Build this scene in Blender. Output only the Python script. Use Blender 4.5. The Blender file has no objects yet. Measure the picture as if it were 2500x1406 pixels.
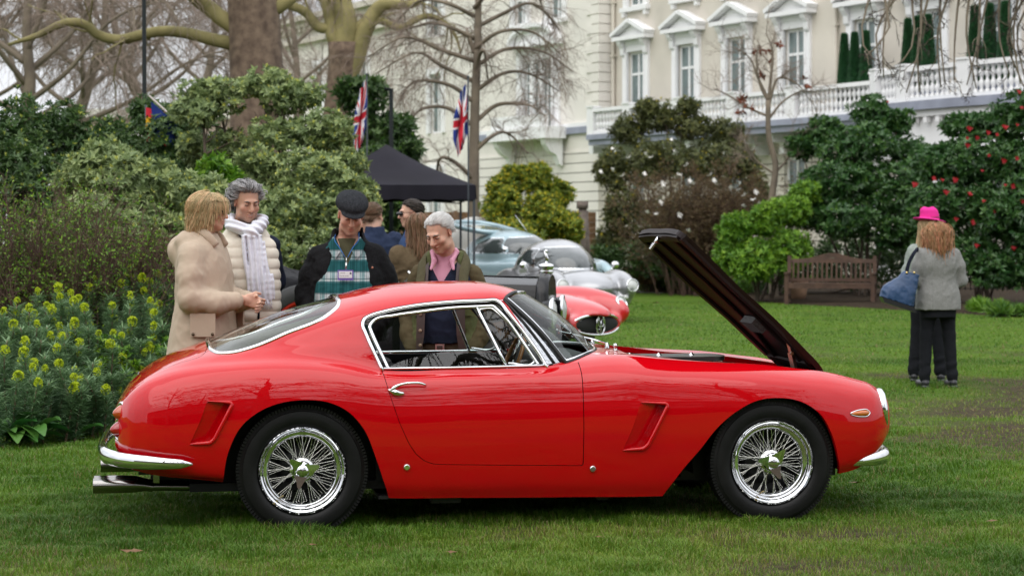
import bpy, math, random
import numpy as np
import openvdb
from mathutils import Vector, Matrix

# ---------------------------------------------------------------- camera, sky, sun, exposure
S = bpy.context.scene
COL = S.collection
FPX, CAM_H, HOR = 5000.0, 1.48, 568.0          # focal length in photo pixels, eye height, horizon row
cam_d = bpy.data.cameras.new("camera"); cam = bpy.data.objects.new("camera", cam_d); COL.objects.link(cam)
cam.location = (0, 0, CAM_H); cam.rotation_euler = (math.radians(90), 0, 0)
cam_d.sensor_width = 36.0; cam_d.lens = 36.0 * FPX / 2500.0
cam_d.shift_y = -(703.0 - HOR) / 2500.0
cam_d.clip_start = 0.1; cam_d.clip_end = 600.0
cam_d.dof.use_dof = True; cam_d.dof.focus_distance = 10.6; cam_d.dof.aperture_fstop = 5.0
S.camera = cam

W = bpy.data.worlds.new("World"); S.world = W; W.use_nodes = True
nt = W.node_tree; bg = nt.nodes["Background"]
sky = nt.nodes.new("ShaderNodeTexSky"); sky.sky_type = 'NISHITA'; sky.sun_disc = False
SUN_EL, SUN_ROT = math.radians(52), math.radians(200)
sky.sun_elevation = SUN_EL; sky.sun_rotation = SUN_ROT
sky.air_density = 1.0; sky.dust_density = 4.0; sky.ozone_density = 1.0
bw = nt.nodes.new("ShaderNodeRGBToBW"); nt.links.new(sky.outputs[0], bw.inputs[0])
# a closed cloud deck: grey-white, brighter overhead than at the horizon, faintly uneven
tc = nt.nodes.new("ShaderNodeTexCoord")
sx = nt.nodes.new("ShaderNodeSeparateXYZ"); nt.links.new(tc.outputs["Generated"], sx.inputs[0])
rmp = nt.nodes.new("ShaderNodeMapRange"); rmp.inputs[1].default_value = 0.0; rmp.inputs[2].default_value = 1.0
rmp.inputs[3].default_value = 6.0; rmp.inputs[4].default_value = 15.0
nt.links.new(sx.outputs[2], rmp.inputs[0])
nz = nt.nodes.new("ShaderNodeTexNoise"); nz.inputs["Scale"].default_value = 3.0; nz.inputs["Detail"].default_value = 5.0
nt.links.new(tc.outputs["Generated"], nz.inputs["Vector"])
nr = nt.nodes.new("ShaderNodeMapRange"); nr.inputs[1].default_value = 0.3; nr.inputs[2].default_value = 0.7
nr.inputs[3].default_value = 0.82; nr.inputs[4].default_value = 1.16; nt.links.new(nz.outputs["Fac"], nr.inputs[0])
mu = nt.nodes.new("ShaderNodeMath"); mu.operation = 'MULTIPLY'
nt.links.new(rmp.outputs[0], mu.inputs[0]); nt.links.new(nr.outputs[0], mu.inputs[1])
tint = nt.nodes.new("ShaderNodeMix"); tint.data_type = 'RGBA'; tint.blend_type = 'MULTIPLY'; tint.inputs[0].default_value = 1.0
nt.links.new(mu.outputs[0], tint.inputs[6]); tint.inputs[7].default_value = (0.965, 0.985, 1.03, 1)
mx = nt.nodes.new("ShaderNodeMix"); mx.data_type = 'RGBA'; mx.inputs[0].default_value = 0.9
nt.links.new(sky.outputs[0], mx.inputs[6]); nt.links.new(tint.outputs[2], mx.inputs[7])
nt.links.new(mx.outputs[2], bg.inputs[0]); bg.inputs[1].default_value = 0.15

sun_d = bpy.data.lights.new("sun", 'SUN'); sun_d.energy = 1.4; sun_d.angle = math.radians(75); sun_d.color = (1.0, 0.96, 0.9)
sun = bpy.data.objects.new("sun", sun_d); COL.objects.link(sun)
# high, behind and left of the camera: direction towards the sun
sd = Vector((math.sin(SUN_ROT) * math.cos(SUN_EL), math.cos(SUN_ROT) * math.cos(SUN_EL), math.sin(SUN_EL)))
sun.rotation_euler = sd.to_track_quat('Z', 'Y').to_euler(); sun.location = (0, 0, 30)
S.view_settings.view_transform = 'Standard'; S.view_settings.look = 'None'
S.view_settings.exposure = 0.0; S.view_settings.gamma = 1.0; S.view_settings.use_curve_mapping = False
S.cycles.use_denoising = True
S.cycles.max_bounces = 8; S.cycles.diffuse_bounces = 3; S.cycles.glossy_bounces = 4; S.cycles.transmission_bounces = 6
S.cycles.transparent_max_bounces = 12; S.cycles.caustics_reflective = False; S.cycles.caustics_refractive = False

# ---------------------------------------------------------------- helpers
PI = math.pi
RNG = np.random.default_rng(7)

def at(px, py, d):
    return np.array([(px - 1250.0) / FPX * d, d, CAM_H - (py - HOR) / FPX * d])
def gx(px, d):
    return (px - 1250.0) / FPX * d

def tag(o, label=None, cat=None, group=None, kind=None):
    if label: o["label"] = label
    if cat: o["category"] = cat
    if group: o["group"] = group
    if kind: o["kind"] = kind
    return o
def empty(name, loc=(0, 0, 0), rz=0.0, label=None, cat=None, group=None):
    o = bpy.data.objects.new(name, None); COL.objects.link(o); o.location = loc; o.rotation_euler = (0, 0, rz)
    o.empty_display_size = 0.1
    return tag(o, label, cat, group)
def copy_tree(o, parent=None):
    c = o.copy(); COL.objects.link(c)
    if parent is not None:
        c.parent = parent
    for ch in list(o.children):
        copy_tree(ch, c)
    return c

class MB:
    """collects vertices and faces for one mesh"""
    def __init__(s): s.V = []; s.F = []; s.M = []; s.n = 0; s.A = {}
    def add(s, V, F, m=0):
        V = np.asarray(V, float).reshape(-1, 3)
        if isinstance(F, np.ndarray):
            if F.size: s.F.append(F.astype(np.int64) + s.n); s.M.append(m)
        else:
            by = {}
            for f in F: by.setdefault(len(f), []).append(f)
            for k, fs in by.items(): s.F.append(np.array(fs, np.int64) + s.n); s.M.append(m)
        s.V.append(V); s.n += len(V)
        return s
    def box(s, c, size, rz=0, R=None, m=0):
        h = np.array(size) / 2.0
        v = np.array([(x, y, z) for x in (-1, 1) for y in (-1, 1) for z in (-1, 1)], float) * h
        if R is None:
            cz, sz = math.cos(rz), math.sin(rz); R = np.array([[cz, -sz, 0], [sz, cz, 0], [0, 0, 1]])
        v = v @ np.asarray(R).T + np.array(c)
        return s.add(v, np.array([(0, 1, 3, 2), (4, 6, 7, 5), (0, 4, 5, 1), (2, 3, 7, 6), (0, 2, 6, 4), (1, 5, 7, 3)]), m)
    def bx(s, x0, x1, y0, y1, z0, z1, m=0):
        return s.box(((x0 + x1) / 2, (y0 + y1) / 2, (z0 + z1) / 2), (abs(x1 - x0), abs(y1 - y0), abs(z1 - z0)), m=m)
    def tube(s, P, r, n=8, caps=True, closed=False, flat=None, m=0, up=None):
        """tube along points P, radius r (number or list); flat=(a,b) scales the ring axes"""
        P = np.asarray(P, float); k = len(P); r = np.broadcast_to(np.asarray(r, float), (k,))
        if closed: T = np.roll(P, -1, 0) - np.roll(P, 1, 0)
        else: T = np.gradient(P, axis=0)
        T /= np.maximum(np.linalg.norm(T, axis=1, keepdims=True), 1e-9)
        u = np.array(up if up is not None else ((0, 0, 1) if abs(T[0][2]) < 0.9 else (1, 0, 0)), float)
        U = np.zeros_like(P); B = np.zeros_like(P)
        for i in range(k):
            u = (np.array(up, float) if up is not None else u); u = u - T[i] * np.dot(u, T[i]); u /= max(np.linalg.norm(u), 1e-9)
            U[i] = u; B[i] = np.cross(T[i], u)
        a = np.linspace(0, 2 * PI, n, endpoint=False); fa, fb = flat if flat else (1, 1)
        V = P[:, None] + r[:, None, None] * (np.cos(a)[None, :, None] * U[:, None] * fa + np.sin(a)[None, :, None] * B[:, None] * fb)
        i = np.arange(k if closed else k - 1)[:, None]; j = np.arange(n)[None]
        i2 = (i + 1) % k; j2 = (j + 1) % n
        F = np.stack([i * n + j, i * n + j2, i2 * n + j2, i2 * n + j], -1).reshape(-1, 4)
        s.add(V.reshape(-1, 3), F, m)
        if caps and not closed:
            s.F.append(np.array([list(range(n))[::-1]]) + s.n - k * n); s.M.append(m)
            s.F.append(np.array([list(range(n))]) + s.n - n); s.M.append(m)
        return s
    def lathe(s, prof, n=32, axis='z', c=(0, 0, 0), R=None, m=0, a0=0.0, a1=2 * PI):
        """prof: list of (radius, height); spun about axis"""
        pr = np.asarray(prof, float); k = len(pr); full = abs(a1 - a0 - 2 * PI) < 1e-6
        a = np.linspace(a0, a1, n, endpoint=not full)
        V = np.zeros((k, n, 3)); V[..., 0] = pr[:, 0:1] * np.cos(a); V[..., 1] = pr[:, 0:1] * np.sin(a); V[..., 2] = pr[:, 1:2]
        if axis == 'y': V = V[..., [0, 2, 1]]
        if axis == 'x': V = V[..., [2, 0, 1]]
        V = V.reshape(-1, 3)
        if R is not None: V = V @ np.asarray(R).T
        V = V + np.array(c)
        i = np.arange(k - 1)[:, None]; j = np.arange(n if full else n - 1)[None]; j2 = (j + 1) % n
        F = np.stack([i * n + j, i * n + j2, (i + 1) * n + j2, (i + 1) * n + j], -1).reshape(-1, 4)
        return s.add(V, F, m)
    def grid(s, V, m=0, flip=False, wrap=False):
        V = np.asarray(V, float); k, n = V.shape[:2]
        i = np.arange(k - 1)[:, None]; j = np.arange(n if wrap else n - 1)[None]; j2 = (j + 1) % n
        F = np.stack([i * n + j, i * n + j2, (i + 1) * n + j2, (i + 1) * n + j], -1).reshape(-1, 4)
        if flip: F = F[:, ::-1]
        return s.add(V.reshape(-1, 3), F, m)
    def ellipsoid(s, c, r, n=16, k=10, R=None, m=0):
        t = np.linspace(0, PI, k)
        V = np.zeros((k, n, 3)); a = np.linspace(0, 2 * PI, n, endpoint=False)
        V[..., 0] = np.sin(t)[:, None] * np.cos(a); V[..., 1] = np.sin(t)[:, None] * np.sin(a); V[..., 2] = np.cos(t)[:, None]
        V = V * np.array(r)
        if R is not None: V = V @ np.asarray(R).T
        V = V + np.array(c)
        i = np.arange(k - 1)[:, None]; j = np.arange(n)[None]; j2 = (j + 1) % n
        F = np.stack([i * n + j, (i + 1) * n + j, (i + 1) * n + j2, i * n + j2], -1).reshape(-1, 4)
        return s.add(V.reshape(-1, 3), F, m)
    def arrays(s):
        return np.concatenate(s.V) if s.V else np.zeros((0, 3)), s.F
    def build(s, name, mat, parent=None, smooth=True, loc=None, attr=None, weld=0):
        V = np.concatenate(s.V) if s.V else np.zeros((0, 3))
        me = bpy.data.meshes.new(name); me.vertices.add(len(V)); me.vertices.foreach_set("co", V.astype(np.float32).ravel())
        L = np.concatenate([f.ravel() for f in s.F]) if s.F else np.zeros(0, int)
        cnt = np.concatenate([np.full(len(f), f.shape[1]) for f in s.F]) if s.F else np.zeros(0, int)
        mi = np.concatenate([np.full(len(f), m) for f, m in zip(s.F, s.M)]) if s.F else np.zeros(0, int)
        me.loops.add(len(L)); me.loops.foreach_set("vertex_index", L.astype(np.int32))
        me.polygons.add(len(cnt)); me.polygons.foreach_set("loop_start", (np.cumsum(cnt) - cnt).astype(np.int32))
        mats = mat if isinstance(mat, (list, tuple)) else [mat]
        for q in mats: me.materials.append(q)
        me.polygons.foreach_set("material_index", mi.astype(np.int32))
        me.update(calc_edges=True)
        me.polygons.foreach_set("use_smooth", np.full(len(cnt), bool(smooth)))
        if smooth is not True and smooth: me.set_sharp_from_angle(angle=math.radians(smooth))
        if attr is not None:
            a = me.attributes.new("tint", 'FLOAT', 'POINT'); a.data.foreach_set("value", np.asarray(attr, np.float32))
        me.validate(); me.update()
        o = bpy.data.objects.new(name, me); COL.objects.link(o)
        if parent is not None: o.parent = parent
        if loc is not None: o.location = loc
        return o

def rotm(rx=0, ry=0, rz=0):
    return np.array(Matrix.Rotation(rz, 3, 'Z') @ Matrix.Rotation(ry, 3, 'Y') @ Matrix.Rotation(rx, 3, 'X'))

def lin(*c):
    return tuple(((v / 255.0) / 12.92 if v / 255.0 <= 0.04045 else ((v / 255.0 + 0.055) / 1.055) ** 2.4) for v in c)

def mat(name, col, rough=0.6, metal=0.0, coat=0.0, spec=0.5, noise=0.0, nscale=8.0, bump=0.0, bscale=40.0, trans=0.0,
        alpha=1.0, var=None, tintvar=0.0, objvar=0.0, sheen=0.0, ior=None, coords="Object", sub=None, detail=4.0):
    """noise: brightness spread of the base colour; var: second colour mixed by noise; tintvar: spread driven by the 'tint' attribute"""
    m = bpy.data.materials.new(name); m.use_nodes = True; t = m.node_tree; b = t.nodes["Principled BSDF"]
    b.inputs["Base Color"].default_value = (*col, 1); b.inputs["Roughness"].default_value = rough; b.inputs["Metallic"].default_value = metal
    b.inputs["Coat Weight"].default_value = coat; b.inputs["Coat Roughness"].default_value = 0.02; b.inputs["Specular IOR Level"].default_value = spec
    b.inputs["Transmission Weight"].default_value = trans; b.inputs["Alpha"].default_value = alpha
    if sheen: b.inputs["Sheen Weight"].default_value = sheen; b.inputs["Sheen Roughness"].default_value = 0.5
    if ior: b.inputs["IOR"].default_value = ior
    if sub:
        b.inputs["Subsurface Weight"].default_value = sub; b.inputs["Subsurface Radius"].default_value = (0.010, 0.004, 0.002); b.inputs["Subsurface Scale"].default_value = 1.0
    src = None
    tcn = t.nodes.new("ShaderNodeTexCoord")
    if noise or var:
        n = t.nodes.new("ShaderNodeTexNoise"); n.inputs["Scale"].default_value = nscale; n.inputs["Detail"].default_value = detail
        t.links.new(tcn.outputs[coords], n.inputs["Vector"])
        mr = t.nodes.new("ShaderNodeMapRange"); mr.inputs[1].default_value = 0.3; mr.inputs[2].default_value = 0.7; t.links.new(n.outputs["Fac"], mr.inputs[0])
        mxn = t.nodes.new("ShaderNodeMix"); mxn.data_type = 'RGBA'; t.links.new(mr.outputs[0], mxn.inputs[0])
        c1 = tuple(max(0, v * (1 - noise)) for v in col); c2 = var if var else tuple(v * (1 + noise) for v in col)
        mxn.inputs[6].default_value = (*c1, 1); mxn.inputs[7].default_value = (*c2, 1); src = mxn.outputs[2]
    if tintvar or objvar:
        hsv = t.nodes.new("ShaderNodeHueSaturation")
        if src: t.links.new(src, hsv.inputs["Color"])
        else: hsv.inputs["Color"].default_value = (*col, 1)
        if tintvar:
            a = t.nodes.new("ShaderNodeAttribute"); a.attribute_name = "tint"; o = a.outputs["Fac"]
        else:
            a = t.nodes.new("ShaderNodeObjectInfo"); o = a.outputs["Random"]
        q = t.nodes.new("ShaderNodeMapRange"); sp = tintvar or objvar
        q.inputs[3].default_value = 1 - sp; q.inputs[4].default_value = 1 + sp; t.links.new(o, q.inputs[0]); t.links.new(q.outputs[0], hsv.inputs["Value"])
        q2 = t.nodes.new("ShaderNodeMapRange"); q2.inputs[3].default_value = 0.5 + sp * 0.05; q2.inputs[4].default_value = 0.5 - sp * 0.05
        t.links.new(o, q2.inputs[0]); t.links.new(q2.outputs[0], hsv.inputs["Hue"])
        src = hsv.outputs[0]
    if src: t.links.new(src, b.inputs["Base Color"])
    if bump:
        n2 = t.nodes.new("ShaderNodeTexNoise"); n2.inputs["Scale"].default_value = bscale; n2.inputs["Detail"].default_value = 4
        t.links.new(tcn.outputs[coords], n2.inputs["Vector"])
        bp = t.nodes.new("ShaderNodeBump"); bp.inputs["Strength"].default_value = bump; bp.inputs["Distance"].default_value = 0.01
        t.links.new(n2.outputs["Fac"], bp.inputs["Height"]); t.links.new(bp.outputs[0], b.inputs["Normal"])
    return m

def spline(xs, ys, x):
    """monotone-ish cubic (Catmull-Rom on uneven knots), ys may be vectors"""
    xs = np.asarray(xs, float); ys = np.asarray(ys, float); x = np.asarray(x, float)
    sq = ys.ndim == 1
    if sq: ys = ys[:, None]
    d = np.diff(ys, axis=0) / np.diff(xs)[:, None]
    h = np.diff(xs)[:, None]
    m = np.empty_like(ys); m[0] = d[0]; m[-1] = d[-1]
    m[1:-1] = (d[:-1] * h[1:] + d[1:] * h[:-1]) / (h[1:] + h[:-1])
    i = np.clip(np.searchsorted(xs, x) - 1, 0, len(xs) - 2)
    t = ((x - xs[i]) / (xs[i + 1] - xs[i]))[..., None]; hh = (xs[i + 1] - xs[i])[..., None]
    r = (2 * t**3 - 3 * t**2 + 1) * ys[i] + (t**3 - 2 * t**2 + t) * hh * m[i] + (-2 * t**3 + 3 * t**2) * ys[i + 1] + (t**3 - t**2) * hh * m[i + 1]
    return r[..., 0] if sq else r

def curve(pts, n=40, closed=False):
    """smooth curve through points, resampled by length"""
    P = np.asarray(pts, float)
    if closed: P = np.concatenate([P, P[:1]])
    t = np.concatenate([[0], np.cumsum(np.maximum(np.linalg.norm(np.diff(P, axis=0), axis=1), 1e-9))])
    if closed:
        k = len(P) - 1
        P2 = np.concatenate([P[k - 2:k], P, P[1:3]]); t2 = np.concatenate([[t[k - 2] - t[k], t[k - 1] - t[k]], t, [t[k] + t[1], t[k] + t[2]]])
        return spline(t2, P2, np.linspace(0, t[-1], n, endpoint=False))
    return spline(t, P, np.linspace(0, t[-1], n))

def sd_poly(P, poly):
    """signed distance (negative inside) of 2-D points to a closed polygon"""
    poly = np.asarray(poly, float); a = poly; b = np.roll(poly, -1, 0)
    P = np.asarray(P, float); best = np.full(len(P), 1e9); ins = np.zeros(len(P), bool)
    for p, q in zip(a, b):
        e = q - p; w = P - p; L = max(e @ e, 1e-12)
        t = np.clip((w @ e) / L, 0, 1); dd = np.sum((w - t[:, None] * e)**2, 1); best = np.minimum(best, dd)
        c = (p[1] > P[:, 1]) != (q[1] > P[:, 1])
        if abs(e[1]) > 1e-12:
            ins ^= c & (P[:, 0] < p[0] + (P[:, 1] - p[1]) / e[1] * e[0])
    return np.where(ins, -1, 1) * np.sqrt(best)

def clip_mesh(V, F, d):
    """split quads/tris by the zero level of d: returns (V, inside faces, outside faces, cut edges with inside on the left)"""
    V = list(map(tuple, V)); IN, OUT, E = [], [], []; cache = {}
    s = d < 0; k = s[F]; al = k.all(1); an = k.any(1)
    IN = F[al].tolist(); OUT = F[~an].tolist()
    def cut(i, j):
        key = (i, j) if i < j else (j, i)
        if key not in cache:
            t = d[i] / (d[i] - d[j]); t = min(max(t, 0.0), 1.0)
            a = V[i]; b = V[j]
            cache[key] = len(V); V.append(tuple(a[q] + (b[q] - a[q]) * t for q in range(3)))
        return cache[key]
    for f in F[an & ~al].tolist():
        I, O, cs = [], [], []
        for q in range(len(f)):
            a, b = f[q], f[(q + 1) % len(f)]
            (I if s[a] else O).append(a)
            if s[a] != s[b]:
                c = cut(a, b); I.append(c); O.append(c); cs.append(c)
        if len(I) > 2: IN.append(I)
        if len(O) > 2: OUT.append(O)
        if len(cs) == 2: E.append((cs[0], cs[1]))
    return np.array(V), IN, OUT, E

def compact(V, F):
    """keep only the vertices the faces use"""
    used = sorted({i for f in F for i in f}); mp = {v: k for k, v in enumerate(used)}
    return np.asarray(V)[used] if used else np.zeros((0, 3)), [[mp[i] for i in f] for f in F]

# ---- signed-distance modelling (people, cloth, soft shapes); every shape is evaluated only round itself
class SDF:
    def __init__(s, lo, hi, h):
        s.h = h; s.lo = np.array(lo, float); n = np.ceil((np.array(hi) - s.lo) / h).astype(int) + 1; s.n = n
        s.g = [(s.lo[i] + np.arange(n[i]) * h).astype(np.float32) for i in range(3)]; s.d = np.full(tuple(n), .2, np.float32)
    def win(s, lo, hi, pad=.06):
        sl = []
        for i in range(3):
            a = int(max(0, math.floor((lo[i] - pad - s.lo[i]) / s.h))); b = int(min(s.n[i], math.ceil((hi[i] + pad - s.lo[i]) / s.h) + 1)); sl.append(slice(a, max(b, a)))
        return tuple(sl), s.g[0][sl[0]][:, None, None], s.g[1][sl[1]][None, :, None], s.g[2][sl[2]][None, None, :]
    def put(s, q, op='u', k=0.0):
        sl, e = q; d = s.d[sl]
        if d.size == 0: return s
        if op == 'u':
            if k > 0: h = np.clip(.5 + .5 * (d - e) / k, 0, 1); r = d * (1 - h) + e * h - k * h * (1 - h)
            else: r = np.minimum(d, e)
        elif op == 's':
            if k > 0: h = np.clip(.5 - .5 * (d + e) / k, 0, 1); r = d * (1 - h) - e * h + k * h * (1 - h)
            else: r = np.maximum(d, -e)
        s.d[sl] = r; return s
    def cone(s, a, b, r1, r2, op='u', k=0.0):
        a = np.array(a, float); b = np.array(b, float); e = b - a; L2 = max(float(e @ e), 1e-9); rm = max(r1, r2)
        sl, X, Y, Z = s.win(np.minimum(a, b) - rm, np.maximum(a, b) + rm); px, py, pz = X - a[0], Y - a[1], Z - a[2]
        t = np.clip((px * e[0] + py * e[1] + pz * e[2]) / L2, 0, 1)
        return s.put((sl, np.sqrt((px - t * e[0])**2 + (py - t * e[1])**2 + (pz - t * e[2])**2) - (r1 + (r2 - r1) * t)), op, k)
    def ell(s, c, r, R=None, op='u', k=0.0):
        c = np.array(c, float); rm = max(r); ext = np.array(r, float) if R is None else np.full(3, rm)
        sl, X, Y, Z = s.win(c - ext, c + ext); p = [X - c[0], Y - c[1], Z - c[2]]
        if R is not None:
            R = np.asarray(R); p = [p[0] * R[0][i] + p[1] * R[1][i] + p[2] * R[2][i] for i in range(3)]
        k0 = np.sqrt((p[0] / r[0])**2 + (p[1] / r[1])**2 + (p[2] / r[2])**2); k1 = np.sqrt((p[0] / r[0]**2)**2 + (p[1] / r[1]**2)**2 + (p[2] / r[2]**2)**2)
        return s.put((sl, k0 * (k0 - 1.0) / np.maximum(k1, 1e-6)), op, k)
    def box(s, c, b, rd=0.0, R=None, op='u', k=0.0):
        c = np.array(c, float); ext = np.array(b, float) if R is None else np.full(3, np.linalg.norm(b))
        sl, X, Y, Z = s.win(c - ext, c + ext); p = [X - c[0], Y - c[1], Z - c[2]]
        if R is not None:
            R = np.asarray(R); p = [p[0] * R[0][i] + p[1] * R[1][i] + p[2] * R[2][i] for i in range(3)]
        q = [np.abs(p[i]) - b[i] + rd for i in range(3)]
        return s.put((sl, np.sqrt(np.maximum(q[0], 0)**2 + np.maximum(q[1], 0)**2 + np.maximum(q[2], 0)**2) + np.minimum(np.maximum(q[0], np.maximum(q[1], q[2])), 0) - rd), op, k)
    def chain(s, P, r, k=0.0, op='u'):
        for i in range(len(P) - 1): s.cone(P[i], P[i + 1], r[i], r[i + 1], op, k)
        return s
    def column(s, prof, e=2.0, op='u', k=0.0):
        """stack of ovals: rows (z, cx, cy, rx, ry)"""
        p = np.array(sorted(prof), float); lo = np.array([(p[:, 1] - p[:, 3]).min(), (p[:, 2] - p[:, 4]).min(), p[0, 0]]); hi = np.array([(p[:, 1] + p[:, 3]).max(), (p[:, 2] + p[:, 4]).max(), p[-1, 0]])
        sl, X, Y, Z = s.win(lo, hi); q = spline(p[:, 0], p[:, 1:], np.clip(Z.ravel(), p[0, 0], p[-1, 0])).astype(np.float32); cx, cy, rx, ry = [q[:, i][None, None] for i in range(4)]
        d = ((np.abs((X - cx) / rx)**e + np.abs((Y - cy) / ry)**e)**(1 / e) - 1) * np.minimum(rx, ry); zc = np.maximum(p[0, 0] - Z, Z - p[-1, 0])
        return s.put((sl, np.maximum(d, zc)), op, k)
    def warp(s, f, band=.05):
        """push the surface in or out by f(x, y, z)"""
        i = np.nonzero(np.abs(s.d) < band); s.d[i] += f(s.g[0][i[0]], s.g[1][i[1]], s.g[2][i[2]]).astype(np.float32); return s
    def mesh(s):
        d = s.d
        for ax in range(3):
            for q in (0, -1):
                v = [slice(None)] * 3; v[ax] = q; d[tuple(v)] = np.maximum(d[tuple(v)], s.h)
        g = openvdb.FloatGrid(.2); g.copyFromArray(d); p, q = g.convertToQuads(0.0)
        return p * s.h + s.lo, q[:, ::-1].astype(np.int64)
_LAT = np.random.default_rng(2).random((32, 32, 32)).astype(np.float32)
def noise3(x, y, z):
    i = [np.floor(q).astype(int) for q in (x, y, z)]; f = [q - a for q, a in zip((x, y, z), i)]; f = [q * q * (3 - 2 * q) for q in f]; r = 0
    for a in (0, 1):
        for b in (0, 1):
            for c in (0, 1):
                r = r + _LAT[(i[0] + a) % 32, (i[1] + b) % 32, (i[2] + c) % 32] * (f[0] if a else 1 - f[0]) * (f[1] if b else 1 - f[1]) * (f[2] if c else 1 - f[2])
    return r
def sdf_obj(s, name, m, parent, smooth=2, attr=None):
    V, F = s.mesh()
    if smooth:
        E = np.concatenate([F[:, [0, 1]], F[:, [1, 2]], F[:, [2, 3]], F[:, [3, 0]]])
        for _ in range(smooth):
            A = np.zeros_like(V); np.add.at(A, E[:, 0], V[E[:, 1]]); np.add.at(A, E[:, 1], V[E[:, 0]]); c = np.bincount(E.ravel(), minlength=len(V))[:, None]; V = V * .5 + .5 * A / np.maximum(c, 1)
    mb = MB(); mb.add(V, F); return mb.build(name, m, parent, attr=attr(V) if attr else None)
# ---------------------------------------------------------------- ground
def noise2(x, y, s, seed=0):
    """cheap smooth value noise 0..1"""
    r = np.random.default_rng(seed); T = r.random((64, 64)); x = np.asarray(x) * s; y = np.asarray(y) * s
    i, j = np.floor(x).astype(int), np.floor(y).astype(int); f, g = x - i, y - j; f = f * f * (3 - 2 * f); g = g * g * (3 - 2 * g)
    q = lambda a, b: T[a % 64, b % 64]
    return q(i, j) * (1 - f) * (1 - g) + q(i + 1, j) * f * (1 - g) + q(i, j + 1) * (1 - f) * g + q(i + 1, j + 1) * f * g

def wear(x, y):
    """0 = lush lawn, 1 = trodden earth"""
    n = .55 * noise2(x, y, .8, 3) + .3 * noise2(x, y, 2.1, 4) + .15 * noise2(x, y, 5, 5)
    side = np.clip((np.asarray(x) / np.maximum(np.asarray(y), 1) - .12) / .1, 0, 1) * np.clip((np.asarray(y) - 9.5) / 3, 0, 1) * np.clip((24 - np.asarray(y)) / 6, 0, 1)
    return np.clip((n - .54 + .17 * side) * 4.0, 0, 1) * np.clip((30 - np.asarray(y)) / 9, .15, 1)

def ground_material():
    m = bpy.data.materials.new("lawn earth and turf"); m.use_nodes = True; t = m.node_tree; b = t.nodes["Principled BSDF"]
    b.inputs["Roughness"].default_value = 1.0; b.inputs["Specular IOR Level"].default_value = 0.1
    tc = t.nodes.new("ShaderNodeTexCoord")
    def nz(scale, detail=6.0):
        n = t.nodes.new("ShaderNodeTexNoise"); n.inputs["Scale"].default_value = scale; n.inputs["Detail"].default_value = detail
        t.links.new(tc.outputs["Object"], n.inputs["Vector"]); return n.outputs["Fac"]
    def mr(src, a, c):
        q = t.nodes.new("ShaderNodeMapRange"); q.inputs[1].default_value = a; q.inputs[2].default_value = c; t.links.new(src, q.inputs[0]); return q.outputs[0]
    def mix(f, a, c):
        q = t.nodes.new("ShaderNodeMix"); q.data_type = 'RGBA'
        t.links.new(f, q.inputs[0])
        for i, v in ((6, a), (7, c)):
            if isinstance(v, tuple): q.inputs[i].default_value = (*v, 1)
            else: t.links.new(v, q.inputs[i])
        return q.outputs[2]
    a = t.nodes.new("ShaderNodeAttribute"); a.attribute_name = "tint"
    green = mix(mr(nz(1.3), .35, .65), (0.066, 0.142, 0.010), (0.112, 0.205, 0.015))
    green = mix(mr(nz(28), .3, .7), green, (0.060, 0.095, 0.016))
    soil = mix(mr(nz(14), .3, .7), (0.030, 0.024, 0.014), (0.085, 0.068, 0.040))
    t.links.new(mix(a.outputs["Fac"], green, soil), b.inputs["Base Color"])
    bp = t.nodes.new("ShaderNodeBump"); bp.inputs["Strength"].default_value = .8; bp.inputs["Distance"].default_value = .04
    t.links.new(nz(35), bp.inputs["Height"]); t.links.new(bp.outputs[0], b.inputs["Normal"])
    return m
M_ground = ground_material()
def sheet(name, X, Y, z, m, attr=True):
    V = np.stack([X, Y, np.full_like(X, z)], -1); mb = MB(); mb.grid(V, flip=True)
    p = np.concatenate(mb.V); o = mb.build(name, m, attr=wear(p[:, 0], p[:, 1]) if attr else None); return tag(o, kind="structure")
yy = np.unique(np.concatenate([[-120, -60, -30, -10], np.linspace(0, 8, 10), np.linspace(8, 48, 161), [55, 65, 80, 110, 160, 260]]))
xx = np.unique(np.concatenate([[-160, -90, -50, -30], np.linspace(-20, 20, 161), [30, 50, 90, 160]]))
X_, Y_ = np.meshgrid(xx, yy, indexing='ij')
sheet("lawn", X_[:, ::-1], Y_[:, ::-1], 0.0, M_ground)

M_soil = mat("dark bed soil", (0.020, 0.014, 0.009), rough=1.0, spec=0.1, var=(0.045, 0.032, 0.02), nscale=6, bump=1.0, bscale=18)
def bed(edge, back):
    """soil bed between a curved front edge and a back line, a few centimetres proud"""
    E = curve([(*p, 0) for p in edge], 60); B = np.linspace(np.array([*back[0], 0]), np.array([*back[1], 0]), 60)
    rows = []
    for t, z in ((0, -.02), (.01, .03), (.05, .06), (.2, .08), (.6, .08), (1, .08)):
        P = E * (1 - t) + B * t; P[:, 2] = z + .02 * (noise2(P[:, 0], P[:, 1], 2.0, 8) - .5); rows.append(P)
    mb = MB(); mb.grid(np.array(rows), flip=False); return tag(mb.build("soil_bed", M_soil), kind="structure")
bed([(-9, 13.2), (-3.7, 14.6), (-3.4, 16.2), (-3.1, 18.0), (-3.0, 21), (-2.6, 25), (-1.5, 29), (0.5, 36), (1.6, 44)], [(-16, 20), (-3, 60)])
bed([(2.8, 54), (4.0, 49), (5.4, 43.2), (7.3, 39.2), (9.0, 35.4), (12, 31), (16, 27)], [(4, 66), (30, 50)])

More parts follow.
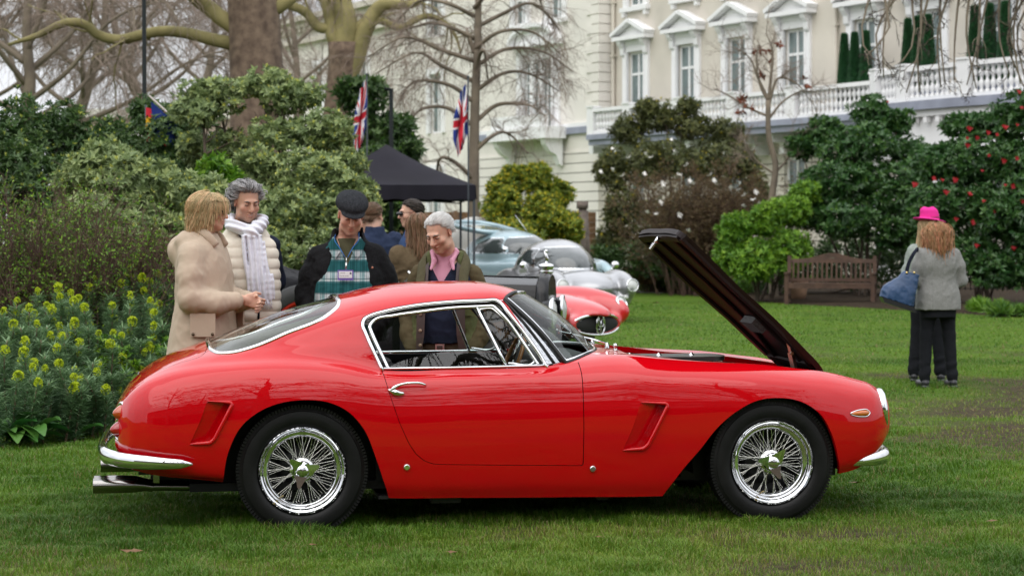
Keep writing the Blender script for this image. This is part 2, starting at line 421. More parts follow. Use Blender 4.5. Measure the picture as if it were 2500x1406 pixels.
# ---- turf: blades as plain geometry, thick near the camera and thinner with distance
def blades(n, y0, y1, h, w, seed, seg=2):
    r = np.random.default_rng(seed)
    y = np.sqrt(r.random(n) * (y1**2 - y0**2) + y0**2); x = (r.random(n) * 2 - 1) * (y * .262 + .15)
    wr = wear(x, y); keep = r.random(n) > wr * .82
    keep &= ~((x < -2.6 - .02 * y) & (y > 15.2 + (x + 4) * 2.2))
    x, y, wr = x[keep], y[keep], wr[keep]; n = len(x)
    clump = .45 + 1.25 * noise2(x, y, 5, 9)**1.4 + .35 * (noise2(x, y, 14, 19) > .72)
    H = h * (.55 + .6 * r.random(n)) * clump * (1 - .35 * wr); a = r.random(n) * 2 * PI; lean = (.2 + .85 * r.random(n)) * H
    dx, dy = np.cos(a) * lean, np.sin(a) * lean; b = a + PI / 2 + r.normal(0, .5, n); wx, wy = np.cos(b) * w * .5, np.sin(b) * w * .5
    z0 = np.full(n, -.004)
    if seg == 2:
        V = np.stack([np.stack([x - wx, y - wy, z0], 1), np.stack([x + wx, y + wy, z0], 1),
                      np.stack([x + dx * .4 - wx * .8, y + dy * .4 - wy * .8, H * .62], 1), np.stack([x + dx * .4 + wx * .8, y + dy * .4 + wy * .8, H * .62], 1),
                      np.stack([x + dx, y + dy, H * .9], 1)], 1)
        i = np.arange(n)[:, None] * 5; Q = i + np.array([[0, 1, 3, 2]]); T = i + np.array([[2, 3, 4]])
        k = 5
    else:
        V = np.stack([np.stack([x - wx, y - wy, z0], 1), np.stack([x + wx, y + wy, z0], 1), np.stack([x + dx, y + dy, H * .9], 1)], 1); i = np.arange(n)[:, None] * 3; Q = None; T = i + np.array([[0, 1, 2]]); k = 3
    dry = (r.random(n) < .06 + .22 * wr).astype(float); tint = np.clip(.30 + .30 * r.random(n) + .45 * (noise2(x, y, .9, 12) - .5) + .2 * (noise2(x, y, 4.5, 13) - .5) + .12 * wr, 0, .84) * (1 - dry) + dry * (.9 + .1 * r.random(n))
    return V.reshape(-1, 3), Q, T, np.repeat(tint, k)
def grass_material():
    m = bpy.data.materials.new("grass blade"); m.use_nodes = True; t = m.node_tree; b = t.nodes["Principled BSDF"]
    b.inputs["Roughness"].default_value = .45; b.inputs["Specular IOR Level"].default_value = .35
    a = t.nodes.new("ShaderNodeAttribute"); a.attribute_name = "tint"; cr = t.nodes.new("ShaderNodeValToRGB"); e = cr.color_ramp.elements
    e[0].position = 0; e[0].color = (0.035, 0.075, 0.007, 1); e[1].position = 1.0; e[1].color = (0.26, 0.21, 0.09, 1)
    for p, c in ((.35, (0.064, 0.152, 0.010)), (.62, (0.120, 0.230, 0.015)), (.84, (0.24, 0.30, 0.04)), (.88, (0.20, 0.16, 0.065))):
        q = e.new(p); q.color = (*c, 1)
    t.links.new(a.outputs["Fac"], cr.inputs[0]); t.links.new(cr.outputs[0], b.inputs["Base Color"])
    tr = t.nodes.new("ShaderNodeBsdfTranslucent"); t.links.new(cr.outputs[0], tr.inputs[0]); ms = t.nodes.new("ShaderNodeMixShader"); ms.inputs[0].default_value = .3
    t.links.new(b.outputs[0], ms.inputs[1]); t.links.new(tr.outputs[0], ms.inputs[2]); t.links.new(ms.outputs[0], t.nodes["Material Output"].inputs[0])
    return m
M_grass = grass_material()
mb = MB(); tints = []
for (n, y0, y1, h, w, sd, sg) in ((260000, 8.5, 11.5, .040, .0032, 1, 2), (140000, 11.5, 15.5, .036, .0048, 2, 2), (150000, 15.5, 24, .03, .009, 3, 1), (90000, 24, 44, .026, .02, 4, 1)):
    V, Q, T, tn = blades(n, y0, y1, h, w, sd, sg)
    b0 = mb.n; mb.add(V, T)
    if Q is not None: mb.F.append(Q + b0); mb.M.append(0)
    tints.append(tn)
tag(mb.build("grass", M_grass, attr=np.concatenate(tints), smooth=False), kind="stuff")
# a few fallen leaves on the turf
lf = mat("dead leaf", (0.14, 0.075, 0.03), rough=.8, noise=.3, nscale=40)
for k, (px, py, s) in enumerate(((322, 1366, .05), (1100, 1368, .035), (1462, 1330, .03), (2085, 1195, .05), (2190, 1010, .05), (1600, 745, .1), (760, 1350, .03), (2420, 1290, .035))):
    d = 5000 * CAM_H / (py - HOR); c = np.array([gx(px, d), d, .035]); m_ = MB(); r = np.random.default_rng(k); a = np.linspace(0, 2 * PI, 9)[:-1]
    rad = s * (.45 + .55 * (np.arange(8) % 2 == 0)) * (.8 + .4 * r.random(8)); P = np.stack([rad * np.cos(a), rad * np.sin(a) * .8, .3 * s * r.random(8)], 1) + c
    m_.add(np.concatenate([P, [c + [0, 0, .012]]]), [(i, (i + 1) % 8, 8) for i in range(8)])
    o = m_.build("fallen_leaf", lf); tag(o, ["dead leaf on the grass below the coupe's tail", "dead leaf on the grass below the coupe's sill, middle of the bottom edge", "dead leaf on the grass below the front side vent", "dead leaf beside the coupe's front wheel", "dead leaf in front of the coupe's headlamp", "large tan dead leaf at the edge of the far bed", "dead leaf below the coupe's rear wheel", "dead leaf at the lower right corner of the lawn"][k], "leaf", "fallen leaves on the lawn")

# ---------------------------------------------------------------- the stucco terrace behind the garden
M_stucco = mat("cream stucco", (0.60, 0.555, 0.48), rough=.85, noise=.13, nscale=.45, bump=.1, bscale=6, detail=8)
M_stucco2 = mat("pale stucco", (0.72, 0.69, 0.63), rough=.85, noise=.08, nscale=.6, bump=.1, bscale=6)
M_white = mat("white paintwork", (0.80, 0.80, 0.80), rough=.6, noise=.04, nscale=2)
M_lead = mat("blue grey lead", (0.27, 0.29, 0.36), rough=.6, noise=.15, nscale=2)
M_pane = mat("window pane", (0.15, 0.20, 0.195), rough=.05, coat=.6, noise=.35, nscale=.9)
M_curt = mat("net curtain", (0.42, 0.50, 0.46), rough=.9, noise=.2, nscale=3)
FAC_RZ = math.radians(-60.75); FAC_P = (5.06, 83.0, 0)
def window_mesh(w, h, split=.66):
    """white sash frame with a stout mullion and transom; returns frame, panes"""
    f = MB(); t = .09
    f.bx(-w/2, -w/2 + t, .10, .18, 0, h); f.bx(w/2 - t, w/2, .10, .18, 0, h); f.bx(-w/2 + t, w/2 - t, .10, .18, h - t, h); f.bx(-w/2 + t, w/2 - t, .10, .18, 0, t)
    f.bx(-w/2 + t, w/2 - t, .09, .17, h * split - .05, h * split + .05); f.bx(-.055, .055, .095, .175, t, h * split - .05); f.bx(-.045, .045, .095, .175, h * split + .05, h - t)
    return f
_cache = {}
def shared(key, mk, name, m, parent, smooth=False):
    if key not in _cache:
        o = mk().build(name, m, parent, smooth=smooth); _cache[key] = o.data; return o
    o = bpy.data.objects.new(name, _cache[key]); COL.objects.link(o); o.parent = parent; return o
def put(o, x, y, z, rz=0): o.location = (x, y, z); o.rotation_euler = (0, 0, rz); return o
def add_window(root, u, z, w, h, y=0.0, split=.66, ped=None, casing=True):
    key = (round(w, 2), round(h, 2), split)
    f = put(shared(("frame",) + key, lambda: window_mesh(w, h, split), "window", M_white, root), u, y, z)
    def pane(x0, x1, z0, z1):
        m = MB(); m.bx(x0, x1, .135, .145, z0, z1); return m
    for (x0, x1) in ((-w/2 + .09, -.05), (.05, w/2 - .09)):
        for (z0, z1) in ((.09, h * split - .05), (h * split + .05, h - .09)):
            shared(("pane",) + key + (x0 < 0, z0 < .2), lambda: pane(x0, x1, z0, z1), "pane", M_pane, f)
    def curt():
        m = MB(); xs_ = np.linspace(-w/2 + .06, w/2 - .06, 40); yy_ = .30 + .03 * np.sin(xs_ * 38); m.grid(np.stack([np.stack([xs_, yy_, np.full(40, z_)], 1) for z_ in (.05, h - .05)])); return m
    if casing:
        def cs():
            m = MB(); m.bx(-w/2 - .34, -w/2, -.10, .06, 0, h + .02); m.bx(w/2, w/2 + .34, -.10, .06, 0, h + .02); m.bx(-w/2 - .34, w/2 + .34, -.11, .06, h + .02, h + .30)
            m.bx(-w/2 - .12, -w/2 - .02, -.13, -.10, 0, h); m.bx(w/2 + .02, w/2 + .12, -.13, -.10, 0, h); return m
        shared(("casing",) + key, cs, "casing", M_white, f)
    if ped == 'tri':
        def pd():
            m = MB(); W2 = w/2 + .62; zb = h + .48
            m.bx(-w/2 - .36, w/2 + .36, -.14, .05, h + .30, zb - .005)
            m.bx(-W2, W2, -.46, .05, zb, zb + .16)
            m.add(np.array([(-W2 + .1, -.20, zb + .16), (W2 - .1, -.20, zb + .16), (0, -.20, zb + .66), (-W2 + .1, .02, zb + .16), (W2 - .1, .02, zb + .16), (0, .02, zb + .66)]), [(0, 1, 2), (3, 5, 4), (0, 3, 4, 1), (1, 4, 5, 2), (2, 5, 3, 0)])
            for sg in (-1, 1):
                a = np.array([sg * (W2 + .02), 0, zb + .163]); c = np.array([0, 0, zb + .70]); e = (c - a) / np.linalg.norm(c - a); n_ = np.array([-e[2] * sg, 0, e[0] * sg]) * (1 if sg > 0 else 1); n_ = n_ if n_[2] > 0 else -n_
                P = [a, c, c + n_ * .15, a + n_ * .15]; V = [p + [0, -.50, 0] for p in P] + [p + [0, .05, 0] for p in P]
                m.add(np.array(V), [(0, 1, 2, 3), (7, 6, 5, 4), (0, 4, 5, 1), (1, 5, 6, 2), (2, 6, 7, 3), (3, 7, 4, 0)])
            return m
        shared(("ped",) + key, pd, "pediment", M_white, f)
        def br():
            m = MB(); pr = [(-.14, .0), (-.40, .0), (-.36, -.12), (-.22, -.30), (-.20, -.55), (-.14, -.62)]
            V = [(-.13, y_, z_) for y_, z_ in pr] + [(.13, y_, z_) for y_, z_ in pr]; k = len(pr); m.add(np.array(V), [tuple(range(k)), tuple(range(2 * k - 1, k - 1, -1))] + [(i, k + i, k + (i + 1) % k, (i + 1) % k) for i in range(k)]); return m
        for sg in (-1, 1): put(shared(("bracket",), br, "bracket", M_white, f), sg * (w/2 + .22), 0, h + .475)
    if ped == 'seg':
        def pd():
            m = MB(); W2 = w/2 + .55; zb = h + .55; m.bx(-W2, W2, -.46, .05, zb, zb + .16); m.bx(-w/2 - .3, w/2 + .3, -.14, .05, h + .30, zb - .003)
            a = np.linspace(0, PI, 15); o_ = np.stack([W2 * np.cos(a), zb + .163 + .85 * np.sin(a)], 1); i_ = np.stack([(W2 - .17) * np.cos(a), zb + .163 + .68 * np.sin(a)], 1)
            for y0, y1, A, B in ((-.50, .05, o_, i_),):
                for k in range(14):
                    P = [A[k], A[k + 1], B[k + 1], B[k]]; V = [(p[0], y0, p[1]) for p in P] + [(p[0], y1, p[1]) for p in P]
                    m.add(np.array(V), [(3, 2, 1, 0), (4, 5, 6, 7), (0, 1, 5, 4), (2, 3, 7, 6)])
            m.add(np.array([(p[0], -.2, p[1]) for p in i_]), [tuple(range(15))[::-1]]); return m
        shared(("seg",) + key, pd, "pediment", M_white, f)
    return f
def wall_boxes(u0, u1, z0, z1, holes, y0=0.0, th=.5):
    """wall sheet with rectangular openings, built from butted boxes"""
    m = MB(); us = sorted({u0, u1, *[h[0] for h in holes], *[h[1] for h in holes]}); us = [u for u in us if u0 <= u <= u1]
    for a, c in zip(us[:-1], us[1:]):
        hs = sorted([(max(h[2], z0), min(h[3], z1)) for h in holes if h[0] < (a + c) / 2 < h[1]]); z = z0
        for p, q in hs:
            if p > z: m.bx(a, c, y0, y0 + th, z, p)
            z = q
        if z < z1: m.bx(a, c, y0, y0 + th, z, z1)
    return m
def baluster():
    m = MB(); m.lathe([(.075, 0), (.075, .06), (.045, .08), (.05, .12), (.085, .22), (.08, .30), (.045, .36), (.04, .40), (.045, .44), (.08, .50), (.085, .58), (.05, .66), (.045, .70), (.075, .72), (.075, .78)], 8); return m
def balustrade(root, pts, z, bal=True, gap=.24, grp=None):
    """pedestals, plinth, balusters and coping along a line of points (x,y)"""
    pts = [np.array(p, float) for p in pts]
    cop = MB(); pl = MB()
    for a, c in zip(pts[:-1], pts[1:]):
        L = np.linalg.norm(c - a); e = (c - a) / L; rz = math.atan2(e[1], e[0]); mid = (a + c) / 2
        pl.box((mid[0], mid[1], z + .06), (L, .22, .12), rz=rz); cop.box((mid[0], mid[1], z + .98), (L + .02, .30, .14), rz=rz)
        n = int((L - .5) / gap)
        for k in range(n):
            p = a + e * (L / 2 + (k - (n - 1) / 2) * gap)
            if bal: put(shared(("baluster",), baluster, "baluster", M_white, root, smooth=50), p[0], p[1], z + .125, 0)
    for q, p in enumerate(pts):
        a = pts[max(q - 1, 0)]; c = pts[min(q + 1, len(pts) - 1)]; rz = math.atan2(c[1] - a[1], c[0] - a[0])
        m = MB(); m.box((0, 0, .56), (.46, .34, 1.12), 0); m.box((0, 0, 1.13), (.54, .42, .06), 0); o = m.build("pedestal", M_white, root, smooth=False); put(o, p[0], p[1], z, rz)
    pl.build("plinth", M_white, root, smooth=False); cop.build("coping", M_white, root, smooth=False)

# main range: u runs along the front (to the right and nearer), y into the house
R = empty("terraced_house", FAC_P, FAC_RZ, "cream stucco house with white pedimented windows above a long balustraded balcony", "building")
UW = [0.0, 3.62, 6.98, 10.55, 14.5, 17.8, 21.15, 24.6, 28.0]
ZF = 5.50
holes = []
for u in UW:
    holes += [(u - .62, u + .62, ZF, ZF + 3.3), (u - .58, u + .58, 10.65, 12.9), (u - .6, u + .6, 1.9, 4.2)]
wall_boxes(-1.9, 32, 4.45, 14.5, holes).build("wall", M_stucco, R, smooth=False)
for u in UW:
    add_window(R, u, ZF, 1.24, 3.3, ped='tri', split=.73)
    add_window(R, u, 10.65, 1.16, 2.25, casing=True, split=.5)
    m = MB(); m.bx(u - 1.0, u + 1.0, -.22, .05, 10.45, 10.63); m.bx(u - .9, u - .72, -.18, .05, 10.25, 10.447); m.bx(u + .72, u + .9, -.18, .05, 10.25, 10.447); m.build("window_sill", M_white, R, smooth=False)
    add_window(R, u, 1.9, 1.2, 2.3, casing=False, split=.5)
for u in UW:                                                   # pale net curtains and dark rooms behind the panes
    xs_ = np.linspace(u - .55, u + .55, 40); m = MB(); m.grid(np.stack([np.stack([xs_, .32 + .03 * np.sin(xs_ * 38), np.full(40, z_)], 1) for z_ in (ZF + .02, ZF + 3.28)])); m.build("curtain", M_curt, R)
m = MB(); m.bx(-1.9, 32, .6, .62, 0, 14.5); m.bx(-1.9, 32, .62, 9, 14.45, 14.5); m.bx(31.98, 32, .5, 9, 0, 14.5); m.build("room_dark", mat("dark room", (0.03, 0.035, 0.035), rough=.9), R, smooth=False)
# banded ground storey: one stone course above another
zc = 0.0; k = 0
while zc < 4.42:
    hh = .40; us = [-1.9] + [v for u in UW for v in (u - .6, u + .6)] + [32]
    m = MB()
    if 1.9 <= zc + .2 <= 4.2:
        for a, c in zip(us[::2], us[1::2]): m.bx(a, c, -.06, .5, zc, min(zc + hh - .035, 4.45))
    else: m.bx(-1.9, 32, -.06, .5, zc, min(zc + hh - .035, 4.45))
    m.build("stone_course", M_stucco, R, smooth=False); zc += hh; k += 1
m = MB(); m.bx(-1.9, 32, -.02, .45, 0, 4.9, 0)
m = MB(); m.bx(-1.3, 17.9, -1.5, -.0025, 5.02, 5.43); m.bx(-1.3, 17.9, -1.62, -1.5, 5.24, 5.45); m.build("balcony_slab", M_lead, R, smooth=False)
for u in np.arange(-1.6, 17.6, 1.75):
    m = MB(); m.bx(u - .16, u + .16, -1.2, -.065, 4.7, 5.017); m.bx(u - .14, u + .14, -.7, -.065, 4.3, 4.697); m.build("balcony_bracket", M_white, R, smooth=False)
balustrade(R, [(-1.1, -1.4), (1.6, -1.4), (5.2, -1.4), (8.7, -1.4), (12.3, -1.4), (17.8, -1.4)], 5.45)
# the bowed porch at the near end
bow = [(17.8 + 3.4 * (1 - math.cos(a)) , -1.4 - 2.5 * math.sin(a)) for a in np.linspace(.0, PI / 2, 4)] + [(24.0, -3.95), (27.5, -3.7)]
bow[0] = (17.8, -1.95)
m = MB(); bl = curve([(x, y, 0) for x, y in bow], 40)
for (o0, z0, z1, mt) in ((.32, 5.17, 5.44, 0), (.16, 4.97, 5.167, 1), (-.02, 3.95, 4.967, 1), (.10, 3.75, 3.947, 1)):
    out = bl.copy(); T = np.gradient(bl, axis=0); N = np.stack([T[:, 1], -T[:, 0], 0 * T[:, 0]], 1); N /= np.linalg.norm(N, axis=1, keepdims=True); out = bl + N * o0
    inn = np.stack([bl[:, 0], np.full(40, -.07), 0 * bl[:, 0]], 1)
    P0, P1 = out + [0, 0, z0], out + [0, 0, z1]; m.grid(np.stack([P0, P1]), m=mt); m.grid(np.stack([P1, inn + [0, 0, z1]]), m=mt); m.grid(np.stack([inn + [0, 0, z0], P0]), m=mt)
m.build("porch_entablature", [M_lead, M_white], R, smooth=40)
for k in range(0, 40, 2):
    p = bl[k] + N[k] * .12; m = MB(); m.box((0, 0, 0), (.16, .16, .16)); o = m.build("dentil", M_white, R, smooth=False); put(o, p[0], p[1], 4.86, math.atan2(T[k, 1], T[k, 0]))
balustrade(R, bow, 5.45, gap=.23)
for k in (6, 20, 33):
    m = MB(); m.lathe([(.34, 0), (.34, .3), (.27, .36), (.26, 2.0), (.23, 3.4), (.30, 3.5), (.36, 3.75)], 24); o = m.build("porch_column", M_white, R, smooth=40); put(o, bl[k][0] - N[k][0] * .3, bl[k][1] - N[k][1] * .3, 0)
for u in (-1.62, 13.0):
    m = MB(); m.tube([(u, -.12, 5.5), (u, -.12, 14.4)], .075, 10)
    for z_ in np.arange(6.5, 14, 2.2): m.bx(u - .12, u + .12, -.2, -.002, z_, z_ + .1)
    m.build("downpipe", M_stucco, R, smooth=40)

# projecting wing to its left, with banded stonework, a bay and a bracketed balcony
Wg = empty("corner_house", FAC_P, FAC_RZ, "stucco wing with quoined corner and a round-headed bay window above a bracketed balcony", "building")
WY = -.62
ZF = 5.95
holes = [(-8.35, -5.35, ZF, ZF + 3.0), (-9.0, -7.9, 10.6, 12.8), (-5.9, -4.8, 10.6, 12.8), (-8.0, -5.8, 1.2, 3.9)]
wall_boxes(-12.6, -1.9, 4.9, 14.5, holes, y0=WY, th=1.0).build("wall", M_stucco2, Wg, smooth=False)
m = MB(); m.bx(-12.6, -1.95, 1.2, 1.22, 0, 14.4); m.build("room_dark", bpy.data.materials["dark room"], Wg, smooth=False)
for u in (-7.6, -6.85, -6.1): add_window(Wg, u, ZF, .72, 3.0, y=WY - .12, casing=False, split=.68)
add_window(Wg, -6.85, ZF, 3.0, 3.0, y=WY + .0, ped='seg', split=.68)
m = MB()
for u in (-8.2, -7.22, -6.48, -5.5): m.bx(u - .09, u + .09, WY - .16, WY + .04, ZF, ZF + 3.0)
m.build("bay_mullion", M_white, Wg, smooth=False)
for u in (-8.45, -5.35):
    add_window(Wg, u, 10.6, 1.1, 2.2, y=WY, split=.5)
    m = MB(); m.bx(u - .95, u + .95, WY - .22, WY + .05, 10.4, 10.58); m.build("window_sill", M_white, Wg, smooth=False)
zc = 0.0; k = 0
while zc < 4.88:
    m = MB()
    for a, c in ((-12.6, -8.0), (-5.8, -1.88)) if 1.2 <= zc + .2 <= 3.9 else ((-12.6, -1.88),): m.bx(a, c, WY - .06, WY + 1.0, zc, min(zc + .365, 4.9))
    m.build("stone_course", M_stucco2, Wg, smooth=False); zc += .40
zc = 6.1; k = 0
while zc < 14.2:                                                # quoins at the corner, long and short by turns
    L = .95 if k % 2 else .6; m = MB(); m.bx(-1.9 - L, -1.84, WY - .06, WY + .60, zc, zc + .36); m.build("quoin", M_stucco2, Wg, smooth=False); zc += .40; k += 1
m = MB(); m.bx(-12.6, -1.7, WY - .16, WY + .2, 5.62, 5.9); m.build("string_course", M_lead, Wg, smooth=False)
m = MB(); m.bx(-12.6, -2.0, WY - .12, WY + .1, 6.0 - .097, 6.06); m.build("band_course", M_white, Wg, smooth=False)
m = MB(); m.bx(-9.4, -4.3, WY - 1.2, WY - .163, 5.45, 5.95); m.bx(-9.2, -4.5, WY - 1.1, WY - .9, 5.953, 6.5); m.build("bay_balcony", M_white, Wg, smooth=False)
for u in (-8.9, -4.75):
    m = MB(); pr = [(-.165, 5.447), (-1.1, 5.447), (-1.0, 5.2), (-.75, 4.9), (-.45, 4.75), (-.3, 4.35), (-.165, 4.3)]
    V = [(u - .18, WY + y_, z_) for y_, z_ in pr] + [(u + .18, WY + y_, z_) for y_, z_ in pr]; k = len(pr); m.add(np.array(V), [tuple(range(k))[::-1], tuple(range(k, 2 * k))] + [(i, (i + 1) % k, k + (i + 1) % k, k + i) for i in range(k)]); m.build("console", M_white, Wg, smooth=False)

# the far houses of the same row
def far_house(name, lab, u0, u1, h, y0, wins, cornice=True, quoin=True, m_=M_stucco2):
    r = empty(name, FAC_P, FAC_RZ, lab, "building")
    hl = [(u - w/2, u + w/2, z, z + hh) for (u, z, w, hh) in wins]; wall_boxes(u0, u1, 0, h, hl, y0=y0, th=.5).build("wall", m_, r, smooth=False)
    m = MB(); m.bx(u0, u1, y0 + .503, y0 + 9, .02, h - .02); m.build("house_body", m_, r, smooth=False)
    for (u, z, w, hh) in wins: add_window(r, u, z, w, hh, y=y0, split=.5)
    if cornice:
        m = MB(); m.bx(u0 - .4, u1, y0 - .45, y0 + .6, h - .75, h - .45); m.bx(u0 - .7, u1, y0 - .75, y0 + .6, h - .447, h - .15); m.bx(u0 - .3, u1, y0 - .35, y0 + .5, h - 1.6, h - 1.35); m.build("cornice", M_stucco, r, smooth=False)
        for u in np.arange(u0, u1, .7):
            m = MB(); m.bx(u - .12, u + .12, y0 - .4, y0 - .003, h - 1.0, h - .753); m.build("corbel", M_stucco, r, smooth=False)
    if quoin:
        zc = .3; k = 0
        while zc < h - 2:
            L = 1.1 if k % 2 else .7; m = MB(); m.bx(u0 - .05, u0 + L, y0 - .06, y0 + .4, zc, zc + .42); m.build("quoin", m_, r, smooth=False); zc += .47; k += 1
    return r
far_house("far_house", "pale far house with heavy bracketed cornice behind the forked plane tree", -37, -21.2, 13.4, 0, [(-31.5, 8.2, 1.1, 2.3), (-26, 8.2, 1.1, 2.3), (-31.5, 3.2, 1.1, 2.3), (-26, 3.2, 1.1, 2.3)])
far_house("far_house", "tall pale house with a quoined edge behind the black gazebo and flags", -21.1, -12.7, 17, -.5, [(-16.8, 6.2, 1.2, 2.8), (-16.8, 10.8, 1.2, 2.2), (-16.8, 2, 1.2, 2.4)], cornice=False)
r = empty("distant_house", (-13.5, 118, 0), math.radians(8), "pinkish distant house glimpsed beyond the shrubs at far left", "building")
m = MB(); m.bx(-11, 11, 0, 9, 0, 8.0); m.build("wall", mat("pink stucco", (0.42, 0.33, 0.28), rough=.9, noise=.1), r, smooth=False)
m = MB(); m.bx(-11.4, 11.4, -.4, 9.4, 8.003, 8.5); m.build("cornice", M_stucco2, r, smooth=False)
for u in (-8, -4, 0, 4, 8): add_window(r, u, 4.6, 1.2, 2.2, split=.5)
# timber fence between the gazebo and the far houses
fr = empty("panel_fence", (0.0, 53.5, 0), math.radians(-4), "brown timber panel fence behind the gazebo and the blue coupe", "fence")
M_fence = mat("brown fence timber", (0.20, 0.115, 0.055), rough=.9, noise=.25, nscale=9)
def fslat():
    m_ = MB(); m_.bx(-.88, .88, -.012, .012, 0, .135); return m_
for k in range(4):
    u = -5.2 + k * 1.86
    m_ = MB(); m_.bx(u - .05, u + .05, -.05, .05, 0, 2.05); m_.build("fence_post", M_fence, fr, smooth=False)
    for q in range(14): o = put(shared(("fslat",), fslat, "slat", M_fence, fr), u + .93, .03 * (q % 2), .1 + q * .137)

# out-of-view brick terrace, added to darken the reflections in the coupe's paint
r = empty("unseen_terrace", (0, -46, 0), 0, "brown brick terrace across the square, mirrored in the coupe's side", "building")
m = MB(); m.bx(-70, 70, -10, 0, 0, 12.5); m.build("wall", mat("brown brick", (0.17, 0.12, 0.09), rough=.9, noise=.2, nscale=2), r, smooth=False)
m = MB(); m.bx(-70, 70, -10, .5, 12.503, 13.2); m.build("cornice", bpy.data.materials["brown brick"], r, smooth=False)
for k in range(30):
    for z in (1.2, 5.2, 8.8):
        def pn():
            q = MB(); q.bx(-.6, .6, .03, .16, 0, 2.1); return q
        put(shared(("backpane",), pn, "pane", M_pane, r), -65 + k * 4.4, 0, z)
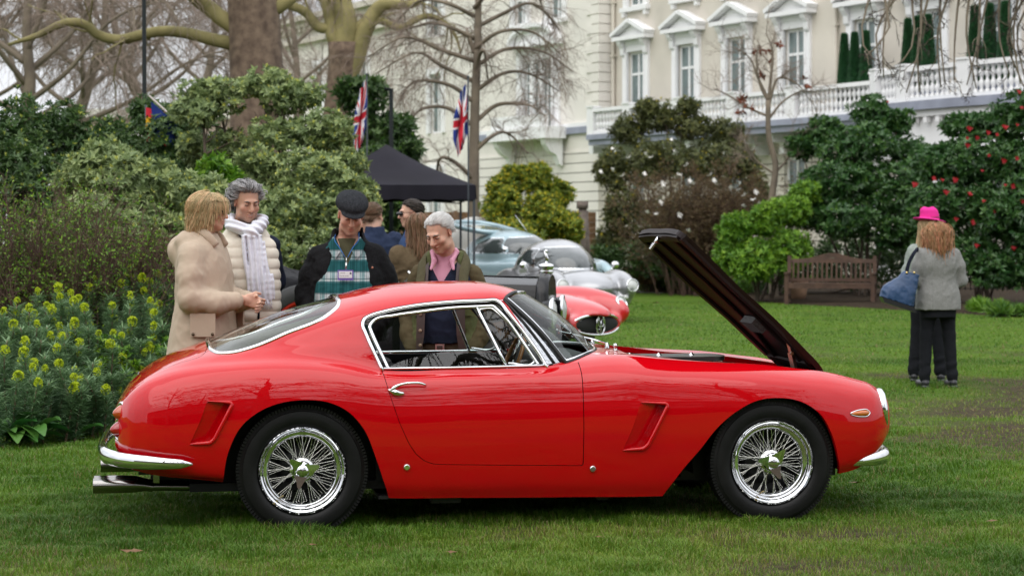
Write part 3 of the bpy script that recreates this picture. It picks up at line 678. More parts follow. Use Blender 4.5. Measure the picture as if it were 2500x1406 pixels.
# ---------------------------------------------------------------- the red coupe
def make_coupe():
    root = empty("classic_coupe", (0.027, 11.079, 0), math.radians(9),
                 "glossy red classic coupe with its bonnet propped open and chrome wire wheels", "car")
    M_red = mat("coupe paint", (0.53, 0.001, 0.005), rough=0.4, coat=1.0, spec=0.0, noise=0.03, nscale=3)
    M_red.node_tree.nodes["Principled BSDF"].inputs["Coat IOR"].default_value = 1.52
    M_chr = mat("bright chrome", (0.82, 0.83, 0.85), rough=0.04, metal=1.0)
    M_rub = mat("black rubber trim", (0.012, 0.012, 0.013), rough=0.5)
    M_blk = mat("engine bay black", (0.010, 0.010, 0.011), rough=0.45, noise=0.3)
    M_int = mat("black leather trim", (0.007, 0.007, 0.008), rough=0.5, spec=.2, bump=0.2, bscale=120)
    M_grey = mat("grey cabin lining", (0.42, 0.42, 0.36), rough=0.8, noise=0.1)
    M_glass = mat("car glass", (0.86, 0.93, 0.90), rough=0.0, trans=1.0, ior=1.08, spec=0.5)
    t = M_glass.node_tree; lw = t.nodes.new("ShaderNodeLayerWeight"); lw.inputs[0].default_value = .5; pw = t.nodes.new("ShaderNodeMath"); pw.operation = "POWER"; pw.inputs[1].default_value = 4.5; t.links.new(lw.outputs["Facing"], pw.inputs[0]); fr_ = t.nodes.new("ShaderNodeMath"); fr_.operation = "MULTIPLY_ADD"; fr_.inputs[1].default_value = .9; fr_.inputs[2].default_value = .06; t.links.new(pw.outputs[0], fr_.inputs[0]); tp = t.nodes.new("ShaderNodeBsdfTransparent"); tp.inputs[0].default_value = (.86, .92, .89, 1)
    gs = t.nodes.new("ShaderNodeBsdfGlossy"); gs.inputs["Roughness"].default_value = 0.0; ms = t.nodes.new("ShaderNodeMixShader"); t.links.new(fr_.outputs[0], ms.inputs[0]); t.links.new(tp.outputs[0], ms.inputs[1]); t.links.new(gs.outputs[0], ms.inputs[2]); t.links.new(ms.outputs[0], t.nodes["Material Output"].inputs[0])
    M_tyre = mat("tyre rubber", (0.008, 0.008, 0.008), rough=0.5, spec=0.25, noise=0.25, nscale=14, bump=0.08, bscale=90)
    M_amber = mat("amber lens", (0.60, 0.15, 0.015), rough=0.1, coat=1.0)
    M_orr = mat("orange tail lens", (0.45, 0.07, 0.012), rough=0.1, coat=1.0); M_redl = mat("red lens", (0.35, 0.01, 0.01), rough=0.1, coat=1.0)
    M_lens = mat("clear lens", (0.9, 0.92, 0.92), rough=0.02, trans=0.8, ior=1.3)
    M_wood = mat("varnished wood", (0.32, 0.13, 0.035), rough=0.25, coat=0.6, noise=0.2, nscale=30)
    M_exh = mat("exhaust steel", (0.30, 0.29, 0.28), rough=0.14, metal=1.0)
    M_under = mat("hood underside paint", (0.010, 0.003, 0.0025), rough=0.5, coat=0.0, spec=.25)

    LX = [-2.12, -2.10, -2.06, -1.98, -1.88, -1.72, -1.55, -1.28, -1.0, -.8, -.4, 0.0, .2, .45, .69, .93, 1.19, 1.40, 1.55, 1.70, 1.80, 1.87, 1.905, 1.925]
    LP = [[(.42,.40),(.45,.42),(.47,.47),(.465,.53),(.44,.565),(.38,.585)],
          [(.50,.36),(.545,.39),(.572,.47),(.565,.55),(.53,.60),(.45,.62)],
          [(.60,.325),(.65,.36),(.675,.47),(.665,.585),(.615,.65),(.52,.672)],
          [(.68,.30),(.735,.345),(.762,.48),(.75,.625),(.69,.715),(.58,.742)],
          [(.73,.285),(.785,.33),(.808,.48),(.792,.655),(.725,.755),(.61,.79)],
          [(.755,.27),(.81,.315),(.833,.49),(.817,.68),(.755,.785),(.645,.828)],
          [(.765,.25),(.82,.30),(.845,.49),(.831,.69),(.773,.80),(.67,.845)],
          [(.775,.22),(.826,.28),(.850,.49),(.839,.69),(.787,.805),(.69,.858)],
          [(.78,.19),(.823,.26),(.846,.48),(.836,.67),(.787,.785),(.695,.838)],
          [(.78,.165),(.816,.25),(.839,.46),(.829,.64),(.787,.75),(.708,.795)],
          [(.775,.155),(.811,.24),(.833,.44),(.827,.62),(.789,.742),(.708,.795)],
          [(.77,.148),(.806,.24),(.829,.44),(.824,.62),(.787,.747),(.704,.80)],
          [(.77,.146),(.805,.24),(.828,.44),(.823,.625),(.782,.755),(.68,.82)],
          [(.77,.142),(.805,.24),(.828,.45),(.822,.635),(.778,.768),(.64,.843)],
          [(.77,.142),(.804,.24),(.828,.45),(.822,.635),(.775,.757),(.63,.822)],
          [(.77,.145),(.804,.245),(.829,.46),(.824,.638),(.775,.75),(.63,.808)],
          [(.77,.17),(.803,.26),(.829,.47),(.823,.63),(.772,.735),(.63,.793)],
          [(.76,.20),(.797,.28),(.822,.465),(.815,.605),(.762,.712),(.62,.768)],
          [(.74,.23),(.782,.30),(.806,.455),(.796,.585),(.742,.69),(.605,.748)],
          [(.70,.265),(.743,.325),(.768,.455),(.757,.568),(.705,.66),(.58,.712)],
          [(.65,.32),(.69,.365),(.715,.46),(.706,.56),(.655,.64),(.55,.682)],
          [(.58,.39),(.61,.415),(.63,.475),(.62,.55),(.58,.61),(.50,.642)],
          [(.52,.42),(.545,.44),(.56,.48),(.553,.54),(.525,.585),(.46,.612)],
          [(.44,.45),(.46,.465),(.47,.49),(.465,.53),(.45,.56),(.40,.58)]]
    AX = [-2.12, -2.10, -2.06, -1.98, -1.88, -1.72, -1.60, -1.45, -1.28, -1.0, -.8, -.4, -.15, 0.0, .15, .62]
    AP = [[(.29,.592),(.19,.596),(.1,.598),(0,.598)], [(.34,.627),(.23,.631),(.11,.633),(0,.634)], [(.40,.683),(.27,.689),(.13,.692),(0,.693)],
          [(.45,.753),(.3,.759),(.15,.762),(0,.762)], [(.485,.805),(.33,.814),(.16,.819),(0,.820)], [(.53,.857),(.36,.873),(.17,.882),(0,.885)],
          [(.575,.874),(.42,.905),(.21,.925),(0,.931)], [(.607,.892),(.475,.95),(.25,.985),(0,.995)], [(.628,.905),(.515,.985),(.28,1.043),(0,1.06)],
          [(.642,.93),(.535,1.055),(.32,1.118),(0,1.138)], [(.650,.925),(.543,1.093),(.33,1.165),(0,1.188)], [(.652,.93),(.548,1.125),(.34,1.198),(0,1.220)],
          [(.650,.93),(.545,1.130),(.335,1.197),(0,1.209)], [(.648,.93),(.54,1.108),(.33,1.155),(0,1.166)], [(.64,.93),(.53,1.05),(.33,1.085),(0,1.09)],
          [(.60,.85),(.5,.9),(.33,.9),(0,.9)]]
    BX = [-.1, 0.0, .15, .40, .69, .93, 1.19, 1.40, 1.55, 1.70, 1.80, 1.87, 1.905, 1.925]
    BP = [[(.58,.81),(.39,.83),(.2,.84),(0,.845)], [(.58,.825),(.39,.842),(.2,.85),(0,.855)], [(.54,.845),(.38,.855),(.19,.86),(0,.862)],
          [(.50,.855),(.35,.861),(.18,.864),(0,.864)], [(.50,.830),(.35,.840),(.18,.850),(0,.853)], [(.50,.80),(.35,.812),(.18,.828),(0,.834)],
          [(.50,.782),(.35,.79),(.18,.802),(0,.808)], [(.49,.757),(.35,.76),(.18,.766),(0,.768)], [(.48,.737),(.34,.735),(.17,.737),(0,.737)],
          [(.46,.705),(.33,.70),(.16,.698),(0,.697)], [(.44,.68),(.31,.672),(.15,.668),(0,.667)], [(.4,.642),(.28,.638),(.14,.634),(0,.632)],
          [(.37,.617),(.26,.617),(.13,.616),(0,.615)], [(.33,.588),(.22,.592),(.1,.594),(0,.594)]]
    LX, LP, AX, AP, BX, BP = [np.array(q, float) for q in (LX, LP, AX, AP, BX, BP)]
    def ctrl(X, P, x): return spline(X, P.reshape(len(X), -1), x).reshape(len(x), -1, 2)
    def sect(C, t):
        """uniform spline through the control points of every section; C (n,k,2), t (n,m) -> (n,m,2)"""
        k = C.shape[1]; i = np.clip(t.astype(int), 0, k - 2); f = (t - i)[..., None]
        m = np.empty_like(C); m[:, 1:-1] = (C[:, 2:] - C[:, :-2]) / 2; m[:, 0] = C[:, 1] - C[:, 0]
        m[:, -1] = np.stack([-(C[:, -2, 0]), 0 * C[:, -1, 0]], -1)
        r = np.arange(len(C))[:, None]
        a, b2, ma, mb = C[r, i], C[r, i + 1], m[r, i], m[r, i + 1]
        return (2*f**3-3*f**2+1)*a + (f**3-2*f**2+f)*ma + (-2*f**3+3*f**2)*b2 + (f**3-f**2)*mb
    def surf(x, t, kind):
        """x (n,), t (m,) or (n,m)  -> (n,m,3) with y = half width"""
        x = np.asarray(x, float); t = np.broadcast_to(np.asarray(t, float), (len(x), np.shape(t)[-1]))
        L = ctrl(LX, LP, x)
        CA = np.concatenate([L, ctrl(AX, AP, np.minimum(x, .62))], 1); CB = np.concatenate([L, ctrl(BX, BP, np.maximum(x, -.1))], 1)
        if kind == 'A': q = sect(CA, t)
        elif kind == 'B': q = sect(CB, t)
        else:
            w = np.clip((x + .1) / .4, 0, 1); w = (w * w * (3 - 2 * w))[:, None, None]
            q = sect(CA, t) * (1 - w) + sect(CB, t) * w
        return np.concatenate([np.broadcast_to(x[:, None, None], q.shape[:2] + (1,)), q], -1)
    def at_z(x, z, kind='A', t0=5.0, t1=7.6):
        """half width where the section at x reaches height z"""
        tt = np.linspace(t0, t1, 160); q = surf(np.atleast_1d(x), tt, kind)
        return np.array([np.interp(zz, row[:, 2], row[:, 1]) for zz, row in zip(np.atleast_1d(z), q)])
    def at_w(x, w, kind='A', t0=5.0, t1=9.0):
        tt = np.linspace(t0, t1, 200); q = surf(np.atleast_1d(x), tt, kind)
        return np.array([np.interp(ww, row[::-1, 1], row[::-1, 2]) for ww, row in zip(np.atleast_1d(w), q)])
    def side3(pts, kind='A', **k):           # (x,z) outline -> 3-D on the near surface
        pts = np.asarray(pts, float); return np.stack([pts[:, 0], -at_z(pts[:, 0], pts[:, 1], kind, **k), pts[:, 1]], 1)
    def low3(pts): return side3(pts, 'L', t0=0.0, t1=5.0)

    def xs(a, b, h):
        return np.linspace(a, b, int(round((b - a) / h)) + 1)
    xg = np.unique(np.round(np.concatenate([xs(-2.12, -1.9, .006), xs(-1.9, 1.75, .012), xs(1.75, 1.925, .006)]), 5))
    def gridfaces(n, m):
        i = np.arange(n - 1)[:, None]; j = np.arange(m - 1)[None]
        return np.stack([i * m + j, i * m + j + 1, (i + 1) * m + j + 1, (i + 1) * m + j], -1).reshape(-1, 4)
    # ---- outlines (side projection x,z and plan x,w)
    rear_arch = curve([(-1.592,.10),(-1.588,.253),(-1.562,.413),(-1.50,.535),(-1.40,.613),(-1.28,.652),(-1.188,.659),(-1.078,.647),(-.977,.598),(-.896,.504),(-.845,.381),(-.805,.265),(-.774,.172),(-.755,.05)], 80)
    front_arch = curve([(.57,.05),(.624,.140),(.712,.267),(.812,.385),(.90,.493),(.99,.567),(1.11,.626),(1.225,.637),(1.334,.619),(1.443,.551),(1.508,.444),(1.545,.335),(1.568,.245),(1.58,.1)], 80)
    door_poly = np.array([(.208,.84),(.208,.75),(.208,.65),(.209,.5),(.208,.318),(.205,.310),(.196,.308),(-.2,.318),(-.50,.327),(-.555,.331),(-.60,.347),(-.645,.385),(-.68,.44),(-.723,.535),(-.752,.62),(-.775,.69),(-.79,.745),(-.80,.79),(-.805,.84)])
    win_poly = curve([(-.79,.776),(-.872,.97),(-.887,1.015),(-.878,1.04),(-.85,1.056),(-.771,1.079),(-.644,1.103),(-.434,1.124),(-.25,1.131),(-.195,1.132),(-.175,1.12),(-.15,1.085),(.035,.808),(.05,.776)], 90)
    win_clip = np.concatenate([win_poly, [[.05, .70], [-.79, .70]]])
    vent_poly = np.array([(-1.665,.658),(-1.60,.655),(-1.552,.650),(-1.545,.640),(-1.63,.475),(-1.652,.455),(-1.75,.450),(-1.70,.56)])
    dx = 2.185 - .02
    vent2 = np.array([(.500,.624),(.58,.620),(.632,.616),(.639,.606),(.54,.412),(.515,.390),(.408,.384),(.46,.5)])
    lid = [(-1.665,0),(-1.665,.40),(-1.675,.50),(-1.70,.555),(-1.78,.565),(-1.88,.55),(-1.98,.52),(-2.05,.47),(-2.085,.38),(-2.095,0)]
    lid_poly = np.concatenate([curve(lid, 60), [[-2.095, -.1], [-1.665, -.1]]])
    glass_r = curve([(-.985,0),(-.985,.20),(-.99,.35),(-1.01,.44),(-1.065,.505),(-1.28,.553),(-1.46,.592),(-1.54,.598),(-1.60,.57),(-1.635,.48),(-1.65,.3),(-1.655,0)], 90)
    glass_rc = np.concatenate([glass_r, [[-1.655, -.1], [-.985, -.1]]])
    hood_o = [(.50,0),(.50,.40),(.505,.465),(.53,.495),(.60,.50),(.9,.495),(1.2,.475),(1.45,.450),(1.56,.43),(1.60,.385),(1.615,.25),(1.62,0)]
    hood_l = curve(hood_o, 90); hood_poly = np.concatenate([hood_l, [[1.62, -.1], [.50, -.1]]])
    def ws_top(w): return .022 - .165 * (np.clip(np.abs(w) / .535, 0, 1.3))**2.4
    def ws_bot(w): return .075 + .325 * np.sqrt(np.clip(1 - (np.abs(w) / .675)**2, 0, 1))

    body = MB(); door = MB(); boot = MB(); hood = MB(); gl = MB(); flg = MB(); wingl = MB(); headl = MB()
    def both(mb, V, F, m=0):
        V = np.asarray(V)
        if len(F) == 0: return
        n = V.copy(); n[:, 1] = -n[:, 1]
        by = {}
        for f in F: by.setdefault(len(f), []).append(f)
        for fs in by.values():
            fs = np.array(fs); mb.add(n, fs, m); mb.add(V, fs[:, ::-1], m)
    def normals(V, F):
        N = np.zeros_like(V)
        for f in F:
            n = np.cross(V[f[1]] - V[f[0]], V[f[2]] - V[f[0]])
            for i in f: N[i] += n
        return N / np.maximum(np.linalg.norm(N, axis=1, keepdims=True), 1e-12)
    def lip(V, E, depth, mbx, inward=True):
        for a, c in E:
            p, q = V[a], V[c]; o = np.array([0, -depth, 0.0])
            both(mbx, np.array([p, q, q + o, p + o]), [(0, 1, 2, 3)])

    # lower sides
    tl = np.linspace(0, 5, 61); G = surf(xg, tl, 'L'); V = G.reshape(-1, 3); F = gridfaces(len(xg), 61)
    keep = F
    def clip_any(V, faces, poly, cols):
        out_i, out_o, ed = [], [], []
        d = sd_poly(np.asarray(V)[:, cols], poly); V = np.asarray(V)
        by = {}
        for f in faces: by.setdefault(len(f), []).append(f)
        for k, fs in by.items():
            n0 = len(V); V, I, O, E = clip_mesh(V, np.array(fs), d[:len(V)] if len(d) >= len(V) else d)
            if len(V) > len(d): d = np.concatenate([d, np.zeros(len(V) - len(d)) + 1e-6])
            out_i += I; out_o += O; ed += E
        return V, out_i, out_o, ed
    for arch in (rear_arch, front_arch):
        V, I, O, E = clip_any(V, keep, arch, [0, 2]); keep = O; lip(V, E, .035, body)
    # recessed side vents behind the front and rear wheels
    for vp in (vent_poly, vent2):
        V, I, O, E = clip_any(V, keep, vp, [0, 2]); keep = O
        Vi, Fi = compact(V, I); x0, x1 = vp[:, 0].min(), vp[:, 0].max()
        edge_x = np.interp(Vi[:, 2], [.385 + (vp is vent_poly) * .06, .62 + (vp is vent_poly) * .03], [x1 - .12, x1])
        Vd = Vi.copy(); Vd[:, 1] -= .045 * np.clip(1 - (edge_x - Vi[:, 0]) / .13, 0, 1)
        both(body, Vd, Fi); lip(V, E, .05, body)
    # doors
    V, I, O, E = clip_any(V, keep, door_poly, [0, 2]); keep = O
    lip(V, E, .03, flg)
    inner = door_poly.copy(); c0 = np.array([-.3, .55]); inner = inner + (c0 - inner) * np.array([.0075, .013])
    V2, I2, O2, E2 = clip_any(V, I, inner, [0, 2]); Vd, Fd = compact(V2, I2); both(door, Vd, Fd)
    Vk, Fk = compact(V, keep); both(body, Vk, Fk)
    # sill underside and nose/tail caps
    for (xx, sgn) in ((xg[0], 1), (xg[-1], -1)):
        q = np.concatenate([surf([xx], tl, 'L')[0], surf([xx], np.linspace(5, 9, 20), 'A' if sgn > 0 else 'B')[0]])
        k = len(q); P = np.concatenate([q, q * [1, 0, 1]]); f = [(i, i + 1, k + i + 1, k + i) for i in range(k - 1)]
        if sgn < 0: f = [g[::-1] for g in f]
        both(body, P, f)
    # cabin shell, roof and tail deck (kind A)
    xa = xg[xg <= .16]; ta = np.concatenate([np.linspace(5, 7, 34), np.linspace(7, 9, 32)[1:]]); G = surf(xa, ta, 'A'); V = G.reshape(-1, 3); F = gridfaces(len(xa), len(ta))
    # front edge: windscreen line
    zl = np.interp(V[:, 2], [.80, 1.145], [.053, -.163]); xb = np.where(V[:, 1] < .535, ws_top(V[:, 1]), zl)
    V, I, O, E = clip_mesh(V, F, V[:, 0] - xb); shell = I
    V, I, O, E = clip_any(V, shell, win_clip, [0, 2]); shell = [f for f in O]
    lip(V, E, .03, body)
    win_in = [f for f in I]; Vw, Fw = compact(V, win_in)
    rr = [f for f in shell if np.mean(V[f][:, 0]) < -.9]; rest = [f for f in shell if np.mean(V[f][:, 0]) >= -.9]
    V, I, O, E = clip_any(V, rr, glass_rc, [0, 1]); Vg, Fg = compact(V, I); rr = O
    V, I, O, E = clip_any(V, rr, lid_poly, [0, 1]); rr = O; lip(V, [], 0, body)
    Vl, Fl = compact(V, I)
    lid_in = lid_poly + (np.array([-1.87, 0]) - lid_poly) * np.array([.012, .008]); lid_in[-2:] = [[-2.09, -.1], [-1.668, -.1]]
    Vl2, I2, O2, E2 = clip_any(Vl, Fl, lid_in, [0, 1]); Vb, Fb = compact(Vl2, I2); both(boot, Vb, Fb)
    Ng = Vl.copy(); Ng[:, 2] -= .012; both(flg, Ng, Fl)
    Vk, Fk = compact(V, rr + rest); both(body, Vk, Fk)
    # rear window glass and pale lining beneath the roof
    both(gl, Vg - [0, 0, .004], Fg)
    roof_pts = [f for f in rest if np.mean(V[f][:, 1]) < .56]
    Vr, Fr = compact(V, roof_pts); Vr = Vr * [1, .975, 1] - [0, 0, .03]; both(headl, Vr, Fr)
    # hood deck (kind B)
    xb_ = xg[xg >= -.02]; tb = np.linspace(5, 9, 60); G = surf(xb_, tb, 'B'); V = G.reshape(-1, 3); F = gridfaces(len(xb_), len(tb))
    V, I, O, E = clip_mesh(V, F, np.where(V[:, 1] < .675, ws_bot(V[:, 1]), .075) - V[:, 0]); deck = I
    V, I, O, E = clip_any(V, deck, hood_poly, [0, 1]); Vk, Fk = compact(V, O); both(body, Vk, Fk)
    Vh, Fh = compact(V, I)
    for a, c in E:                                                  # rain gutter round the opening
        p, q = V[a], V[c]; dn = np.array([0, 0, -.03]); both(body, np.array([p, q, q + dn, p + dn]), [(0, 1, 2, 3)])
    o = body.build("body", M_red, root); weld(o, 1e-5)
    for q in (0, 1):                                                # near and far door
        dm = MB(); dm.V = [np.concatenate(door.V[q::2])]; dm.n = len(dm.V[0]); off = 0
        vs = np.cumsum([0] + [len(v) for v in door.V]); 
        for i, (f, v) in enumerate(zip(door.F, door.V)):
            if i % 2 == q: dm.F.append(f - vs[i] + off); dm.M.append(0); off += len(v)
        o = dm.build("door", M_red, root); weld(o, 1e-5)
    o = boot.build("boot_lid", M_red, root); weld(o, 1e-5)
    flg.build("shut_gap", M_rub, root)
    gl_o = gl.build("rear_window", M_glass, root); weld(gl_o, 1e-5)
    o = headl.build("headlining", M_grey, root)
    # ---- bonnet: the same skin swung up about its front edge
    hx, hz = 1.615, .733; ang = math.radians(36.6)
    def swing(P):
        P = np.array(P, float); x, z = P[:, 0] - hx, P[:, 2] - hz; c, s = math.cos(ang), math.sin(ang)
        return np.stack([hx + x * c + z * s, P[:, 1], hz - x * s + z * c], 1)
    both(hood, swing(Vh), Fh); h_o = hood.build("bonnet", M_red, root); weld(h_o, 1e-5)
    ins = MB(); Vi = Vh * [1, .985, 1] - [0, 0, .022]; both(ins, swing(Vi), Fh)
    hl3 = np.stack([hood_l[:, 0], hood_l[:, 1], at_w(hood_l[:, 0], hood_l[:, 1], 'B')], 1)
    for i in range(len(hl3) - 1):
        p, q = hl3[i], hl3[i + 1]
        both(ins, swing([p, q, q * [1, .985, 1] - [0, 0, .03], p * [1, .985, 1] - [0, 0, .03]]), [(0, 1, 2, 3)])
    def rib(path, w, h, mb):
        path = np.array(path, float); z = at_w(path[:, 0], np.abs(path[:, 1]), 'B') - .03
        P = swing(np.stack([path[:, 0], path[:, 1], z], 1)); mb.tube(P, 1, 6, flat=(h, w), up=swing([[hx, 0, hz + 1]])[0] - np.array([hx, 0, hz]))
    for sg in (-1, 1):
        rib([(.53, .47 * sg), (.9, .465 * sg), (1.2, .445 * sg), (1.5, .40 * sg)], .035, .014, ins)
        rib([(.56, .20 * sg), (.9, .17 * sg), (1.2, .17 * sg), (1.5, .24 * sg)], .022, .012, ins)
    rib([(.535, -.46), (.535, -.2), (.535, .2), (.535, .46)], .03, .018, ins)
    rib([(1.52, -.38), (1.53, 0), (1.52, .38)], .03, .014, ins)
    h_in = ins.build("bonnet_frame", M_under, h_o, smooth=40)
    mb = MB(); P = swing([(.52, 0, at_w([.52], [0], 'B')[0] - .045), (.52, 0, at_w([.52], [0], 'B')[0] - .085)])
    mb.tube(P, [.012, .009], 10); d0 = (P[1] - P[0]) / np.linalg.norm(P[1] - P[0])
    for q in range(4): mb.tube([P[0] + d0 * (.045 + q * .01), P[0] + d0 * (.05 + q * .01)], .013 - q * .001, 10)
    mb.build("bonnet_catch", M_chr, h_o)
    mb = MB(); P = swing([(1.20, .11, .755), (1.27, .11, .75)]); Q = swing([(1.20, -.11, .755), (1.27, -.11, .75)])
    cc = (P.mean(0) + Q.mean(0)) / 2; ax = (P[1] - P[0]) / np.linalg.norm(P[1] - P[0]); nn = np.cross(ax, [0, 1, 0])
    R = np.stack([ax, [0, 1, 0], nn], 1); mb.box(cc, (.085, .24, .045), R=R)
    mb.build("foam_pad", mat("grey foam pad", (0.13, 0.13, 0.13), rough=0.95, noise=0.5, nscale=160, bump=0.5, bscale=200), h_o, smooth=False)
    mb = MB(); mb.tube([(1.455, -.33, .745), (1.432, -.33, .84)], 1, 4, flat=(.007, .018), up=(0, 1, 0)); mb.tube([(1.436, -.335, .83), (1.405, -.335, .945)], 1, 4, flat=(.006, .013), up=(0, 1, 0))
    for q in ((1.405, -.343, .938), (1.434, -.343, .835)): mb.lathe([(0, -.012), (.009, -.012), (.009, .004)], 10, 'y', q)
    mb.build("bonnet_stay", mat("stay steel", (0.5, 0.42, 0.36), rough=0.35, metal=1.0), root, smooth=30)
    # ---- engine bay
    mb = MB(); n = len(hl3)
    for i in range(n - 1):
        p, q = hl3[i], hl3[i + 1]
        f = np.array([p - [0, 0, .028], q - [0, 0, .028], [q[0], q[1], .35], [p[0], p[1], .35]]); both(mb, f, [(0, 3, 2, 1)])
    mb.bx(.5, 1.62, -.5, .5, .33, .35)
    mb.build("engine_bay", M_blk, root, smooth=False)
    mb = MB(); xx = .76; hw, hl_ = .15, .285
    ol = [(xx - hl_, -hw), (xx + hl_ - .05, -hw)] + [(xx + hl_ - .05 + .09 * math.sin(a), -hw * math.cos(a)) for a in np.linspace(.3, 2.84, 9)] + [(xx + hl_ - .05, hw), (xx - hl_, hw)]
    ol = np.array(ol); k = len(ol); zt = .83
    for (z0, z1, sc) in ((.55, .745, 1.0), (.80, .822, 1.03)):
        V = np.concatenate([np.c_[(ol - [xx, 0]) * sc + [xx, -.2], np.full(k, z0)], np.c_[(ol - [xx, 0]) * sc + [xx, -.2], np.full(k, z1)]])
        mb.add(V, [(i, (i + 1) % k, k + (i + 1) % k, k + i) for i in range(k)]); mb.add(V, [tuple(range(k))[::-1], tuple(range(k, 2 * k))])
    M_box = mat("satin black tin", (0.018, 0.018, 0.02), rough=0.28, coat=0.3)
    ab = mb.build("air_box", M_box, root, smooth=30)
    mb = MB(); per = curve(np.c_[ol * .985 + [xx * .015, -.2], np.zeros(k)], 110, closed=True)
    for p in per: mb.tube([p + [0, 0, .745], p + [0, 0, .80]], .0042, 5, caps=False)
    mb.build("filter_gauze", M_chr, ab)
    for px in (.58, .74, .92):
        mb = MB(); mb.lathe([(0, .014), (.006, .014), (.008, .008), (.014, .004), (.015, 0)], 10, 'z', (px, -.2, .822)); mb.build("wing_nut", M_chr, ab)
    mb = MB()
    for sg in (1,):
        mb.tube([(.55, .1, .62), (1.45, .1, .60)], .05, 10); mb.bx(.7, 1.4, 0, .3, .45, .62)
    mb.bx(1.35, 1.45, -.3, .3, .4, .66)
    mb.build("engine", mat("engine grey", (0.09, 0.09, 0.09), rough=0.4, metal=0.6), root, smooth=30)
    # ---- chrome and rubber round the glass
    tr = MB(); rb = MB(); wp = win_poly[(win_poly[:, 1] > .786)]
    P = side3(wp); tr.tube(P + [0, -.004, 0], .009, 8); rb.tube(np.array([p for p in P]) * [1, .985, 1] + [0, 0, 0], .013, 6)
    c_in = curve([(-.765,.795),(-.846,.985),(-.852,1.003),(-.83,1.032),(-.72,1.059),(-.602,1.075),(-.434,1.094),(-.25,1.102),(-.215,1.103),(-.195,1.085),(.005,.803)], 80)
    Pi = side3(c_in) * [1, .98, 1]; tr.tube(Pi, 1, 8, flat=(.0105, .010))
    tr.tube(side3([(-.79,.800),(-.5,.800),(-.2,.803),(.05,.808)]) + [0, -.003, 0], 1, 6, flat=(.007, .008), up=(0, 0, 1))
    dv = side3(np.array([(-.298,1.096),(-.166,.806)])) * [1, .98, 1]; tr.tube(np.linspace(dv[0], dv[1], 6), .0085, 8)
    vq = curve([(-.285,1.088),(-.215,1.088),(-.20,1.075),(-.02,.85),(-.012,.835),(-.025,.82),(-.155,.818)], 40)
    tr.tube(side3(vq) * [1, .975, 1], .006, 6)
    vg = np.array([(-.292,1.095),(-.212,1.098),(-.19,1.07),(.0,.81),(-.166,.806)]); V = side3(vg) * [1, .975, 1]
    wingl.add(V, [tuple(range(5))])
    # lowered door glass
    lg = curve([(-.775,.80),(-.72,.83),(-.6,.862),(-.45,.885),(-.25,.893)], 20); bt = np.stack([np.linspace(-.775, -.17, 20), np.full(20, .795)], 1)
    lg[:, 0] = np.linspace(-.775, -.205, 20); A = side3(lg) * [1, .972, 1]; Bv = side3(bt) * [1, .972, 1]; wingl.grid(np.stack([A, Bv]))
    # windscreen
    u = np.linspace(-1, 1, 61); wt = .53 * u; wb = .66 * np.sin(u * PI / 2 * .985) / math.sin(PI / 2 * .985)
    T = np.stack([ws_top(wt), wt, at_w(ws_top(wt), np.abs(wt), 'A')], 1); Bt = np.stack([ws_bot(wb), wb, at_w(np.maximum(ws_bot(wb), 0), np.abs(wb), 'B')], 1)
    v = np.linspace(0, 1, 14)[:, None, None]; GW = T[None] * (1 - v) + Bt[None] * v
    bul = (np.sin(v[..., 0] * PI) * .03)[..., None] * np.array([.75, 0, .65]) * (1 - .5 * u[None, :, None]**2); side_b = (np.sin(v[..., 0] * PI) * .012 * u[None])[..., None] * np.array([0, 1, 0])
    wsg = MB(); wsg.grid(GW + bul + side_b, flip=True); wsg.build("windscreen", M_glass, root)
    ring = np.concatenate([T[::-1], (GW + bul + side_b)[1:-1, 0], Bt, (GW + bul + side_b)[1:-1, -1][::-1]])
    cen = ring.mean(0); tr.tube(ring, 1, 8, closed=True, flat=(.011, .011)); rb.tube(cen + (ring - cen) * 1.022 - [.003, 0, .003], .012, 8, closed=True)
    # A-pillar filler
    zz = np.linspace(.81, 1.135, 14)
    for sg in (-1, 1):
        ax_ = np.interp(zz, [.80, 1.145], [.030, -.185]); a = np.stack([ax_, sg * at_z(ax_, zz), zz], 1); e = (GW + bul + side_b)[:, 0 if sg < 0 else -1]; e2 = np.stack([np.interp(zz, e[::-1, 2], e[::-1, q]) for q in range(3)], 1)
        rb.tube((a + e2) / 2 + [0, sg * .010, 0], .0055, 6) if sg < 0 else None; bx_ = MB(); bx_.grid(np.stack([a, (a + e2) / 2 + [0, sg * .004, 0], e2]), flip=sg < 0); tr.add(*[np.concatenate(bx_.V), bx_.F[0]])
    # rear window surround
    gr3 = np.stack([glass_r[:, 0], -glass_r[:, 1], at_w(glass_r[:, 0], glass_r[:, 1], 'A')], 1); full = np.concatenate([gr3, (gr3 * [1, -1, 1])[::-1][1:-1]])
    tr.tube(full, 1, 8, closed=True, flat=(.011, .013))
    both_side = MB()
    for src, mt, nm in ((tr, M_chr, "window_trim"), (rb, M_rub, "window_seal"), (wingl, M_glass, "side_window")):
        Vv, Ff = src.arrays(); mbx = MB(); mbx.V = [Vv]; mbx.F = list(Ff); mbx.M = [0] * len(Ff); mbx.n = len(Vv); mbx.build(nm, mt, root)
        mbx = MB(); mbx.V = [Vv * [1, -1, 1]]; mbx.F = [f[:, ::-1] for f in Ff]; mbx.M = [0] * len(Ff); mbx.n = len(Vv)
        if nm != "side_window": mbx.build(nm, mt, root)
        else: mbx.build(nm, mt, root)
    # ---- cabin
    mb = MB()
    mb.bx(-1.75, .42, -.70, .70, .20, .24)                                             # floor
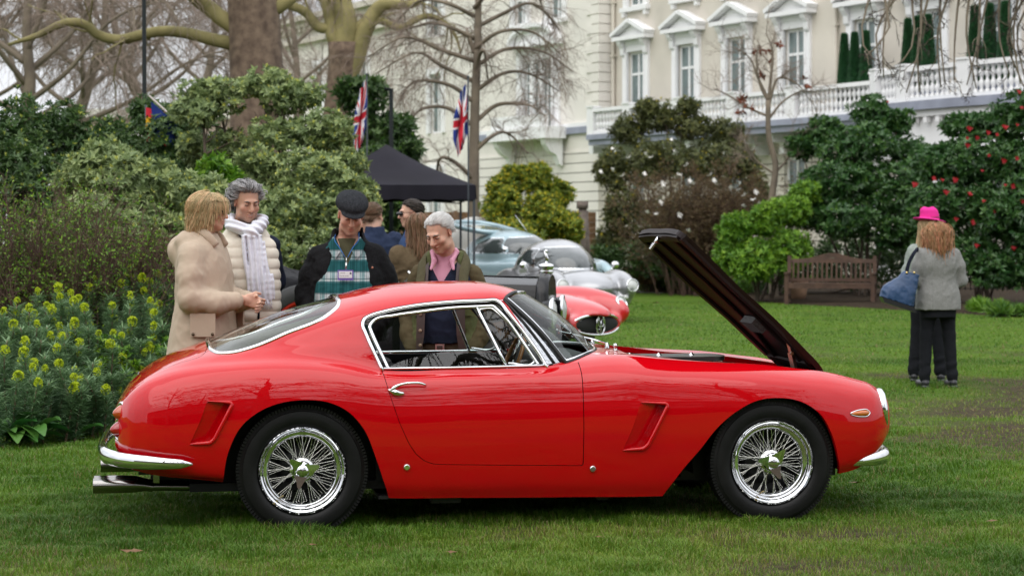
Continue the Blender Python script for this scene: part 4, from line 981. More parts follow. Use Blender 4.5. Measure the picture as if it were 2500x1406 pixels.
    for sg in (-1, 1):
        w0 = .70; mb.bx(-.83, .35, sg * .68, sg * .712, .24, .775); mb.bx(-.80, .05, sg * .655, sg * .70, .755, .792)
        mb.bx(-1.75, -.83, sg * .55, sg * .60, .24, .80)
    mb.bx(.30, .42, -.68, .68, .3, .80)
    D = curve([(.06, .70), (.05, .78), (.10, .825), (.22, .835), (.34, .835)], 14); gd = np.stack([np.stack([D[:, 0], np.full(14, y), D[:, 1]], 1) for y in np.linspace(-.60, .60, 9)])
    mb.grid(gd)
    mb.build("cabin", M_int, root, smooth=30)
    for yy in (-.33, .33):
        s = MB()
        V = []
        for a in np.linspace(0, 1, 10):
            zc = .30 + .47 * a; xc = -.52 - .20 * a; V.append([(xc + .07 * math.cos(p), yy + .23 * (1 - .1 * a * a) * math.sin(p), zc) for p in np.linspace(0, 2 * PI, 20, endpoint=False)])
        s.grid(np.array(V), wrap=True); s.ellipsoid((-.72, yy, .77), (.07, .205, .03), 18, 8); s.box((-.28, yy, .32), (.5, .44, .12))
        s.build("seat", M_int, root, smooth=50)
    mb = MB(); mb.bx(-1.66, -.90, -.57, .57, .795, .81)
    for q in (-.5, -.2, .1, .4): mb.tube([(-1.6, q, .815), (-.95, q, .815)], .006, 6)
    mb.bx(-.905, -.885, -.57, .57, .5, .81); mb.build("parcel_shelf", M_grey, root, smooth=False)
    for sg in (-1, 1):
        mb = MB(); A = []
        for x in np.linspace(-1.6, -.93, 14):
            wz = at_z(x, min(.86, at_w(x, 0)[0]))[0]; zt = at_w(x, .56)[0]; A.append([(x, sg * .60, .80), (x, sg * (wz - .05), (.80 + zt) / 2), (x, sg * .545, zt - .012)])
        mb.grid(np.array(A), flip=sg > 0); mb.build("side_lining", M_grey, root)
    mb = MB(); R = rotm(0, math.radians(-68), 0); a = np.linspace(0, 2 * PI, 48, endpoint=False)
    P = np.stack([.195 * np.cos(a), .195 * np.sin(a), 0 * a], 1) @ R.T + [.02, .34, .745]; mb.tube(P, .0125, 10, closed=True); w_o = mb.build("steering_wheel", M_wood, root)
    mb = MB()
    for q in (0.1, 2.2, 4.3): mb.tube([np.array([.02, .34, .745]), np.array([.19 * math.cos(q), .19 * math.sin(q), 0]) @ R.T + [.02, .34, .745]], .008, 6)
    mb.tube([(.02, .34, .745), (.3, .34, .62)], .022, 10); mb.build("spoke", M_chr, w_o)
    # ---- wheel wells and underbody
    mb = MB()
    for xc in (-1.2, 1.2):
        for sg in (-1, 1):
            a = np.linspace(-.15, PI + .15, 24); ra = .40
            A = np.stack([np.stack([xc + ra * np.cos(a), np.full(24, sg * yy), .30 + ra * .93 * np.sin(a)], 1) for yy in (.70, .50)]); mb.grid(A, flip=sg > 0)
            mb.bx(xc - .42, xc + .42, sg * .50, sg * .52, .2, .70)
    mb.bx(-1.95, -.02, -.52, .52, .20, .215); mb.bx(-.02, 1.5, -.52, .52, .19, .205); mb.bx(-.82, .62, -.765, .765, .155, .17); mb.bx(-2.0, -1.62, -.66, .66, .285, .30)
    for xc in (-1.2, 1.2): mb.tube([(xc, -.6, .29), (xc, .6, .29)], .045, 10)
    mb.bx(-.5, .5, -.2, .2, .115, .2); mb.bx(-.55, -.40, -.70, -.62, .12, .16); mb.bx(.3, .36, -.70, -.62, .12, .16)
    mb.build("underbody", M_blk, root, smooth=30)
    # ---- wheels
    def wheel(x, sg, spin):
        w = bpy.data.objects.new("wheel", None); COL.objects.link(w); w.parent = root; w.location = (x, sg * .70, .305); w.empty_display_size = .1
        if sg > 0: w.rotation_euler = (0, 0, PI)
        t = MB()
        prof = [(.212, .075), (.216, -.068), (.226, -.082), (.245, -.0895), (.268, -.0905), (.286, -.0865), (.292, -.085), (.2925, -.0835), (.299, -.079), (.310, -.073), (.318, -.066), (.3215, -.05), (.3225, 0), (.3215, .05), (.316, .07), (.29, .086), (.25, .09), (.218, .08)]
        # y is the wheel's axis, outside is -y
        t.lathe([(r, y) for r, y in prof], 128, 'y')
        for k in range(120):                                           # shoulder blocks of the tread
            a = 2 * PI * k / 120; ca, sa = math.cos(a), math.sin(a); Rr = np.array([[ca, 0, -sa], [0, 1, 0], [sa, 0, ca]])
            t.box(np.array([.3165 * ca, -.060, .3165 * sa]), (.019, .030, .0118), R=Rr)
            t.box(np.array([.3225 * ca, -.025 + .05 * (k % 2), .3225 * sa]), (.008, .04, .0118), R=Rr)
        ty = t.build("tyre", M_tyre, w, smooth=40)
        r = MB()
        r.lathe([(.160, .02), (.162, -.035), (.169, -.045), (.174, -.051), (.178, -.052), (.189, -.052), (.193, -.056), (.196, -.064), (.200, -.068), (.206, -.070), (.211, -.078), (.2145, -.084), (.2165, -.082), (.2165, -.07)], 96, 'y')
        r.lathe([(.19, .07), (.168, .05), (.160, .02)], 64, 'y'); r.build("rim", M_chr, w, smooth=50)
        s = MB()
        rng = np.random.default_rng(5)
        for k in range(72):
            lay = k % 3; a = 2 * PI * k / 72 + spin
            off = (.42 if (k // 3) % 2 else -.42) * (1.0 if lay else .55); hub_r = (.052, .046, .046)[lay]; hy = (-.058, -.012, .03)[lay]; ry = (-.040, -.012, .012)[lay]
            p = (hub_r * math.cos(a + off), hy, hub_r * math.sin(a + off)); q = (.166 * math.cos(a), ry, .166 * math.sin(a)); s.tube([p, q], .0019, 5, caps=False); 
            q2 = np.array(p) + (np.array(q) - np.array(p)) * .93; s.tube([q2, q], .0034, 5, caps=False)
        s.build("spoke", mat("spoke wire", (0.75, 0.74, 0.70), rough=0.12, metal=1.0) if "spoke wire" not in bpy.data.materials else bpy.data.materials["spoke wire"], w)
        h = MB(); h.lathe([(.056, .05), (.056, .03), (.048, .02), (.048, -.01), (.053, -.02), (.060, -.045), (.060, -.055), (.05, -.06), (.045, -.065)], 48, 'y')
        h.lathe([(.042, -.06), (.043, -.083), (.031, -.090), (.030, -.098), (.0305, -.105), (.026, -.110), (.015, -.114), (0, -.1155)], 40, 'y')
        for k in range(3):
            a = spin * 1.7 + math.radians(20) + k * 2 * PI / 3; ca, sa = math.cos(a), math.sin(a); e = np.array([ca, 0, sa]); n_ = np.array([-sa, 0, ca])
            P = [e * .026 + n_ * .030, e * .026 - n_ * .036, e * .060 - n_ * .020, e * .082 - n_ * .012, e * .088 - n_ * .002, e * .08 + n_ * .004, e * .05 + n_ * .016]
            lo = [p + [0, -.082 - .02 * np.linalg.norm(p) / .09, 0] for p in P]; hi = [p + [0, -.097 - .022 * np.linalg.norm(p) / .09, 0] for p in P]
            h.add(np.array(lo + hi), [tuple(range(7))] + [tuple(range(7, 14))[::-1]] + [(i, (i + 1) % 7, 7 + (i + 1) % 7, 7 + i)[::-1] for i in range(7)])
        h.build("hub_spinner", M_chr, w, smooth=35)
        bd = MB(); bd.lathe([(.05, .06), (.125, .06), (.125, .07), (.05, .07)], 40, 'y'); bd.lathe([(.0, .09), (.20, .09)], 40, 'y'); bd.build("brake_disc", M_blk, w)
        v_ = MB(); a = math.radians(232) + spin; v_.tube([(.168 * math.cos(a), -.045, .168 * math.sin(a)), (.155 * math.cos(a), -.085, .155 * math.sin(a))], .005, 8)
        v_.build("valve", mat("valve brass", (0.35, 0.28, 0.14), rough=0.4, metal=1.0) if "valve brass" not in bpy.data.materials else bpy.data.materials["valve brass"], w)
        return w
    wl = [wheel(-1.2, -1, 0.0), wheel(1.2, -1, .35), wheel(-1.2, 1, .2), wheel(1.2, 1, .5)]
    M_let = mat("tyre lettering", (0.035, 0.035, 0.036), rough=0.5)
    for wh, txt, ac in ((wl[1], "CINTURATO 185 VR 15", 100), (wl[0], "CINTURATO 185 VR 15", 66)):
        L = text_mesh(txt, .017); mb = MB()
        for V, F, cx in L:
            a = math.radians(ac) - (cx / .302); ca, sa = math.cos(a), math.sin(a)
            Q = np.stack([(V[:, 0] - cx), V[:, 1] + .297], 1)
            mb.add(np.stack([Q[:, 1] * ca + Q[:, 0] * sa, -.0835 + (Q[:, 1] - .295) * .5, Q[:, 1] * sa - Q[:, 0] * ca], 1), F)
        mb.build("tyre_lettering", M_let, wh, smooth=False)
    # ---- lamps, bumpers, handles and other brightwork
    for sg in (-1, 1):
        hl = bpy.data.objects.new("headlight", None); COL.objects.link(hl); hl.parent = root; hl.location = (1.845, sg * .575, .553); hl.rotation_euler = (0, math.radians(84), sg * math.radians(10)); hl.empty_display_size = .1
        m1 = MB(); m1.lathe([(.09, -.09), (.102, -.05), (.104, -.012), (.108, .004), (.107, .016), (.099, .026), (.092, .024), (.088, .014)], 48); m1.build("bezel", M_chr, hl)
        m2 = MB(); m2.lathe([(0, -.05), (.05, -.035), (.088, .0)], 40); m2.build("reflector", M_chr, hl)
        m3 = MB(); m3.lathe([(0, .040), (.04, .037), (.07, .027), (.09, .013)], 40); m3.build("lens", M_lens, hl)
        m = MB(); m.lathe([(0, -.07), (.03, -.06), (.047, -.02), (.05, .0), (.046, .008), (.0, .03)], 24, 'x', (1.80, sg * .47, .385)); m.build("driving_lamp", M_chr, root)
        m = MB(); V = []
        y_ = float(low3([(1.67, .548)])[0, 1]) * -sg
        pts = [(1.618, .548, .003), (1.64, .548, .010), (1.68, .548, .0145), (1.71, .548, .014), (1.724, .548, .007), (1.728, .548, .001)]
        def surf_y(x, z): return sg * float(at_z(x, z, 'L', t0=0, t1=5)[0])
        m.tube([(x, surf_y(x, z) + sg * .004, z) for x, z, r in pts], [r for *_, r in pts], 10, flat=(1, .6)); mk = m.build("side_marker", M_amber, root)
        m = MB(); o_ = [(1.612, .548), (1.64, .560), (1.68, .566), (1.715, .564), (1.731, .548), (1.715, .533), (1.68, .531), (1.64, .536)]; m.tube([(x, surf_y(x, z) + sg * .002, z) for x, z in curve(o_, 24, closed=True)], .0035, 6, closed=True); m.build("bezel", M_chr, mk)
        # tail lamps: a pointed lens on a chrome cup
        for (x, z, mt, yy) in ((-2.085, .582, M_orr, .555), (-2.098, .500, M_redl, .55)):
            tlm = MB(); R = rotm(0, math.radians(-90), sg * math.radians(-22)); tlm.lathe([(.042, -.01), (.044, .0), (.038, .012), (.026, .028), (.012, .042), (0, .047)], 24, 'z', (x + (.055 if sg > 0 else 0), sg * yy, z), R=R); tlo = tlm.build("tail_lamp", mt, root)
            cm = MB(); cm.lathe([(.055, -.05), (.059, -.016), (.057, .004), (.050, .008), (.043, 0)], 28, 'z', (x + (.055 if sg > 0 else 0), sg * yy, z), R=R); cm.build("bezel", M_chr, tlo)
        # door handle
        m = MB(); y0 = surf_y(-.70, .71)
        arc = [(-.770, .692, .004), (-.755, .708, .018), (-.735, .720, .022), (-.70, .731, .026), (-.66, .735, .03), (-.62, .733, .027), (-.596, .726, .018), (-.588, .722, .008)]
        m.tube([(x, surf_y(x, z) + sg * o2, z) for x, z, o2 in curve(arc, 24)], np.interp(np.linspace(0, 1, 24), [0, .15, .4, .85, 1], [.005, .010, .0062, .006, .004]), 10)
        es = [(-.778, .703, .004), (-.755, .692, .012), (-.725, .683, .012), (-.70, .682, .006)]; m.tube([(x, surf_y(x, z) + sg * o2, z) for x, z, o2 in curve(es, 14)], np.interp(np.linspace(0, 1, 14), [0, .5, 1], [.006, .017, .008]), 10, flat=(1, .6))
        m.lathe([(0, -.024 * 1), (.007, -.024), (.009, -.02), (.009, .0)], 14, 'y', (-.742, surf_y(-.742, .69), .690), R=np.diag([1, -sg, 1.0]))
        m.build("door_handle", M_chr, root)
        for x, z in ((-.686, .318), (.256, .292)):
            m = MB(); m.lathe([(0, .008), (.012, .008), (.0165, .004), (.018, -.004)], 20, 'y', (x, surf_y(x, z), z), R=np.diag([1, sg, 1.0])); m.box((x, surf_y(x, z) + sg * .0085, z), (.030, .002, .004), R=rotm(0, .1, 0)); m.build("jacking_plug", M_chr, root, smooth=40)
        # raised lips of the two vents
        for vp in (vent_poly, vent2):
            m = MB(); k = 6
            L_ = np.concatenate([[0], np.cumsum(np.linalg.norm(np.diff(vp[:7], axis=0), axis=1))]); pl = np.stack([np.interp(np.linspace(0, L_[-1], 40), L_, vp[:7, q]) for q in (0, 1)], 1); rr_ = np.interp(np.linspace(0, 1, 40), [0, .12, .3, .8, .93, 1], [.002, .005, .010, .011, .008, .002])
            m.tube([(x, surf_y(x, z) + sg * .003, z) for x, z in pl], rr_, 10, flat=(1, .8)); m.build("vent_lip", M_red, root)
        # front bumper end
        m = MB(); pf = curve([(1.575, sg * .735, .285), (1.66, sg * .735, .293), (1.76, sg * .70, .30), (1.86, sg * .60, .303), (1.92, sg * .42, .303), (1.95, sg * .2, .303), (1.96, 0, .303)], 40)
        m.tube(pf, np.interp(np.linspace(0, 1, 40), [0, .05, .2, .4, 1], [.004, .016, .034, .042, .040]), 14, flat=(1.0, .55), up=(0, 0, 1)); m.build("front_bumper", M_chr, root)
        # exhaust tips
        ex = MB()
        for dy in (-.055, .055):
            cy = sg * (.46) + dy
            tip = [(-1.93, .205, .024), (-1.97, .212, .026), (-2.02, .216, .036), (-2.08, .217, .0385), (-2.225, .217, .0385)]
            ex.tube([(x, cy, z) for x, z, r in tip], [r for *_, r in tip], 20, caps=False); ex.tube([(-2.225, cy, .217), (-2.10, cy, .217)], .036, 20, caps=False)
            ex.tube([(-1.0, cy * .9, .20), (-1.5, cy, .198), (-1.95, cy, .208)], .021, 12)
        ex.bx(-1.93, -1.90, sg * .40, sg * .52, .22, .31); ex.build("exhaust_pipe", M_exh, root, smooth=40)
    m = MB(); rb_ = curve([(-1.735, -.862, .356), (-1.80, -.866, .358), (-1.95, -.82, .362), (-2.08, -.735, .368), (-2.150, -.60, .372), (-2.18, -.40, .374), (-2.19, 0, .375), (-2.18, .40, .374), (-2.150, .60, .372), (-2.08, .735, .368), (-1.95, .82, .362), (-1.80, .866, .358), (-1.735, .862, .356)], 120)
    tt = np.linspace(-1, 1, 120); m.tube(rb_, np.interp(np.abs(tt), [0, .35, .8, .95, 1], [.047, .047, .038, .025, .006]), 16, flat=(.92, .55), up=(0, 0, 1)); bo = m.build("rear_bumper", M_chr, root)
    m = MB(); m.box((-2.032, 0, .725), (.05, .19, .012), R=rotm(0, math.radians(-48), 0))
    for q in np.linspace(-.08, .08, 7): m.box((-2.038, q, .730), (.03, .014, .012), R=rotm(0, math.radians(-48), 0))
    m.build("tail_badge", M_chr, root, smooth=False)
    m = MB(); m.lathe([(0, 1.0), (.13, 1.0), (.16, .9), (.16, 0)], 8, 'z'); m = MB()
    gp = curve([(1.93, -.36, .49), (1.93, -.3, .535), (1.93, 0, .55), (1.93, .3, .535), (1.93, .36, .49), (1.93, .3, .445), (1.93, 0, .435), (1.93, -.3, .445)], 48, closed=True); m.tube(gp, .012, 8, closed=True)
    for q in np.linspace(-.3, .3, 13): m.tube([(1.927, q, .445), (1.927, q, .54)], .003, 5)
    for q in np.linspace(.45, .53, 4): m.tube([(1.927, -.33, q), (1.927, .33, q)], .003, 5)
    m.build("grille", M_chr, root)
    for yy in (-.28, .12):                                              # wipers lying along the foot of the screen
        m = MB(); m.lathe([(0, .03), (.008, .028), (.012, .01), (.013, 0)], 12, 'z', (.44, yy, .868)); m.tube([(.44, yy, .892), (.36, yy + .03, .915), (.285, yy + .16, .93)], .005, 6)
        m.tube([(.25, yy + .05, .945), (.285, yy + .16, .932), (.31, yy + .30, .915)], 1, 6, flat=(.004, .007)); m.build("wiper", M_chr, root)
    m = MB(); m.lathe([(0, .035), (.01, .033), (.013, .02), (.008, .01), (.012, 0)], 14, 'z', (.468, -.36, .862)); m.build("washer_jet", M_chr, root)
    return root

def weld(o, dist=1e-5):
    import bmesh
    bm = bmesh.new(); bm.from_mesh(o.data); bmesh.ops.remove_doubles(bm, verts=bm.verts, dist=dist); bm.normal_update(); bm.to_mesh(o.data); bm.free(); o.data.set_sharp_from_angle(angle=math.radians(38)); o.data.update()

def text_mesh(txt, size, font=None):
    """letters as flat meshes: list of (vertices, faces, centre x)"""
    out = []; x = 0.0
    for ch in txt:
        if ch == ' ': x += size * .45; continue
        cu = bpy.data.curves.new("letter", 'FONT'); cu.body = ch; cu.size = size; cu.resolution_u = 3
        ob = bpy.data.objects.new("letter", cu); COL.objects.link(ob)
        dg = bpy.context.evaluated_depsgraph_get(); ev = ob.evaluated_get(dg); me = ev.to_mesh()
        V = np.array([v.co[:] for v in me.vertices]); F = [tuple(p.vertices) for p in me.polygons]; ev.to_mesh_clear()
        bpy.data.objects.remove(ob); bpy.data.curves.remove(cu)
        if len(V):
            w = V[:, 0].max() - V[:, 0].min(); V[:, 0] += x - V[:, 0].min(); out.append((V, F, x + w / 2)); x += w + size * .12
    return out
coupe = make_coupe()
# ---------------------------------------------------------------- plants and trees
def nrm(v): return v / np.maximum(np.linalg.norm(v, axis=-1, keepdims=True), 1e-9)
def tubes(mb, P, r, sides=4, m=0):
    """many tubes at once: P (n,k,3), r (n,k)"""
    P = np.asarray(P, float); n, k = P.shape[:2]
    if n == 0: return
    T = nrm(np.gradient(P, axis=1)); ref = np.where(np.abs(T[..., 2:3]) > .92, np.array([1., 0, 0]), np.array([0, 0, 1.])); U = nrm(np.cross(T, ref)); B = np.cross(T, U)
    a = np.linspace(0, 2 * PI, sides, endpoint=False)
    V = P[:, :, None] + np.asarray(r)[:, :, None, None] * (np.cos(a)[None, None, :, None] * U[:, :, None] + np.sin(a)[None, None, :, None] * B[:, :, None])
    b = (np.arange(n) * k * sides)[:, None, None]; i = np.arange(k - 1)[None, :, None]; j = np.arange(sides)[None, None]; j2 = (j + 1) % sides
    F = np.stack([b + i * sides + j, b + i * sides + j2, b + (i + 1) * sides + j2, b + (i + 1) * sides + j], -1).reshape(-1, 4)
    mb.add(V.reshape(-1, 3), F, m)
def sprays(rng, O, D, L, k=5, wob=.25, grav=0.0, up=0.0):
    """wandering twig paths from origins O along D, length L; grav pulls the ends down"""
    n = len(O); d = nrm(D); P = [np.asarray(O, float)]; st = (np.broadcast_to(L, (n,)) / (k - 1))[:, None]
    for q in range(k - 1):
        d = nrm(d + rng.normal(0, wob, (n, 3)) + np.array([0, 0, up - grav * (q + 1) / k])); P.append(P[-1] + d * st)
    return np.stack(P, 1)
def along(rng, P, n, lo=.25, hi=1.0):
    """n random points on every path: position, direction, fraction"""
    N, k = P.shape[:2]; t = lo + (hi - lo) * rng.random((N, n)); x = t * (k - 1); i = np.minimum(x.astype(int), k - 2); f = (x - i)[..., None]; r = np.arange(N)[:, None]
    return (P[r, i] * (1 - f) + P[r, i + 1] * f).reshape(-1, 3), nrm(P[r, i + 1] - P[r, i]).reshape(-1, 3), t.reshape(-1)
def side_dirs(rng, D, ang):
    q = rng.normal(0, 1, D.shape); s = nrm(q - D * np.sum(q * D, -1, keepdims=True)); a = ang * (.6 + .8 * rng.random((len(D), 1)))
    return np.cos(a) * D + np.sin(a) * s
def leaf_arrays(rng, C, A, n, L, Wd, spread=1.1, droop=0.0, fold=.25, off=0.0, jit=.25):
    """n folded two-sided leaves round every axis A at centre C"""
    m = len(C); A = nrm(np.asarray(A, float)); ref = np.where(np.abs(A[:, 2:3]) > .9, np.array([1., 0, 0]), np.array([0, 0, 1.])); U = nrm(np.cross(A, ref)); B = np.cross(A, U)
    az = (np.arange(n)[None] / n * 2 * PI + rng.random((m, 1)) * 2 * PI + rng.normal(0, .25, (m, n)))[..., None]; sp = (spread + rng.normal(0, jit, (m, n)))[..., None]
    d = np.cos(sp) * A[:, None] + np.sin(sp) * (np.cos(az) * U[:, None] + np.sin(az) * B[:, None]); d[..., 2] -= droop; d = nrm(d)
    s = nrm(np.cross(d, A[:, None] + .01)); up = np.cross(s, d)
    l = (L * (.7 + .6 * rng.random((m, n))))[..., None]; w = (Wd * (.75 + .5 * rng.random((m, n))))[..., None]
    b = np.asarray(C)[:, None] + d * off; mid = b + d * l * .52
    tip = b + d * l; tip[..., 2] -= (l[..., 0] * droop * .5)
    V = np.stack([b, mid + s * w * .5 + up * w * fold, tip, mid - s * w * .5 + up * w * fold], 2).reshape(-1, 3)
    i = np.arange(m * n)[:, None] * 4; F = np.concatenate([i + np.array([[0, 1, 2]]), i + np.array([[0, 2, 3]])])
    return V, F
def blob_points(rng, blobs, n, shell=.35, flat=0.0):
    """points in a shell of several ellipsoids, outward axis too; the buried ones are dropped"""
    sub = []
    for c, r in blobs:                                              # break every clump into smaller tufts
        q = nrm(rng.normal(0, 1, (11, 3)) + [0, -.25, .3]); r = np.array(r)
        sub.append((np.array(c), r * .72))
        for v in q: sub.append((np.array(c) + v * r * .66, r * rng.uniform(.30, .50)))
    blobs = sub
    Cs, Ax = [], []; vol = np.array([b[1][0] * b[1][2] for b in blobs], float); vol /= vol.sum()
    for (c, r), f in zip(blobs, vol):
        m = int(n * f); q = nrm(rng.normal(0, 1, (m, 3))); rad = 1 - shell * rng.random((m, 1))**1.5
        bump = 1 + .13 * np.sin(q[:, :1] * 7 + c[0] * 3) * np.sin(q[:, 2:] * 6 + c[2] * 5) + .08 * np.sin(q[:, 1:2] * 13)
        p = np.array(c) + q * np.array(r) * rad * bump; keep = np.ones(m, bool)
        for (c2, r2) in blobs:
            if c2 is c: continue
            keep &= np.sum(((p - c2) / (np.array(r2) * .70))**2, 1) > 1
        keep &= p[:, 2] > .05
        Cs.append(p[keep]); Ax.append(nrm(q / np.array(r))[keep])
    return np.concatenate(Cs), np.concatenate(Ax)
def shrub(label, cat, blobs, n, leaf, mats, seed, group=None, base=None, stems=7, up=.6, shell=.35, k=7, spread=1.1, droop=0.0, young=.0, inner=.25, name="shrub", stem_mat=None, stem_r=.02):
    """leafy bush: whorls of leaves spread through uneven clumps, with its stems"""
    rng = np.random.default_rng(seed); cs = np.mean([b[0] for b in blobs], 0); base = np.array(base if base is not None else (cs[0], cs[1], 0.0))
    root = empty(name, tuple(base), 0, label, cat, group)
    C, A = blob_points(rng, blobs, n, shell); C = C - base; A = nrm(A + np.array([0, 0, up]) + rng.normal(0, .25, A.shape))
    mb = MB(); L, Wd = leaf; tint = []
    V, F = leaf_arrays(rng, C, A, k, L, Wd, spread, droop); mb.add(V, F, 0); cl = .5 + .32 * rng.normal(0, 1, len(C)) * .6 + .25 * (noise2(C[:, 0] * 2, C[:, 2] * 2, 1.0, seed) - .5)
    tint.append(np.repeat(np.clip(cl[:, None] + rng.normal(0, .18, (len(C), k)), 0, 1).ravel(), 4))
    if young:
        q = rng.random(len(C)) < young; V, F = leaf_arrays(rng, C[q] + A[q] * L * .25, A[q], 4, L * .55, Wd * .7, .45); mb.add(V, F, 1); tint.append(np.repeat(rng.random(q.sum() * 4), 4))
    if inner:
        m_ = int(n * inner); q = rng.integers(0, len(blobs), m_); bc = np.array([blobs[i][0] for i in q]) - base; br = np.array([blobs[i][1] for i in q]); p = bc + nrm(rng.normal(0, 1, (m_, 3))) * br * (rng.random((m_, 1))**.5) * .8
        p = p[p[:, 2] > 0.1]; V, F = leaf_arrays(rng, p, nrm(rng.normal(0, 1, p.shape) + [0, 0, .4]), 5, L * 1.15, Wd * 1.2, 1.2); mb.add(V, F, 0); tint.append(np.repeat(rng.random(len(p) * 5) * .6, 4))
    tag(mb.build("foliage", mats, root, smooth=False, attr=np.concatenate(tint)), kind=None)
    st = MB(); tgt = np.array([b[0] for b in blobs]) - base; P = []; 
    for q in range(stems):
        t = tgt[q % len(tgt)] + rng.normal(0, .25, 3) * blobs[q % len(blobs)][1][0]; s0 = rng.normal(0, .12, 3) * [1, 1, 0]; mid = (s0 + t) / 2 + rng.normal(0, .12, 3)
        P.append(curve([s0, mid, t], 8))
    P = np.array(P); tubes(st, P, np.broadcast_to(np.linspace(stem_r * 1.6, stem_r * .6, 8), P.shape[:2]), 5)
    O, D, t = along(rng, P, 9, .25, 1); S_ = sprays(rng, O, side_dirs(rng, D, .8), .25 + .5 * np.mean([b[1][0] for b in blobs]) * rng.random(len(O)), 5, .2, -.1); tubes(st, S_, np.broadcast_to(np.linspace(stem_r * .5, stem_r * .15, 5), S_.shape[:2]), 4)
    st.build("stem", stem_mat or M_bark, root)
    return root
M_bark = mat("shrub bark", (0.085, 0.062, 0.045), rough=.9, noise=.3, nscale=12)
def leafm(name, c, tv=.45, rough=.45, spec=.4, tr=.25):
    m = mat(name, c, rough=rough, spec=spec, tintvar=tv); t = m.node_tree; b = t.nodes["Principled BSDF"]
    src = b.inputs["Base Color"].links[0].from_socket
    q = t.nodes.new("ShaderNodeBsdfTranslucent"); t.links.new(src, q.inputs[0]); ms = t.nodes.new("ShaderNodeMixShader"); ms.inputs[0].default_value = tr
    t.links.new(b.outputs[0], ms.inputs[1]); t.links.new(q.outputs[0], ms.inputs[2]); t.links.new(ms.outputs[0], t.nodes["Material Output"].inputs[0]); return m
L_sage = leafm("sage leaf", (0.240, 0.310, 0.125)); L_sageY = leafm("sage young leaf", (0.52, 0.54, 0.13))
L_dark = leafm("dark evergreen leaf", (0.064, 0.122, 0.034), rough=.35); L_darkY = leafm("evergreen young leaf", (0.36, 0.42, 0.08))
L_cam = leafm("camellia leaf", (0.052, 0.130, 0.032), rough=.3, spec=.5); L_lime = leafm("lime leaf", (0.135, 0.275, 0.02)); L_mid = leafm("mid green leaf", (0.10, 0.21, 0.028)); L_yel = leafm("golden leaf", (0.52, 0.46, 0.04))
L_brown = leafm("brown twig leaf", (0.14, 0.10, 0.045)); L_bron = leafm("bronze green leaf", (0.10, 0.115, 0.035)); L_blue = leafm("spurge leaf", (0.150, 0.255, 0.125)); L_broad = leafm("broad fresh leaf", (0.055, 0.17, 0.03))

def B(px, py, d, rx, rz, ry=None):
    """clump given by its place in the view and its size in metres"""
    return (at(px, py, d), (rx, ry or rx, rz))
# --- left border
shrub("tall dark glossy evergreen shrub with yellowish tips at the far left", "shrub",
      [B(40, 330, 23.5, .42, .50), B(150, 330, 24, .40, .42), B(20, 430, 23, .6, .55), B(200, 420, 24, .5, .5), B(110, 470, 23.3, .6, .5), B(-90, 400, 23, .7, .9), B(60, 600, 23, .9, .9), B(270, 350, 25, .35, .3)], 5200, (.085, .030), [L_dark, L_darkY], 11, young=.28, k=7)
shrub("broad grey green shrub with pale rosettes left of the beige coat", "shrub",
      [B(250, 420, 20.3, .40, .34), B(330, 470, 20, .42, .36), B(200, 480, 20.6, .32, .34), B(280, 560, 19.7, .60, .42), B(390, 560, 20.2, .45, .45), B(360, 650, 20, .6, .5), B(180, 620, 20.2, .45, .45), B(460, 500, 20.6, .4, .35), B(440, 640, 20.6, .6, .5)], 5200, (.080, .032), [L_sage, L_sageY], 12, young=.30, k=8, up=.4)
shrub("dark green shrub around the foot of the lamp post", "shrub",
      [B(400, 310, 27, .40, .30), B(440, 380, 27, .6, .5), B(340, 390, 27, .5, .45), B(420, 480, 27, .8, .6), B(350, 280, 27.5, .18, .25)], 3000, (.09, .032), [L_dark, L_darkY], 13, young=.22, k=7)
shrub("large spreading sage green shrub behind the three men", "shrub",
      [B(520, 235, 25.5, .44, .22), B(480, 280, 25.2, .32, .2), B(645, 205, 25.5, .42, .20), B(720, 240, 25.3, .42, .22), B(690, 330, 25, .42, .22), B(775, 325, 25, .44, .30), B(838, 415, 24.8, .30, .25), B(740, 420, 24.5, .55, .32), B(640, 430, 24.6, .45, .34), B(560, 370, 25.6, .35, .24), B(560, 470, 24.8, .50, .34),
       B(850, 470, 24.4, .42, .30), B(700, 530, 24, .62, .42), B(850, 560, 24, .50, .45), B(580, 600, 24, .6, .5), B(740, 640, 23.6, .75, .5), B(900, 650, 24, .4, .5), B(470, 360, 26, .2, .2)], 8600, (.078, .033), [L_sage, L_sageY], 14, young=.33, k=8, up=.45, stems=16, base=(-3.1, 24.9, 0), stem_r=.025)
shrub("lime green seedling shrub glowing between the darker shrubs", "shrub", [B(520, 415, 22.6, .16, .16), B(500, 470, 22.4, .18, .2), B(560, 440, 22.5, .12, .12), B(510, 560, 22.4, .2, .3)], 380, (.10, .042), [L_lime], 15, k=6, stems=4)
